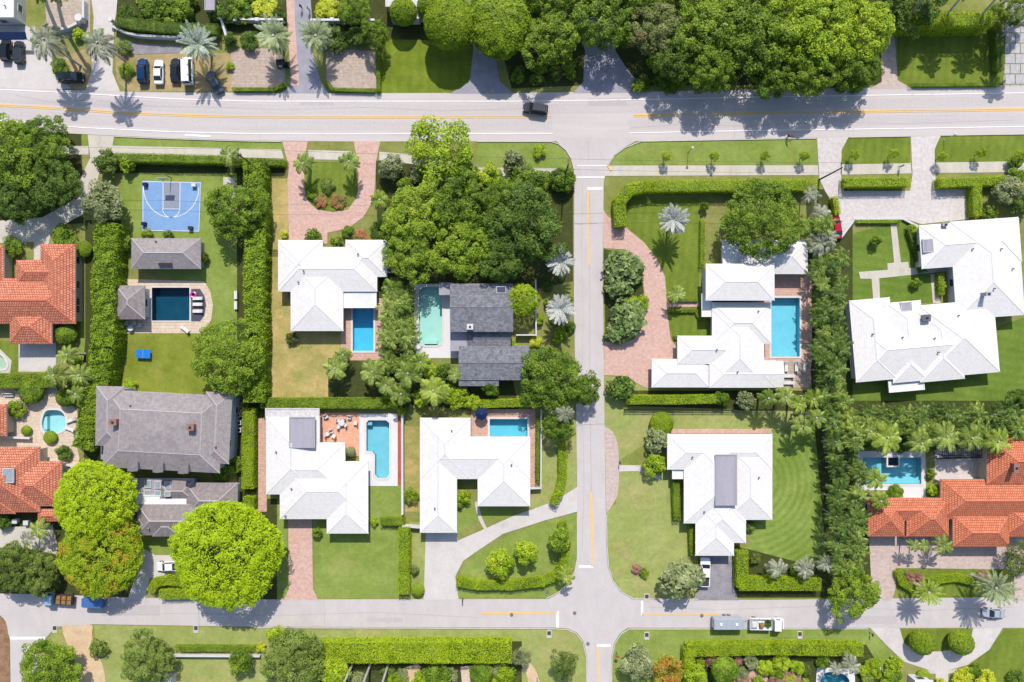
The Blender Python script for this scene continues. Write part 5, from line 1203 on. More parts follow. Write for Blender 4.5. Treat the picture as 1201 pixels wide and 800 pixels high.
# ------------------------------------------------------------------ hedges: (line px, width px, height m, colour, lumpiness, leaf, label)
for pts, w, h, mt, lum, leaf, lb in (
    ([(124, 268), (120, 330), (120, 400), (114, 440), (106, 490), (98, 520)], 27, 4.2, 'hedge_tall', .8, .42, 'tall shaggy lime hedge between the coral house and the pavilion'),
    ([(297, 192), (299, 260), (297, 330), (298, 400), (297, 466)], 24, 4.0, 'hedge_tall', .7, .42, 'tall shaggy hedge left of the dry lawn and the looped drive house'),
    ([(138, 184), (200, 185.5), (262, 187)], 10, 2.2, 'hedge_mid', .1, .26, 'clipped roadside hedge above the blue basketball court'),
    ([(270, 190), (332, 190)], 8, 2.2, 'hedge_mid', .15, .26, 'short roadside hedge left of the pink looped drive'),
    ([(728, 262), (727, 236), (739, 221.5), (760, 218), (955, 216.5)], 14, 2.6, 'hedge', .12, .26, 'L-shaped lime hedge curving from the pink crescent drive along the sidewalk'),
    ([(993, 213.5), (1066, 213)], 11, 2.2, 'hedge', .1, .26, 'clipped lime hedge between the two drive mouths of the white court'),
    ([(1104, 214), (1192, 211)], 11, 2.2, 'hedge', .1, .26, 'clipped lime hedge along the sidewalk right of the white court'),
    ([(1146.5, 218), (1147, 250)], 11, 2.2, 'hedge', .1, .26, 'clipped lime hedge running down beside the white court'),
    ([(1004, 259.5), (1056, 259.5)], 4.5, .8, 'hedge', .05, .2, 'low clipped hedge inside the white kerb of the walled garden'),
    ([(824.5, 258), (824, 312)], 6, 1.0, 'hedge', .05, .2, 'narrow low hedge beside the lawn with the silver palm'),
    ([(785, 352), (820, 352)], 4, .7, 'hedge_mid', .05, .2, 'low hedge just above the short pink front path'),
    ([(783, 364.5), (817, 364.5), (821, 374)], 4, .7, 'hedge_mid', .05, .2, 'low hedge just below the short pink front path'),
    ([(790, 396), (826, 395)], 4, .7, 'hedge_mid', .05, .2, 'low hedge at the foot of the small lawn by the pink crescent drive'),
    ([(738, 469), (790, 469), (842, 468)], 10.5, 2.0, 'hedge', .1, .26, 'straight lime hedge below the house with the long pool'),
    ([(378, 767), (450, 766), (520, 766.5), (594, 766)], 24, 3.0, 'hedge', .25, .3, 'long wide lime hedge below the bottom road'),
    ([(809, 800), (809, 764), (900, 762), (1010, 763.5)], 13, 2.4, 'hedge', .1, .26, 'long clipped L-shaped hedge at the bottom right below the parked trailer'),
    ([(538, 683), (560, 687), (600, 687), (636, 683), (652, 676), (661, 664), (664, 640), (660, 616)], 10.5, 1.5, 'hedge', .15, .26, 'curved lime hedge round the corner lawn island'),
    ([(474, 622), (474, 655), (473.5, 694)], 13, 2.2, 'hedge', .2, .26, 'narrow lime hedge between the front lawn and the pale drive'),
    ([(448, 612), (472, 612)], 9, 1.4, 'hedge_mid', .1, .24, 'short hedge at the end of the long white boundary wall'),
    ([(871, 650), (871, 686), (905, 686), (960, 686)], 14, 2.3, 'hedge', .12, .26, 'clipped lime hedge turning the corner beside the patched driveway'),
    ([(1055, 21.5), (1110, 21.5), (1160, 21)], 18, 4.6, 'hedge', .08, .28, 'tall clipped lime hedge behind the shaded lawn at the top right'),
    ([(1068, 99.5), (1174, 98.5)], 4.5, .7, 'hedge_mid', .08, .22, 'low hedge along the main road below the shaded lawn'),
    ([(1055, 672), (1060, 684), (1073, 692)], 9, 1.2, 'hedge', .08, .24, 'curved lime hedge at the left end of the garden island below the orange house'),
    ([(1092, 684), (1108, 679), (1125, 678), (1146, 684)], 9, 1.1, 'hedge', .08, .24, 'arched lime hedge in the middle of the garden island below the orange house'),
    ([(-10, 447), (30, 447), (60, 446)], 17, 2.2, 'hedge_mid', .15, .28, 'clipped hedge at the left edge between the pond lawn and the beige patio'),
    ([(308, 473), (380, 473), (450, 473)], 12, 2.2, 'hedge_mid', .2, .28, 'straight hedge above the house with the terracotta patio'),
    ([(291, 483), (290, 530), (290, 570)], 14, 2.2, 'hedge', .1, .26, 'bright clipped hedge right of the big grey house'),
    ([(291, 586), (291, 600)], 12, 2.0, 'hedge', .1, .26, 'short bright hedge end above the biggest lime tree'),
    ([(177, 692), (182, 684), (196, 681), (216, 684)], 10, 1.6, 'hedge', .08, .26, 'curved lime hedge just below the parked white car'),
    ([(189, 698), (222, 697)], 11, 1.6, 'hedge', .08, .26, 'short lime hedge at the bottom road below the curved one'),
    ([(273, 104.5), (320, 104.5), (334, 99)], 4.5, .8, 'hedge_mid', .1, .22, 'low hedge along the main road below the pale parking pad'),
    ([(382, 96), (390, 104.5), (441, 106)], 4.5, .8, 'hedge_mid', .1, .22, 'low hedge along the main road below the pink parking pad'),
    ([(443.5, 62), (443.5, 106)], 5, 1.2, 'hedge_mid', .1, .24, 'narrow hedge between the pink parking pad and the checked lawn'),
    ([(138, 24), (160, 28), (185, 31), (212, 33), (252, 34)], 13, 2.2, 'hedge_dark', .3, .28, 'dark hedge behind the curved white wall at the top left'),
    ([(660, 522), (660, 560), (656, 578), (650, 590)], 9.5, 1.8, 'hedge', .2, .26, 'narrow lime hedge along the side street beside the U-shaped white house'),
    ([(631, 492), (630.5, 566)], 4, 1.6, 'hedge_mid', .1, .22, 'thin hedge inside the white wall right of the U-shaped house'),
    ([(793, 568), (794.5, 608)], 8, 1.6, 'hedge_mid', .2, .26, 'short hedge along the left wall of the house with the grey roof box'),
    ([(811, 616), (812, 650)], 5, 1.4, 'hedge_mid', .2, .26, 'narrow hedge right above the round leathery-leaved tree'),
    ([(205, 761.5), (300, 762)], 6, 1.2, 'hedge_mid', .1, .24, 'low olive hedge along the white wall at the bottom'),
    ([(565, 474), (632, 472)], 9, 2.0, 'hedge', .15, .26, 'short bright hedge above the small blue pool'),
    ([(1104, 322), (1105, 344)], 7, 1.3, 'hedge', .08, .24, 'short clipped hedge beside the wall of the largest white house'),
    ([(1068, 268), (1078, 300), (1084, 318)], 7, 1.2, 'hedge_dark', .2, .24, 'dark hedge along the garden side of the largest white house'),
    ([(980, 232), (983, 250)], 7, 1.6, 'yellow', .25, .26, 'yellow-green hedge at the left side of the white court'),
    ([(1172, 30), (1174, 80)], 8, 2.0, 'hedge_dark', .2, .26, 'dark hedge between the shaded lawn and the stone drive'),
):
    hedge(lb, pts, w, h, mt, lum, 34 if leaf > .35 else 80, leaf * .85 if leaf > .35 else leaf * .64)

# undergrowth one cannot tell apart, bed by bed
def fill(lb, grp, x0, y0, x1, y1, n, r, h, protos, mats):
    for k in range(n):
        plant('shrub', lb, 'shrub', RNG.uniform(x0, x1), RNG.uniform(y0, y1), RNG.uniform(*r), RNG.uniform(*h), RNG.choice(protos), RNG.choice(mats), grp, trunk=False)
fill('low shrub in the garden strip under the long wide hedge at the bottom', 'shrubs of the bottom garden strip', 372, 786, 606, 806, 22, (6, 11), (.8, 1.8), ['bush', 'fleshy'], ['mid', 'fresh', 'olive', 'greygreen', 'fresh'])
fill('low shrub in the crowded garden under the bottom right hedge', 'shrubs of the bottom right garden', 820, 774, 950, 806, 26, (5, 9), (.8, 1.8), ['bush', 'fleshy', 'bush'], ['fresh', 'mid', 'olive', 'palm_bright', 'pinkish', 'greygreen'])
fill('low shrub beside the bottom right corner pool', 'shrubs by the bottom corner pool', 1004, 776, 1056, 806, 9, (5, 9), (.8, 1.8), ['bush', 'fleshy'], ['mid', 'fresh', 'greygreen'])
fill('leafy shrub in the garden bed along the top left edge', 'shrubs of the top left bed', 142, -4, 262, 18, 20, (6, 11), (1, 2.4), ['bush', 'fleshy'], ['mid', 'dark', 'olive', 'fresh'])
fill('dark shrub in the shade behind the white walls at the top', 'shrubs behind the white walls at the top', 268, -2, 334, 20, 9, (6, 10), (1, 2), ['bush'], ['mid', 'dark'])
fill('shrub in the shaded undergrowth north of the main road', 'undergrowth of the northern trees', 600, 66, 672, 100, 8, (6, 10), (1, 2), ['bush', 'fleshy'], ['dark', 'mid'])
fill('shrub in the shade along the main road under the row of northern trees', 'roadside shrubs under the northern trees', 745, 88, 1018, 103, 24, (6, 9), (1, 2), ['bush'], ['dark', 'mid'])
fill('shrub in the undergrowth between the grove and the sidewalk', 'shrubs between the grove and the sidewalk', 448, 198, 660, 218, 18, (7, 12), (1.5, 3), ['bush', 'fleshy'], ['mid', 'dark', 'fresh', 'olive'])
fill('leafy shrub among the palms above the U-shaped white house', 'shrubs among the palms above the U-shaped house', 455, 430, 560, 474, 18, (6, 11), (1, 2.4), ['bush', 'fleshy'], ['mid', 'fresh', 'dark'])
fill('shrub under the palms above the palm-shaded pool', 'shrubs under the palms of the level belt', 1006, 508, 1200, 524, 14, (6, 9), (1, 2), ['bush'], ['dark', 'mid'])
fill('shrub in the bed beside the side street below the grove', 'shrubs beside the side street below the grove', 640, 320, 668, 400, 9, (5, 9), (1, 2), ['bush', 'fleshy'], ['mid', 'dark', 'fresh'])
fill('shrub at the foot of the tall lime hedge beside the cove pool patio', 'shrubs at the foot of the tall lime hedge', 82, 420, 104, 480, 8, (6, 9), (1, 2.2), ['bush', 'fleshy'], ['mid', 'fresh'])
fill('small pinkish shrub at the left of the garden island below the orange house', 'pinkish shrubs left on the garden island', 1065, 676, 1080, 686, 7, (3.5, 5.5), (.9, 1.3), ['bush'], ['pinkish'])
fill('small pinkish shrub at the right of the garden island below the orange house', 'pinkish shrubs right on the garden island', 1146, 672, 1162, 681, 6, (3.5, 5.5), (.9, 1.3), ['bush'], ['pinkish'])
for x, y, r, m, lb in ((640, -8, 34, 'mid', 'green tree cut by the top edge above the left shaded driveway mouth'), (700, -20, 38, 'mid', 'green tree cut by the top edge above the right shaded driveway mouth'), (745, -4, 32, 'mid', 'green tree cut by the top edge left of the browned tree'), (800, -14, 38, 'mid', 'green tree cut by the top edge right of the browned tree'),
                   (862, -6, 40, 'mid', 'green tree cut by the top edge above the middle of the row'), (915, -4, 40, 'fresh', 'bright tree cut by the top edge left of the tallest bright tree'), (985, -12, 42, 'fresh', 'bright tree cut by the top edge right of the tallest bright tree'), (930, 60, 26, 'fresh', 'bright tree in front, left of the tallest bright tree'), (790, 70, 26, 'dark', 'dark tree at the road edge between the browned tree and the row')):
    plant('tree', lb, 'tree', x, y, r, 9.5, 'broad', m, 'big trees over the north edge of the main road')
# ------------------------------------------------------------------ palms
palm('grey-fronded palm leaning left over the pale apron at the top left', 50, 45, 24, 10, 'coco', 'palm_grey', None, base=(95, 77))
palm('grey-fronded palm leaning over the narrow pale drive, beside the parked cars', 113, 49, 22, 10.5, 'coco', 'palm_grey', None, base=(148, 73))
palm('tall white-trunked royal palm rising out of the top edge, the thicker of two', 48, -16, 20, 14, 'king', 'palm', 'royal palms at the top edge', base=(66, 34), royal=True)
palm('slim white-trunked royal palm at the top edge, right of the thicker one', 66, -12, 16, 12, 'king', 'palm', 'royal palms at the top edge', base=(75, 33), royal=True)
palm('silvery sage fan palm shading the white van', 233, 52, 22, 5.5, 'bism', 'palm_sage')
palm('silver fan palm alone on the lawn left of the big round tree', 790, 258, 18.5, 5.5, 'bism', 'palm_silver')
palm('upper silver fan palm at the side street, beside the darkest grove tree', 657, 307, 17.5, 5.2, 'bism', 'palm_silver', 'silver fan palms along the side street')
palm('lower silver fan palm at the side street, right of the slate grey house', 657, 363, 18, 5.2, 'bism', 'palm_silver', 'silver fan palms along the side street')
palm('date palm left of the brick-edged drive at the top', 320, 41, 21, 6, 'date', 'palm_date', 'date palms by the brick-edged drive')
palm('date palm right of the brick-edged drive at the top', 370, 41, 20, 6, 'date', 'palm_date', 'date palms by the brick-edged drive')
palm('smaller date palm leaning over the bottom road below the orange house', 1090, 695, 15.5, 6, 'date', 'palm_bright', 'date palms on the garden island')
palm('big date palm beside the parked silver car on the bottom road', 1169, 690, 21, 7, 'date', 'palm_date', 'date palms on the garden island')
palm('palm at the left mouth of the pink looped drive', 355, 191, 14, 5, 'coco', 'palm', None)
palm('palm at the right mouth of the pink looped drive', 409, 189, 14, 5, 'coco', 'palm', None)
palm('light green palm between the looped drive and the grove', 445, 234, 12, 6, 'coco', 'palm_bright', None)
palm('bushy palm at the right end of the roadside hedge above the court', 268, 182, 15, 5, 'king', 'palm', None)
palm('small palm beside the front path of the house with the long pool', 794, 345, 13, 4, 'king', 'palm')
PG = 'palms in the planting between the looped drive house and the U-shaped house'
for x, y, r, h, m, lb in ((392, 432, 16, 5, 'palm', 'leftmost palm of the row below the looped drive house'), (436, 436, 17, 5.5, 'palm', 'palm just below the deep blue pool'), (402, 416, 11, 4.5, 'palm', 'small palm at the left corner of the salmon deck'),
                      (478, 438, 18, 6, 'palm', 'palm right of the deep blue pool planting, left of the pale pool deck'), (493, 425, 14, 6, 'palm_bright', 'bright palm at the lower end of the pale turquoise pool'),
                      (508, 458, 20, 6.5, 'palm_bright', 'largest bright palm above the U-shaped white house'), (470, 462, 14, 5, 'palm', 'lowest palm beside the end of the straight hedge'), (533, 440, 10, 4, 'palm', 'small palm at the left of the lower slate roof'), (452, 452, 13, 5, 'palm', 'palm between the hedge end and the deep blue pool')):
    palm(lb, x, y, r, h, 'coco', m, PG)
for x, y, r, h, m, lb in ((1042, 513, 22, 6.5, 'palm_bright', 'yellow-green palm leaning over the top of the palm-shaded pool'), (1022, 506, 15, 6, 'palm', 'palm left of the yellow-green one above the palm-shaded pool'), (1082, 520, 17, 6, 'palm', 'palm right of the palm-shaded pool, by the white yard'),
                      (1112, 512, 20, 6.5, 'palm', 'palm above the left part of the white yard'), (1141, 514, 19, 6.5, 'palm', 'palm above the right part of the white yard'), (1172, 518, 18, 6.5, 'palm_bright', 'palm hanging over the top right orange roof'),
                      (1028, 563, 14, 6, 'palm_bright', 'small palm at the lower left of the palm-shaded pool'), (1034, 588, 13, 6, 'palm_bright', 'palm over the left end of the orange roof')):
    palm(lb, x, y, r, h, 'coco', m, 'palms round the orange house')
for x, y, r, lb in ((1073, 640, 9, 'leftmost small palm in front of the orange house'), (1085, 641, 9, 'middle small palm in front of the orange house'), (1108, 641, 14, 'largest bushy palm in front of the orange house')):
    palm(lb, x, y, r, 5, 'king', 'palm', 'small palms in front of the orange house')
for x, y, r, lb in ((913, 668, 14, 'leftmost grey palm above the corner hedge at the bottom road'), (946, 668, 15, 'middle grey palm above the corner hedge at the bottom road'), (970, 662, 13, 'rightmost grey palm above the corner hedge, touching the dark belt')):
    palm(lb, x, y, r, 4.5, 'king', 'palm_grey', 'palms along the corner hedge')
for x, y, r, lb in ((62, 440, 15, 'dark palm above the cove-shaped pool, left of the tall hedge'), (78, 416, 13, 'palm between the white patio and the tall lime hedge'), (92, 440, 15, 'palm leaning on the tall lime hedge above the cove pool'), (88, 462, 12, 'lowest palm against the tall lime hedge')):
    palm(lb, x, y, r, 5.5, 'coco', 'palm', 'palms beside the tall lime hedge')
palm('small palm on the pale drive below the left coral roofs', 44, 622, 14, 4.5, 'king', 'palm_bright'); palm('thin palm beside the lime tree on the pale drive at the left', 30, 632, 10, 4, 'king', 'palm_grey')
palm('palm on the corner lawn island, leaning over the bottom crossing', 664, 676, 13, 4.5, 'king', 'palm_bright')
palm('fan palm between the wide tree and the narrow hedge at the side street', 663, 486, 13, 6, 'king', 'palm_grey')
for x, y, r, m, lb in ((902, 467, 12, 'palm', 'palm below the right wing of the house with the long pool'), (922, 466, 13, 'palm', 'palm below the sun terrace with the white loungers'), (938, 474, 12, 'palm_bright', 'bright palm below the terrace near the dark belt'), (955, 468, 13, 'palm_bright', 'palm right of the bright one, merging into the dark belt'),
                    (942, 500, 14, 'palm', 'palm casting its shadow on the ringed lawn'), (958, 490, 13, 'palm', 'palm between the ringed lawn and the dark belt')):
    palm(lb, x, y, r, 6, 'coco', m, 'palms where the hedge meets the dark belt')
for bx, by, tx, ty, lb in ((413, 779, 392, 824, 'leftmost slanting palm trunk running out of the bottom edge'), (434, 779, 417, 824, 'middle slanting palm trunk running out of the bottom edge'), (455, 779, 441, 824, 'rightmost slanting palm trunk running out of the bottom edge')):
    palm(lb, tx, ty, 17, 13, 'coco', 'palm', 'palms below the long bottom hedge', base=(bx, by))
for bx, by, tx, ty, lb in ((1054, 37, 1098, 3 - 24, 'left palm trunk slanting out behind the tall top hedge'), (1095, 37, 1142, 3 - 24, 'middle palm trunk slanting out behind the tall top hedge'), (1134, 37, 1186, 3 - 24, 'right palm trunk slanting out behind the tall top hedge'),
                           (1166, 48, 1222, 14, 'palm trunk slanting to the right edge beside the stone drive'), (1160, 14, 1212, -22, 'palm trunk slanting into the top right corner')):
    palm(lb, tx, ty, 18, 11.5, 'coco', 'palm', 'palms behind the tall top hedge', base=(bx, by))
palm('grey palm with drooping fronds at the bottom right garden pool', 1000, 782, 14, 5, 'king', 'palm_grey'); palm('pale palm trunk leaning over the bottom corner pool', 982, 786, 9, 5, 'king', 'palm_grey')
# young street trees along the right-hand verge
for x, y, lb in ((781, 184, 'young street tree nearest the side street corner'), (838, 184, 'second young street tree from the side street'), (897, 183, 'third young street tree from the side street'), (943, 183, 'young street tree just left of the court drive mouth'),
              (1002, 181, 'left young street tree on the short verge between the two drive mouths'), (1048, 180, 'right young street tree on the short verge between the two drive mouths'), (1105, 184, 'young street tree just right of the court drive mouths'), (1151, 179, 'young street tree in the middle of the right-hand verge'), (1196, 182, 'young street tree at the right edge of the verge')):
    plant('tree', lb, 'young tree', x, y, 6.5, 3.4, 'loose', 'fresh', 'young street trees on the verge')

# boundary belts of clumping cane palms
def belt(pts, lb, grp, r, h, mats, jit=3.5, proto='areca'):
    for x, y in pts:
        palm(lb, x + RNG.uniform(-jit, jit), y + RNG.uniform(-jit, jit), r * RNG.uniform(.7, 1.2), h * RNG.uniform(.7, 1.25), proto if RNG.random() < .72 else 'king', RNG.choice(mats), grp, name='cane_palm', cat='cane palm', tk=4)
b1 = [(x, y) for y in range(300, 470, 15) for x in (965, 983)] + [(x + (y - 470) * .14, y) for y in range(474, 560, 15) for x in (973, 993)] + [(x, y) for y in range(560, 672, 15) for x in (985, 1006)]
belt(b1, 'clumping cane palm in the dark upright belt right of the long pool and ringed lawn', 'cane palms of the upright belt', 15.5, 5.0, ['areca', 'areca_dark', 'areca_dark'])
b2 = [(x, y) for x in range(1012, 1206, 17) for y in (484, 503)]
belt(b2, 'clumping cane palm in the level belt above the orange tiled house', 'cane palms of the level belt', 16, 4.6, ['areca', 'areca_dark'])
b3 = [(x, y) for y in range(340, 432, 17) for x in (457, 476)]
belt(b3, 'clumping cane palm in the planting between the two pools left of the slate house', 'cane palms between the pools', 15, 4.0, ['areca', 'palm'])
b4 = [(952, 232), (960, 250), (948, 268), (966, 272), (958, 286), (972, 292), (966, 260), (969, 278)]
belt(b4, 'grey-leaved cane palm between the big round tree and the parked red car', 'grey cane palms by the red car', 15, 4.5, ['palm_grey', 'areca', 'palm_grey'])
# ------------------------------------------------------------------ vehicles
VM = {k: paint('car_paint_' + k, c, .22, .6, .15, .02) for k, c in {'navy': C(22, 62, 112), 'white': C(246, 246, 246, 1.3), 'black': C(26, 30, 34), 'charcoal': C(58, 60, 66), 'slate': C(86, 96, 110), 'green': C(24, 46, 40), 'red': C(206, 26, 56),
      'silver': C(198, 202, 210), 'skyblue': C(172, 206, 226), 'blue': C(84, 132, 196), 'steel': C(196, 202, 210)}.items()}
VM['glass'] = paint('car_glass', (.012, .018, .024, 1), .05, .9); VM['tyre'] = paint('tyre_rubber', (.02, .02, .02, 1), .85, .2); VM['rim'] = paint('wheel_rim', C(190, 192, 196), .3, .5, .7)
VM['lamp'] = paint('headlamp', C(236, 238, 240), .1, .8); VM['tail'] = paint('tail_lamp', C(170, 20, 20), .2, .6); VM['bed'] = paint('load_bed', C(74, 74, 78), .8, .2); VM['wood'] = surf('timber', C(190, 150, 110), C(160, 122, 86), 2, .8, .2, 8, .3)
VM['trim'] = paint('black_trim', C(30, 32, 34), .5); VM['rust'] = surf('orange_crates', C(172, 130, 84), C(148, 104, 64), 2, .8, .2, 8, .3); VM['cloth'] = surf('white_sacks', C(236, 232, 228), C(214, 210, 206), 2, .9, .1, 8, .3); VM['brush'] = LM['hedge_mid']
CAR = {}
def wheel_mesh(r, w):
    mb = MB(); mb.tube([(0, -w / 2, 0), (0, -w * .46, 0), (0, w * .46, 0), (0, w / 2, 0)], [r * .9, r, r, r * .9], 16); rm = MB(); rm.tube([(0, -w / 2 - .012, 0), (0, w / 2 + .012, 0)], r * .6, 12)
    return mb.mesh('tyre', VM['tyre']), rm.mesh('rim', VM['rim'])
def loft(rings, m=0):
    mb = MB()
    for a, b in zip(rings, rings[1:]):
        n = len(a)
        for k in range(n): mb.face([a[k], a[(k + 1) % n], b[(k + 1) % n], b[k]], m)
    mb.face(rings[0][::-1], m); mb.face(rings[-1], m); return mb
def car_proto(kind):
    """panels of a car, nose towards +x; dims per body style"""
    D = {'sedan': (4.75, 1.84, .86, 1.44, (-1.75, -1.05, .40, 1.10)), 'suv': (4.85, 1.96, 1.02, 1.74, (-2.25, -1.95, .55, 1.20)), 'coupe': (4.35, 1.86, .78, 1.26, (-1.25, -.75, .25, .95)), 'pickup': (5.7, 1.98, 1.08, 1.80, (-.95, -.75, .95, 1.55)), 'van': (5.3, 2.0, 1.15, 2.2, (-2.55, -2.5, 1.65, 2.15))}[kind]
    Lh, Wd, zb, zr, (b0, r0, r1, b1) = D; h = Lh / 2; hw = Wd / 2; parts = []
    def ring(x, w, zl, zh): return [(x, -w * .92, zl), (x, -w, zl + .18), (x, -w, zh - .16), (x, -w * .88, zh), (x, w * .88, zh), (x, w, zh - .16), (x, w, zl + .18), (x, w * .92, zl)]
    zn = zb - .12
    body = loft([ring(-h, hw * .80, .38, zb - .12), ring(-h + .12, hw * .93, .26, zb - .03), ring(-h + .7, hw, .22, zb), ring(-.6, hw, .2, zb + .01), ring(b1, hw, .2, zb), ring(h - .75, hw * .98, .22, zn), ring(h - .18, hw * .90, .26, zn - .08), ring(h, hw * .72, .34, zn - .18)])
    parts.append(('body', body.mesh('car_body', VM['white']), None))
    wr = hw * .72; wb = hw * .86; B0 = [(b0, -wb, zb - .01), (b0, wb, zb - .01)]; B1 = [(b1, -wb, zb - .01), (b1, wb, zb - .01)]; R0 = [(r0, -wr, zr - .06), (r0, wr, zr - .06)]; R1 = [(r1, -wr, zr - .06), (r1, wr, zr - .06)]
    rf = MB(); rf.face([R0[0], R1[0], R1[1], R0[1]][::1]); T = [(r0 + .08, -wr * .9, zr), (r1 - .08, -wr * .9, zr), (r1 - .08, wr * .9, zr), (r0 + .08, wr * .9, zr)]; Q = [R0[0], R1[0], R1[1], R0[1]]
    for k in range(4): rf.face([Q[k], Q[(k + 1) % 4], T[(k + 1) % 4], T[k]])
    rf.face(T)
    for a, b in ((B0[0], R0[0]), (B0[1], R0[1]), (B1[0], R1[0]), (B1[1], R1[1])): rf.tube([a, b], .05, 5)       # pillars belong to the roof shell
    parts.append(('roof', rf.mesh('car_roof', VM['white']), None))
    for nm, q in (('windscreen', [B1[0], B1[1], R1[1], R1[0]]), ('rear_window', [B0[1], B0[0], R0[0], R0[1]]), ('side_window', [B0[0], B1[0], R1[0], R0[0]]), ('side_window', [B1[1], B0[1], R0[1], R1[1]])):
        g = MB(); g.face(q); parts.append((nm, g.mesh(nm, VM['glass']), None))
    r = .36 if kind in ('suv', 'pickup', 'van') else .33; ty, rm = wheel_mesh(r, .23)
    for sx in (-h * .62, h * .64):
        for sy in (-1, 1): parts.append(('wheel', ty, (sx, sy * (hw - .10), r), ('rim', rm)))
    for sy in (-1, 1):
        g = MB(); g.box((h - .16, sy * hw * .66, zn - .16), (.22, .34, .14)); parts.append(('headlight', g.mesh('headlight', VM['lamp']), None))
        g = MB(); g.box((-h + .05, sy * hw * .70, zb - .18), (.14, .26, .16)); parts.append(('tail_light', g.mesh('tail_light', VM['tail']), None))
        g = MB(); g.box((b1 - .25, sy * (hw + .06), zb + .06), (.14, .22, .14)); parts.append(('wing_mirror', g.mesh('wing_mirror', VM['trim']), None))
    if kind == 'pickup':
        g = MB(); x0, x1 = -h + .14, b0 - .06; g.box(((x0 + x1) / 2, 0, zb + .012), (x1 - x0, Wd * .74, .03)); parts.append(('load_bed', g.mesh('load_bed', VM['bed']), None))
        g = MB(); 
        for sy in (-1, 1): g.box(((x0 + x1) / 2, sy * hw * .84, zb + .07), (x1 - x0, .14, .16))
        g.box((x0, 0, zb + .07), (.1, Wd * .74, .16)); parts.append(('bed_rail', g.mesh('bed_rail', VM['white']), None))
    return parts
def car(label, px, py, head, kind, col, cat='car', name='parked_car', group=None, scale=1.0):
    if kind not in CAR: CAR[kind] = car_proto(kind)
    x, y = at(px, py, .9); t = thing(name, label, cat, (x, y, .05), R(head), group); t.scale = (scale,) * 3
    for p in CAR[kind]:
        o = link(p[0], p[1], t, p[2])
        if p[0] in ('body', 'roof', 'bed_rail'): setmat(o, VM[col])
        if len(p) > 3: link(p[3][0], p[3][1], o)
    return t
PG1 = 'cars parked on the worn grass by the main road'
car('dark blue car parked first from the leaning palm', 167, 83, 92, 'suv', 'navy', group=PG1); car('white car parked between the blue car and the black car', 185.5, 84, 90, 'sedan', 'white', group=PG1)
car('black car parked right beside the white van', 205, 82, 90, 'sedan', 'black', group=PG1); car('tall white van parked under the sage fan palm', 220, 83, 92, 'van', 'white', 'van', 'parked_van', PG1)
car('dark slate car parked at an angle under the palm shadow', 251, 96, 120, 'sedan', 'slate', group=PG1)
car('black car cut close by the left edge, left of two under the blue awning', 6, 58, 90, 'suv', 'black', group='cars in front of the white building', scale=.92); car('black car under the blue awning, right of two', 21.5, 61, 92, 'suv', 'charcoal', group='cars in front of the white building', scale=.92)
car('dark green car parked lengthwise beside the left leaning palm', 83, 90.5, 2, 'suv', 'green'); car('dark grey car turning on the main road towards the shaded driveway', 628, 127, 172, 'suv', 'charcoal', name='moving_car')
car('red car half hidden by grey palms at the edge of the white court', 981.5, 265.5, 97, 'sedan', 'red'); car('white car at the end of the drive beside the biggest lime tree', 197, 664.5, 182, 'sedan', 'white')
car('white pickup truck parked on the patched driveway', 827, 671, 88, 'pickup', 'white', 'pickup truck', 'parked_pickup'); car('silver sports car parked under the big date palm on the bottom road', 1166.5, 719.5, 178, 'coupe', 'silver')
def truck_cab(t, x0, w, col):
    g = loft([[(x, -w * k, z0), (x, -w * k, z1 - .2), (x, -w * k * .9, z1), (x, w * k * .9, z1), (x, w * k, z1 - .2), (x, w * k, z0)] for x, k, z0, z1 in ((x0, .5, .5, 2.15), (x0 + 1.25, .5, .45, 2.2), (x0 + 1.75, .48, .45, 1.35), (x0 + 2.1, .44, .5, 1.2))])
    cb = link('cab', g.mesh('cab', VM[col]), t)
    ws = MB(); ws.face([(x0 + 1.30, -w * .42, 2.14), (x0 + 1.74, -w * .42, 1.40), (x0 + 1.74, w * .42, 1.40), (x0 + 1.30, w * .42, 2.14)]); 
    me = ws.mesh('windscreen', VM['glass']); o = link('windscreen', me, cb, (.03, 0, .02))
    for sy in (-1, 1):
        s = MB(); s.box((x0 + .75, sy * (w * .5 + .004), 1.65), (.8, .02, .5)); s.build('side_window', VM['glass'], cb); h = MB(); h.box((x0 + 2.08, sy * w * .32, .85), (.08, .28, .18)); h.build('headlight', VM['lamp'], cb)
def wheels(t, xs, w, r=.4):
    ty, rm = wheel_mesh(r, .26)
    for x in xs:
        for sy in (-1, 1): o = link('wheel', ty, t, (x, sy * (w / 2 - .16), r)); link('rim', rm, o)
def bedbox(t, x0, x1, w, z, m, hs=.45, name='load_bed'):
    g = MB(); g.box(((x0 + x1) / 2, 0, z), (x1 - x0, w, .12))
    for sy in (-1, 1): g.box(((x0 + x1) / 2, sy * (w / 2 - .04), z + .06 + hs / 2), (x1 - x0 - .17, .08, hs))
    for x in (x0 + .04, x1 - .04): g.box((x, 0, z + .06 + hs / 2), (.08, w, hs))
    return g.build(name, m, t)
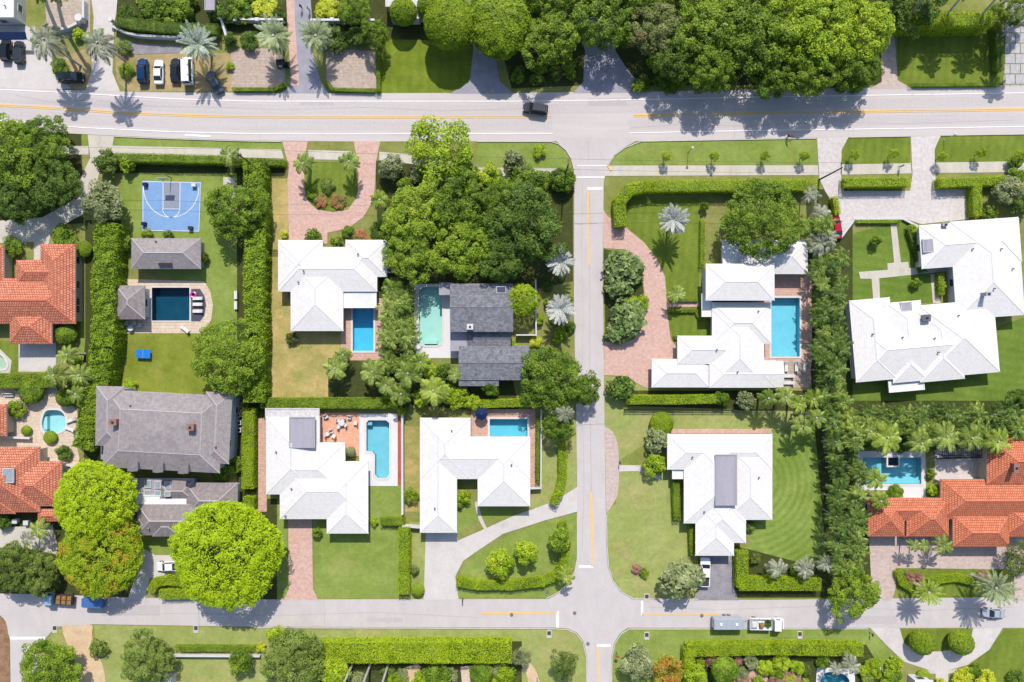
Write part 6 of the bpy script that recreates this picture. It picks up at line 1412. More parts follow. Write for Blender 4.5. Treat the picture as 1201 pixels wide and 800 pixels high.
# light blue truck with crates, left
x, y = at(70, 703, 1.2); t = thing('parked_truck', 'light blue flatbed truck loaded with orange crates, parked under the golden lime tree', 'truck', (x, y, .05), R(176)); truck_cab(t, 1.0, 1.9, 'skyblue'); bedbox(t, -2.6, .85, 1.9, .85, VM['bed'], .35); wheels(t, (-1.7, 1.9), 1.9)
for i in range(3):
    for j in (-1, 1):
        c = MB(); c.box((0, 0, .3), (.85, .7, .6)); c.box((0, 0, .61), (.6, .45, .04)); cx_, cy_ = at(70, 703, 1.2); v = Matrix.Rotation(R(176), 3, 'Z') @ Vector((-2.0 + i * 1.05, j * .42, 0))
        tag(c.build('crate', VM['rust'], None, (cx_ + v.x, cy_ + v.y, .97), R(176)), 'orange crate on the bed of the light blue truck', 'crate', 'orange crates on the light blue truck')
def trailer(label, px, py, head, L, w, h, roofc, boxed=True, extra=None):
    x, y = at(px, py, h); t = thing('trailer', label, 'trailer', (x, y, .05), R(head))
    g = loft([[(xx, -w * k, .55), (xx, -w * k, h - .12), (xx, -w * k * .93, h), (xx, w * k * .93, h), (xx, w * k, h - .12), (xx, w * k, .55)] for xx, k in ((-L / 2, .49), (-L / 2 + .05, .5), (L / 2 - .35, .5), (L / 2, .40))])
    b = link('box_body', g.mesh('box_body', VM[roofc]), t); r = MB()
    for k in range(6): r.box((-L / 2 + .3 + k * (L - .6) / 5, 0, h + .015), (.06, w * .88, .04))
    r.build('roof_rib', VM[roofc], t); wheels(t, (-.45, .45), w + .2, .33)
    d = MB(); d.tube([(L / 2 - .1, -.5, .5), (L / 2 + 1.0, 0, .5), (L / 2 - .1, .5, .5)], .05, 6); d.build('drawbar', VM['trim'], t); q = MB(); q.box((-L / 2 - .02, 0, 1.2), (.05, w * .8, 1.1)); dr = q.build('rear_door', VM[roofc], t); hd = MB(); hd.box((-L / 2 - .06, .2, 1.2), (.04, .05, .4)); hd.build('handle', VM['trim'], dr)
    for vx in extra or []: v = MB(); v.box((vx, 0, h + .09), (.5, .5, .14), 0, 0, .8); v.build('roof_vent', VM['white'], t)
    return t
trailer('blue-roofed trailer parked behind the light blue truck', 107.5, 707.5, 178, 3.9, 1.95, 2.0, 'blue'); trailer('long grey box trailer with two roof vents, parked on the bottom road', 855.5, 732.5, 0, 5.8, 2.1, 2.3, 'steel', True, (-1.6, 1.4))
x, y = at(897, 732, 1.2); t = thing('parked_truck', 'white-cabbed landscaping truck with a cluttered open bed, parked on the bottom road', 'truck', (x, y, .05), R(-1)); truck_cab(t, 1.6, 2.1, 'white'); bedbox(t, -2.9, 1.3, 2.15, .9, VM['white'], .5); wheels(t, (-1.9, 2.6), 2.1)
rk = MB()
for q in range(6): rk.tube([(-2.8 + q * .8, 1.06, 1.4), (-2.8 + q * .8, 1.06, 2.0)], .03, 5)
rk.tube([(-2.8, 1.06, 2.0), (1.2, 1.06, 2.0)], .03, 5); rk.build('side_rack', VM['trim'], t)
for nm, lb, ct, ox, oy, dims, m in (('sack', 'large white sack at the tail of the landscaping truck bed', 'sack', -2.1, 0, (1.3, 1.5, .7), 'cloth'), ('bin', 'orange bin in the middle of the landscaping truck bed', 'bin', -.7, -.3, (.8, .9, .8), 'rust')):
    g = MB(); g.box((0, 0, dims[2] * .35), (dims[0], dims[1], dims[2] * .7), 0, 0, .94); g.box((0, 0, dims[2] * .85), (dims[0] * .9, dims[1] * .9, dims[2] * .3), 0, 0, .6); tag(g.build(nm, VM[m], None, (x + ox, y + oy, 1.02)), lb, ct)
o = tag(link('cut_branches', PM['bush0'], None, (x + .55, y + .1, 1.35)), 'heap of cut green branches on the landscaping truck bed', 'branches'); o.scale = (.65, .8, .45); setmat(o, LM['mid'])
# golf cart
x, y = at(331, 75, 1); t = thing('golf_cart', 'dark green golf cart in the shadow of the left date palm', 'golf cart', (x, y, .05), R(5)); g = MB(); g.box((0, 0, .38), (2.3, 1.15, .22)); g.box((.85, 0, .65), (.5, 1.1, .4), 0, 0, .8); g.build('body', VM['green'], t)
g = MB(); g.box((-.35, 0, .68), (.5, 1.05, .16)); g.box((-.62, 0, .95), (.12, 1.05, .5)); g.build('seat', HM['cream_wall'], t); g = MB(); g.box((-.1, 0, 1.85), (1.7, 1.15, .07), 0, 0, .95); g.build('canopy', VM['green'], t)
for sx in (-.85, .6):
    for sy in (-1, 1): g = MB(); g.tube([(sx, sy * .5, .45), (sx, sy * .5, 1.83)], .025, 6); g.build('post', VM['trim'], t)
wheels(t, (-.75, .75), 1.3, .23)

M['manhole'] = surf('worn_iron', C(140, 132, 128), C(118, 112, 108), 2, .8, .3, 12, .3)
# ------------------------------------------------------------------ walls, fences, posts
def wall(label, pts, h, w, mat, cat='wall', name='garden_wall', cap=True, group=None):
    P = [Vector(at(*p, 0)) for p in pts]; o = P[0].copy(); t = thing(name, label, cat, (o.x, o.y, 0), 0, group); b, c = MB(), MB()
    for k, (p, q) in enumerate(zip(P, P[1:])):
        d = q - p; m = (p + q) / 2 - o; a = math.atan2(d.y, d.x); e = .002 * (k % 2)
        b.box((m.x, m.y, h / 2), (d.length + w * .98, w - e, h - e), a); c.box((m.x, m.y, h + .045), (d.length + w * 1.3, w * 1.35 - e, .09 - e), a)
    b.build('wall_body', mat, t)
    if cap: c.build('coping', HM['trim'] if mat is not HM['grey_wall'] else mat, t)
    return t
WW = HM['white_wall']
wall('curved white garden wall above the parked cars at the top left', smooth([(138, 35), (150, 41), (170, 45), (212, 47)], 5, False), 1.3, .3, WW)
wall('white garden wall with an angled return left of the first date palm', [(270, 50), (263, 26), (268, 26.5), (334, 27)], 1.5, .3, WW); wall('white entrance wall right of the brick-edged drive', [(368, 27.5), (440, 27.5)], 1.5, .3, WW)
wall('dark grey garden wall at the top of the checked lawn', smooth([(462, 28), (472, 29), (488, 27), (505, 23)], 3, False), 1.4, .3, HM['grey_wall'])
wall('curved white entrance wall ending at a round pier at the top left', smooth([(60, 38), (72, 37.5), (84, 35.5), (95, 30)], 4, False), 1.2, .35, WW); wall('straight white entrance wall beside the narrow pale drive', [(103, 6), (103, 24)], 1.4, .3, WW)
g = MB(); xx, yy = at(98.5, 25.5); g.tube([(0, 0, 0), (0, 0, 1.7)], .62, 20); g.tube([(0, 0, 1.7), (0, 0, 1.85)], [.75, .7], 20); tag(g.build('gate_pier', WW, None, (xx, yy, 0)), 'round white gate pier at the end of the curved entrance wall', 'gate pier')
for px, py, lb in ((134.5, 27, 'small round white pier right of the narrow pale drive'),): g = MB(); xx, yy = at(px, py); g.tube([(0, 0, 0), (0, 0, 1.5)], .35, 14); g.tube([(0, 0, 1.5), (0, 0, 1.62)], [.45, .4], 14); tag(g.build('gate_pier', WW, None, (xx, yy, 0)), lb, 'gate pier')
for k, (px, lb) in enumerate(((280, 'white wall pier nearest the angled wall return'), (305, 'white wall pier in the middle of the angled wall'), (392, 'white wall pier left on the entrance wall right of the drive'), (417, 'white wall pier right on the entrance wall right of the drive'))): g = MB(); xx, yy = at(px, 27.4); g.box((0, 0, .85), (.6, .6, 1.7)); g.box((0, 0, 1.76), (.76, .76, .12), 0, 0, .8); tag(g.build('wall_pier', WW, None, (xx, yy, 0)), lb, 'wall pier')
wall('long straight white boundary wall right of the L-shaped pool', [(473.3, 486), (473.6, 600)], 1.7, .3, WW); wall('low white wall joining the boundary wall to the U-shaped house', [(474, 615), (493, 616.5)], 1.4, .25, WW)
wall('thin white wall along the side street lawn of the U-shaped house', [(634.5, 480), (634, 571), (622, 571.5)], 1.3, .18, WW); wall('white garden wall enclosing the yard beside the slate grey house', [(628, 330), (628.5, 393), (606, 393)], 1.5, .2, WW)
wall('low white wall behind the olive hedge at the bottom', [(207, 766.5), (306, 767)], 1.0, .25, WW); wall('white kerb wall round the top of the walled garden', [(985, 279), (1001, 257.5), (1058, 257), (1078, 268)], .45, .3, WW)
wall('short grey wall beside the shaded lawn and the stone drive', [(1162, 44), (1180, 36)], 1.6, .35, HM['grey_wall']); wall('low pale wall along the bottom of the beige patio', [(48, 548), (66, 541), (90, 546)], .9, .3, WW); wall('pale wall beside the upper coral roof on the beige patio', [(10, 512), (38, 513)], 1.0, .3, HM['cream_wall'])
def fence(label, pts, h, mat, gap=1.8):
    P = [Vector(at(*p, 0)) for p in pts]; o = P[0].copy(); t = thing('fence', label, 'fence', (o.x, o.y, 0)); r = MB()
    for p, q in zip(P, P[1:]):
        d = q - p; m = (p + q) / 2 - o; a = math.atan2(d.y, d.x); n = max(2, int(d.length / gap))
        for z in (.25, h * .55, h - .12): r.box((m.x, m.y, z), (d.length, .05, .1), a)
        for k in range(int(d.length / .18)): v = p - o + d * ((k + .5) / int(d.length / .18)); r.box((v.x, v.y, h / 2), (.05, .025, h - .15), a)
        for k in range(n + 1):
            v = p - o + d * (k / n); g = MB(); g.box((v.x, v.y, h / 2 + .03), (.1, .1, h + .06), a); g.build('post', mat, t)
    r.build('rail_panel', mat, t); return t
fence('dark fence running below the straight lime hedge and the pale-leaved shrubs', [(732, 480), (905, 480.5)], 1.3, HM['black']); fence('grey picket fence across the white yard above the orange house', [(1097, 537), (1156, 535)], 1.6, HM['black']); fence('thin fence joining the looped drive house to the tall shaggy hedge', [(311, 294), (326, 294)], 1.3, HM['black'])
# pergola by the white yard: open slats
x0, y0 = at(1128, 527, 2.6); t = thing('pergola', 'dark slatted pergola over the upper part of the white yard by the orange house', 'pergola', (x0, y0, 0))
for sx in (-3.6, 3.6):
    for sy in (-1.2, 1.2): g = MB(); g.box((sx, sy, 1.25), (.14, .14, 2.5)); g.build('post', HM['black'], t)
g = MB()
for sy in (-1.2, 1.2): g.box((0, sy, 2.55), (7.8, .12, .16))
g.build('beam', HM['black'], t); g = MB()
for k in range(20): g.box((-3.7 + k * .39, 0, 2.68), (.08, 3.2, .1))
g.build('slats', HM['black'], t)
def pole(label, px, py, h, rad, mat, cat='utility pole', name='utility_pole', arm=True):
    x, y = at(px, py); t = thing(name, label, cat, (x, y, 0)); g = MB(); g.tube([(0, 0, 0), (0, 0, h)], [rad, rad * .65], 10); g.build('shaft', mat, t)
    if arm:
        g = MB(); g.box((0, 0, h - .5), (.12, 2.2, .14)); a = g.build('crossarm', mat, t)
        for k in (-1, 0, 1): q = MB(); q.tube([(0, k * .95, h - .42), (0, k * .95, h - .2)], .06, 8); q.build('insulator', HM['grey_wall'], a)
    return Vector((x, y, h))
POLEM = surf('pole_timber', C(120, 108, 98), C(96, 88, 80), 2, .9, .1, 9, .3)
p1 = pole('timber utility pole leaning into view at the left mouth of the white court', 960.5, 211, 9.5, .17, POLEM); p2 = pole('timber utility pole hidden in the shrubs at the side street corner', 662, 207, 9.5, .17, POLEM); p3 = pole('timber utility pole by the roadside hedge above the pink looped drive', 301, 196, 9.5, .17, POLEM)
p0 = pole('timber utility pole behind the dark trees at the left', 38, 192, 9.5, .17, POLEM); p5 = pole('timber utility pole in the dark belt at the end of the hedge', 928, 486, 8.5, .15, POLEM, arm=False)
PWR = paint('cable_black', C(40, 40, 42), .6)
for k, (a, b, lb) in enumerate(((p0, p3, 'left span of the overhead power lines, above the blue court'), (p3, p2, 'middle span of the overhead power lines, above the grove'), (p2, p1, 'right span of the overhead power lines, above the L-shaped hedge'))):
    t = thing('power_line', lb, 'power line', (0, 0, 0))
    for dy in (-.95, .95):
        g = MB(); g.tube([a.lerp(b, q / 10) + Vector((0, dy, -.2 - 4 * .6 * (q / 10) * (1 - q / 10))) for q in range(11)], .022, 5); g.build('wire', PWR, t)
# street sign and light posts, drains, manholes, mailboxes
def post(label, px, py, h, mat, head=None, cat='post', name='post', hm=None):
    x, y = at(px, py); t = thing(name, label, cat, (x, y, 0)); g = MB(); g.tube([(0, 0, 0), (0, 0, h)], .045, 8); g.tube([(0, 0, 0), (0, 0, .12)], .11, 8); g.build('shaft', mat, t)
    q = MB()
    if head == 'lamp': q.tube([(0, 0, h), (0, 0, h + .12), (0, 0, h + .45), (0, 0, h + .55)], [.1, .2, .24, .05], 10); q.build('lantern', hm or HM['trim'], t)
    if head == 'sign': q.tube([(0, -.02, h - .3), (0, -.06, h - .3)], .36, 8); q.build('sign_plate', hm or VM['red'], t)
    if head == 'box': q.box((0, 0, h + .12), (.22, .5, .22)); q.tube([(0, -.25, h + .22), (0, .25, h + .22)], .11, 8); q.build('mailbox', hm or HM['trim'], t)
    return t
post('slim white lamp post on the verge right of the court drive mouths', 1107, 164, 3.2, HM['trim'], 'lamp', 'lamp post', 'lamp_post'); post('dark lamp post on the verge between the first and second young trees', 807, 179, 3.0, HM['black'], 'lamp', 'lamp post', 'lamp_post')
post('traffic sign post at the left corner of the side street and the main road', 666, 200, 2.2, HM['metal'], 'sign', 'sign', 'street_sign'); post('traffic sign post at the lower right corner of the crossing', 723, 765, 2.2, HM['metal'], 'sign', 'sign', 'street_sign')
post('white mailbox at the end of the pale U-shaped drive', 1028, 780, 1.1, HM['trim'], 'box', 'mailbox', 'mailbox_post'); post('dark mailbox on the lawn by the mouth of the wide pale driveway', 543, 702, 1.1, HM['black'], 'box', 'mailbox', 'mailbox_post', VM['charcoal'])
post('dark mailbox by the curved strip beside the pale front walkway', 726, 542, 1.1, HM['black'], 'box', 'mailbox', 'mailbox_post', VM['charcoal']); post('grey lantern post by the thin brownish tree at the bottom', 630, 795, 1.6, HM['metal'], 'lamp', 'lamp post', 'lamp_post', HM['metal'])
post('dark mailbox on the lawn left of the pale U-shaped drive', 1020, 742, 1.0, HM['black'], 'box', 'mailbox', 'mailbox_post', VM['charcoal'])
for px, py, lb in ((64.5, 737, 'storm drain at the corner of the shell drive'), (230, 737, 'storm drain left on the long bottom verge'), (644, 743, 'storm drain near the lower left corner of the crossing'), (758.5, 700, 'storm drain at the upper right corner of the crossing'), (758.5, 745, 'storm drain at the lower right corner of the crossing'), (938, 744, 'storm drain on the verge right of the landscaping truck')):
    x, y = at(px, py); t = thing('storm_drain', lb, 'storm drain', (x, y, 0)); g = MB(); g.box((0, -.1, .05), (.95, 1.5, .1)); g.build('apron', M['kerb'], t); g = MB(); g.box((0, .1, .112), (.7, .75, .02))
    for k in range(6): g.box((0, -.2 + k * .12, .127), (.66, .05, .014))
    g.build('grate', M['iron'], t)
for px, py, lb in ((674, 719, 'manhole cover in the middle of the crossing'), (600, 721, 'manhole cover on the yellow line left of the crossing'), (823, 722, 'manhole cover on the yellow line right of the crossing'), (689.5, 755, 'manhole cover at the lower left corner of the crossing'), (642, 694, 'round cover in the grass at the corner lawn island')):
    x, y = at(px, py); g = MB(); g.tube([(0, 0, 0), (0, 0, .105)], [.36, .34], 20); g.tube([(0, 0, .105), (0, 0, .112)], [.27, .26], 20); tag(g.build('manhole_cover', M['manhole'], None, (x, y, 0)), lb, 'manhole cover')

# ------------------------------------------------------------------ garden and pool furniture
FM = {'frame': paint('white_powder_coat', C(240, 240, 240), .4), 'cushion': surf('white_cushion', C(244, 240, 234), C(232, 228, 222), 3, .9, .1, 9, .2), 'blue': surf('blue_table_top', C(22, 134, 226), C(16, 120, 214), 1, .5, .4, 8, .05), 'pink': paint('pink_vinyl', C(232, 46, 156), .3, .5), 'navy': surf('navy_canvas', C(22, 48, 92), C(18, 40, 80), 2, .8, .2, 9, .2), 'teak': VM['wood']}
def lounger(label, px, py, rz, group, cm='cushion'):
    x, y = at(px, py, .4); t = thing('sun_lounger', label, 'lounger', (x, y, .09), R(rz), group); g = MB()
    for sy in (-.3, .3): g.box((0, sy, .30), (1.95, .05, .06))
    g.box((-.95, 0, .30), (.05, .55, .06)); g.box((.95, 0, .30), (.05, .55, .06)); g.build('frame', FM['frame'], t); g = MB(); g.box((-.3, 0, .40), (1.3, .60, .11)); g.box((.68, 0, .58), (.80, .60, .10), 0, 0, 1, 0, R(-28)); g.build('mattress', FM[cm], t)
    for sx in (-.85, .85):
        for sy in (-.28, .28): q = MB(); q.box((sx, sy, .135), (.05, .05, .27)); q.build('leg', FM['frame'], t)
for py, lb in ((350, 'topmost white lounger on the dark sun shelf'), (357, 'middle white lounger on the dark sun shelf'), (365, 'lowest white lounger on the dark sun shelf')): lounger(lb, 232, py, 0, 'loungers on the dark sun shelf')
flat('sun_shelf', [(224.4, 339), (235, 339), (240, 347), (242, 358), (240, 370), (235, 377), (224.4, 377)], ZP, M['shelf'])
for px, py, rz, lb in ((922, 430, 90, 'left upright white lounger on the small sun terrace'), (934, 430, 90, 'middle upright white lounger on the small sun terrace'), (943.5, 431, 84, 'slanted white lounger at the right of the small sun terrace'), (925, 441, 0, 'upper sideways white lounger on the small sun terrace'), (925, 449, 0, 'lower sideways white lounger on the small sun terrace')): lounger(lb, px, py, rz, 'loungers on the small sun terrace')
lounger('tilted pale lounger at the lower right of the dark pool deck', 217, 386, -35, None); lounger('white lounger on the beige patio right of the cove-shaped pool', 83, 493, 20, 'loungers by the cove pool'); lounger('white lounger low on the beige patio right of the cove-shaped pool', 82, 503, -20, 'loungers by the cove pool')
def table(label, px, py, r, mat, h=.74, group=None, z=.09):
    x, y = at(px, py, h); t = thing('patio_table', label, 'table', (x, y, z), 0, group); g = MB(); g.tube([(0, 0, h - .05), (0, 0, h)], r, 20); g.build('table_top', mat, t); g = MB(); g.tube([(0, 0, 0), (0, 0, .04), (0, 0, .08), (0, 0, h - .05)], [.3, .3, .05, .05], 12); g.build('pedestal', FM['frame'], t)
def chair(label, px, py, rz, group, mat='cushion', z=.09, s=1.0):
    x, y = at(px, py, .5); t = thing('patio_chair', label, 'chair', (x, y, z), R(rz), group); t.scale = (s,) * 3; g = MB(); g.box((0, 0, .43), (.56, .56, .09)); g.build('seat', FM[mat], t); g = MB(); g.box((-.27, 0, .70), (.08, .56, .48), 0, 0, 1, 0, R(-10)); g.build('backrest', FM[mat], t)
    for sx in (-.24, .24):
        for sy in (-.24, .24): q = MB(); q.box((sx, sy, .2), (.045, .045, .40)); q.build('leg', FM['frame'], t)
table('round white table in the cluster at the top of the terracotta patio', 400.5, 496, .6, FM['frame'])
CG = 'white chairs on the terracotta patio'
for a in range(4): chair('white chair at the round table on the terracotta patio', 400.5 + 5.2 * math.cos(a * 1.57 + .6), 496 + 5.2 * math.sin(a * 1.57 + .6), -(a * 90 + 34) + 180, 'white chairs at the round table')
for px, py, rz, lb in ((384, 509, 20, 'left of three white chairs low on the terracotta patio'), (388.5, 506, -80, 'upper of three white chairs low on the terracotta patio'), (391.5, 511.5, 150, 'right of three white chairs low on the terracotta patio'), (382.5, 488.5, -60, 'lone white chair at the top left of the terracotta patio'), (410, 489.5, -100, 'upper of the white chairs at the top right of the terracotta patio'), (417, 496, 170, 'white chair nearest the L-shaped pool')): chair(lb, px, py, rz, CG, s=1.25)
x, y = at(168, 415, .76); t = thing('ping_pong_table', 'bright blue ping pong table on the open lawn', 'table', (x, y, .02), R(-2)); g = MB(); g.box((0, 0, .745), (2.74, 1.7, .05)); g.build('table_top', FM['blue'], t); g = MB(); g.box((0, 0, .83), (.03, 1.75, .13)); g.build('net', FM['frame'], t)
for sx in (-1.0, 1.0):
    for sy in (-.6, .6): q = MB(); q.box((sx, sy, .36), (.06, .06, .72)); q.build('leg', HM['black'], t)
for px, py, lb in ((276.5, 346, 'upper white bench at the edge of the tall shaggy hedge'), (276.5, 358, 'lower white bench at the edge of the tall shaggy hedge')):
    x, y = at(px, py, .5); t = thing('garden_bench', lb, 'bench', (x, y, .02), R(180), 'white benches by the tall hedge'); g = MB(); g.box((0, 0, .42), (.7, 1.6, .12)); g.build('seat', FM['cushion'], t); g = MB(); g.box((-.36, 0, .7), (.1, 1.6, .5)); g.build('backrest', FM['frame'], t)
    for sx in (-.28, .28):
        for sy in (-.7, .7): q = MB(); q.box((sx, sy, .18), (.07, .07, .36)); q.build('leg', FM['frame'], t)
def parasol(label, px, py, r, mat, h=2.5, z=.09):
    x, y = at(px, py, h); t = thing('parasol', label, 'parasol', (x, y, z)); g = MB(); n = 8
    for k in range(n):
        a, b = 2 * math.pi * k / n, 2 * math.pi * (k + 1) / n; P, Q = (r * math.cos(a), r * math.sin(a), h - .5), (r * math.cos(b), r * math.sin(b), h - .5); g.face([P, Q, (0, 0, h)]); g.face([Q, P, (P[0], P[1], h - .68), (Q[0], Q[1], h - .68)])
    g.build('canopy', mat, t); g = MB(); g.tube([(0, 0, 0), (0, 0, h + .06)], .035, 8); g.build('pole', FM['frame'], t); g = MB(); g.tube([(0, 0, 0), (0, 0, .1)], [.35, .3], 14); g.build('base', HM['metal'], t)
parasol('dark blue parasol left of the small blue pool', 564.5, 485.5, 1.25, FM['navy'])
g = MB(); x, y = at(227, 346, .3)
for k in range(16):
    a, b = 2 * math.pi * k / 16, 2 * math.pi * (k + 1) / 16
    for j in range(8):
        c, d = 2 * math.pi * j / 8, 2 * math.pi * (j + 1) / 8; f = lambda u, v: ((.5 + .22 * math.cos(v)) * math.cos(u), (.5 + .22 * math.cos(v)) * math.sin(u), .22 + .22 * math.sin(v)); g.face([f(a, c), f(b, c), f(b, d), f(a, d)])
tag(g.build('pool_float', FM['pink'], None, (x, y, .11)), 'bright pink inflatable ring at the edge of the dark pool', 'pool float')
# basketball hoop
x, y = at(201, 211); t = thing('basketball_hoop', 'white basketball hoop at the top of the blue court', 'basketball hoop', (x, y, 0)); g = MB(); g.tube([(0, .4, 0), (0, .4, 2.9), (0, -.5, 3.3)], .08, 8); g.build('pole', HM['black'], t); g = MB(); g.box((0, -.55, 3.4), (1.8, .06, 1.1)); b = g.build('backboard', FM['frame'], t); g = MB(); g.box((0, -.588, 3.3), (.6, .012, .45)); g.build('target_square', VM['red'], b)
g = MB()
for k in range(14): a, b_ = 2 * math.pi * k / 14, 2 * math.pi * (k + 1) / 14; g.tube([(.23 * math.cos(a), -.86 + .23 * math.sin(a), 3.05), (.23 * math.cos(b_), -.86 + .23 * math.sin(b_), 3.05)], .02, 5)
g.build('rim', VM['rust'], t)
x, y = at(200, 230.5); g = MB(); 
for px, py, lb, m in ((170.5, 263, 'dark blue ball rack at the lower left corner of the court', FM['navy']), (225, 268, 'small dark box at the lower right corner of the court', HM['black']), (172, 217, 'dark blue bin at the upper left corner of the court', FM['navy']), (229, 218, 'white storage box at the upper right corner of the court', FM['frame'])):
    xx, yy = at(px, py); g = MB(); g.box((0, 0, .35), (.8, .6, .7), 0, 0, .94); g.box((0, 0, .74), (.84, .64, .08), 0, 0, .96); tag(g.build('storage_box', m, None, (xx, yy, .05)), lb, 'box')
# blue awning, air conditioners, pavilion furniture
x0, y0 = at(12, 41.5, 2.6); t = thing('awning', 'long dark blue awning along the front of the white building', 'awning', (x0, y0, 0)); g = MB(); g.face([(-7, -.6, 2.3), (3.0, -.6, 2.3), (3.0, .6, 2.7), (-7, .6, 2.7)]); g.face([(-7, -.6, 2.1), (3.0, -.6, 2.1), (3.0, -.6, 2.3), (-7, -.6, 2.3)]); g.build('canopy', FM['navy'], t)
for sx in (-5, -1, 2.8): g = MB(); g.tube([(sx, -.5, 0), (sx, -.5, 2.3)], .05, 8); g.build('post', HM['metal'], t)
def acunit(label, px, py, group=None):
    x, y = at(px, py, .9); t = thing('air_conditioner', label, 'air conditioner', (x, y, .02), 0, group); g = MB(); g.box((0, 0, .42), (.85, .85, .8)); g.box((0, 0, .05), (1.0, 1.0, .1)); g.build('casing', HM['trim'], t); g = MB(); g.tube([(0, 0, .82), (0, 0, .86)], .32, 14); g.build('fan_grille', HM['black'], t)
acunit('upper white air conditioner right of the big grey house', 280, 496, 'air conditioners beside the big grey house'); acunit('lower white air conditioner right of the big grey house', 280, 504.5, 'air conditioners beside the big grey house'); acunit('dark-topped air conditioner above the two white ones by the big grey house', 279, 487)
acunit('air conditioner at the right wall of the looped drive house', 457, 317)
for px, py, lb in ((148, 379, 'left grey chair below the small square pavilion'), (158, 379, 'right grey chair below the small square pavilion'), (164, 381, 'end grey chair below the small square pavilion')): chair(lb, px, py, 90, 'chairs below the pavilion', s=1.2)
table('pale table under the edge of the small square pavilion', 153, 385, .55, FM['frame']); chair('white chair at the top right corner of the pavilion', 172, 341, 200, None)
x, y = at(12, 463); t = thing('garden_bench', 'pale bench on the beige patio beside the clipped hedge', 'bench', (x, y, .06)); g = MB(); g.box((0, 0, .42), (1.9, .6, .12)); g.build('seat', FM['cushion'], t); g = MB(); g.box((0, .3, .7), (1.9, .1, .5)); g.build('backrest', FM['cushion'], t)
for sx in (-.8, .8): q = MB(); q.box((sx, 0, .18), (.08, .5, .36)); q.build('leg', FM['frame'], t)
for px, py, lb in ((21, 610, 'left white box beside the coral house wall'), (34, 612, 'middle white box beside the coral house wall'), (53, 614, 'larger white box beside the lime tree')): xx, yy = at(px, py); g = MB(); g.box((0, 0, .45), (.9, .8, .9)); g.box((0, 0, .94), (1.0, .9, .08), 0, 0, .95); tag(g.build('utility_box', FM['frame'], None, (xx, yy, .02)), lb, 'box')
x, y = at(926, 381); t = None
# ------------------------------------------------------------------ people
def figure(label, px, py, rz, shirt, legs, stride=.3, hairc=C(40, 30, 24), seat=False):
    """one continuous skinned figure facing +x"""
    x, y = at(px, py, .9); s = stride
    V = [(0, 0, .95), (0, 0, 1.2), (0, 0, 1.42), (.01, 0, 1.52), (.03, 0, 1.66), (.03, 0, 1.74)]; rad = [.13, .14, .13, .055, .095, .06]; E = [(0, 1), (1, 2), (2, 3), (3, 4), (4, 5)]
    for sd, f in ((1, 1), (-1, -1)):
        b = len(V); V += [(0, .19 * sd, 1.40), (-.12 * f * s, .24 * sd, 1.12), (.10 - .3 * f * s, .23 * sd, .90), (.14 - .35 * f * s, .22 * sd, .80)]; rad += [.06, .045, .035, .03]; E += [(2, b), (b, b + 1), (b + 1, b + 2), (b + 2, b + 3)]
        b = len(V); V += [(0, .09 * sd, .88), (.22 * f * s + .04, .10 * sd, .50), (.5 * f * s - .05, .10 * sd, .10), (.5 * f * s + .12, .11 * sd, .04)]; rad += [.085, .06, .042, .04]; E += [(0, b), (b, b + 1), (b + 1, b + 2), (b + 2, b + 3)]
    if seat:
        V = [(v[0] + (.25 if v[2] > 1.3 else 0), v[1], v[2] + .12) for v in V]
    me = bpy.data.meshes.new('person'); me.from_pydata(V, E, []); sk = me.skin_vertices.new() if hasattr(me.skin_vertices, 'new') else None
    o = link('person', me, None, (x, y, .06), R(rz)); tag(o, label, 'person'); md = o.modifiers.new('skin', 'SKIN'); 
    for i, r in enumerate(rad): me.skin_vertices[0].data[i].radius = (r, r)
    me.skin_vertices[0].data[0].use_root = True
    sb = o.modifiers.new('sub', 'SUBSURF'); sb.levels = 1; sb.render_levels = 1
    t = NT('person_' + str(cnt[0])); cnt[0] += 1; z = t.n('ShaderNodeSeparateXYZ', i={0: t.coord('Object')}).outputs[2]
    up = t.n('ShaderNodeMath', operation='GREATER_THAN', i={0: z, 1: .96}).outputs[0]; hd = t.n('ShaderNodeMath', operation='GREATER_THAN', i={0: z, 1: 1.5}).outputs[0]
    me.materials.append(t.end(t.principled(t.mix(hd, t.mix(up, legs, shirt), C(214, 160, 130)), .8, .2)))
    h = MB(); dz = .12 if seat else 0; dx = .25 if seat else 0; h.tube([(.0 + dx, 0, 1.66 + dz), (0 + dx, 0, 1.78 + dz), (.02 + dx, 0, 1.83 + dz)], [.115, .1, .03], 12); h.build('hair', paint('hair_' + str(cnt[0]), hairc, .8, .2), o)
    return o
figure('person in a bright blue top walking on the sidewalk below the short verge', 1057, 195, 90, C(30, 140, 190), C(60, 60, 70))
figure('cyclist in dark clothes leaning over a bicycle at the edge of the main road', 924.5, 160, 8, C(50, 46, 52), C(40, 40, 48), .25, seat=True)
x, y = at(925, 161.5); t = thing('bicycle', 'bicycle ridden by the cyclist in dark clothes on the main road edge', 'bicycle', (x, y, .06), R(8)); 
for sx in (-.5, .52):
    g = MB(); g.tube([(sx + .33 * math.cos(a * .3927), 0, .34 + .33 * math.sin(a * .3927)) for a in range(17)], .022, 6, 0, False); g.tube([(sx - .3, 0, .34), (sx + .3, 0, .34)], .006, 4); g.build('wheel', VM['tyre'], t)
g = MB()
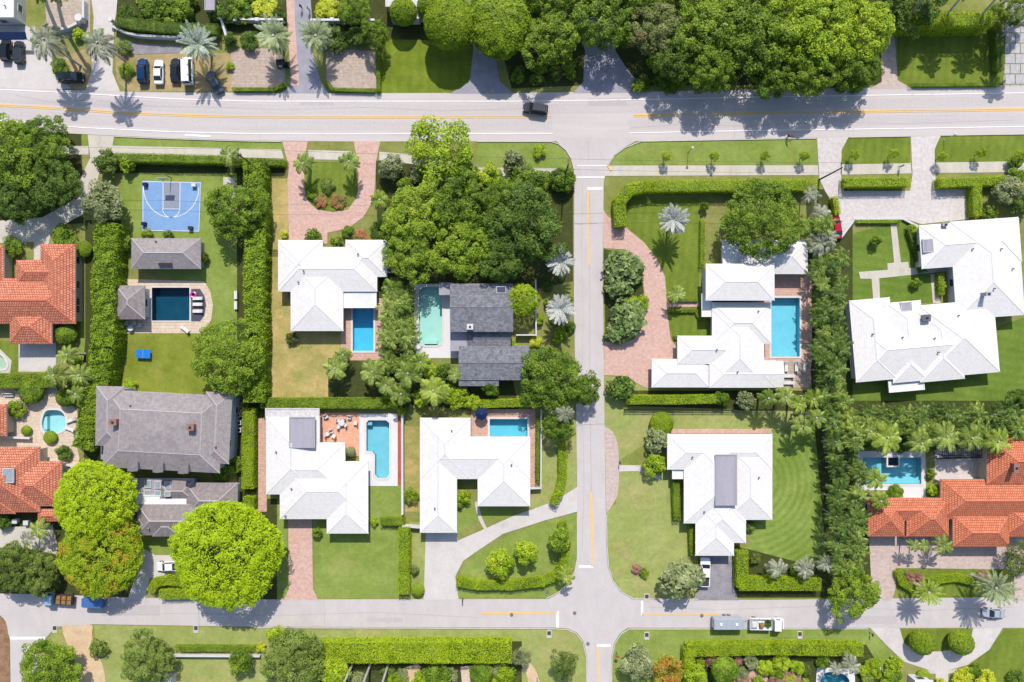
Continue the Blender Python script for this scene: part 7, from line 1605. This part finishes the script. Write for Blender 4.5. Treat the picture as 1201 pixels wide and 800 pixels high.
for a, b in (((-.5, 0, .34), (-.1, 0, .36)), ((-.1, 0, .36), (-.2, 0, .86)), ((-.2, 0, .8), (.38, 0, .82)), ((-.1, 0, .36), (.38, 0, .78)), ((.36, 0, .9), (.52, 0, .34)), ((-.5, 0, .34), (-.19, 0, .78))): g.tube([a, b], .022, 6)
g.build('frame', VM['charcoal'], t); g = MB(); g.tube([(.42, -.25, .98), (.36, 0, .98), (.42, .25, .98)], .018, 6); g.build('handlebar', VM['trim'], t); g = MB(); g.box((-.22, 0, .89), (.26, .14, .06), 0, 0, .8); g.build('saddle', VM['trim'], t)
figure('person in dark clothes walking left on the grey drive at the top', 353, 8, 100, C(44, 46, 52), C(34, 36, 42)); figure('person with a pale top, right of the walker in dark clothes on the grey drive', 362, 11, 80, C(210, 206, 200), C(40, 40, 46))
# ------------------------------------------------------------------ camera and light
cam = bpy.data.cameras.new('camera'); co = bpy.data.objects.new('camera', cam); COL.objects.link(co)
co.location = (0, 0, H); co.rotation_euler = (0, 0, 0); cam.sensor_width = 36; cam.lens = 36 * F / 1201.0; cam.clip_end = 4000
SC.camera = co
sv = Vector((.075, 1, 0)).normalized() * math.cos(R(48)) + Vector((0, 0, math.sin(R(48))))
W = bpy.data.worlds.new('World'); SC.world = W; W.use_nodes = True; nt = W.node_tree
sky = nt.nodes.new('ShaderNodeTexSky'); sky.sky_type = 'NISHITA'; sky.sun_disc = False; sky.sun_elevation = R(48); sky.sun_rotation = math.atan2(sv.x, sv.y)
nt.links.new(sky.outputs[0], nt.nodes['Background'].inputs[0]); nt.nodes['Background'].inputs[1].default_value = .15
sl = bpy.data.lights.new('sun', 'SUN'); sl.energy = 4.15; sl.angle = R(.55); sl.color = (1, .955, .90)
so = bpy.data.objects.new('sun', sl); COL.objects.link(so); so.location = sv * 300; so.rotation_euler = sv.to_track_quat('Z', 'Y').to_euler()
SC.view_settings.view_transform = 'Standard'; SC.view_settings.look = 'None'; SC.view_settings.exposure = .64; SC.view_settings.gamma = 1
SC.view_settings.use_curve_mapping = False
SC.cycles.max_bounces = 6; SC.cycles.diffuse_bounces = 3; SC.cycles.transparent_max_bounces = 12
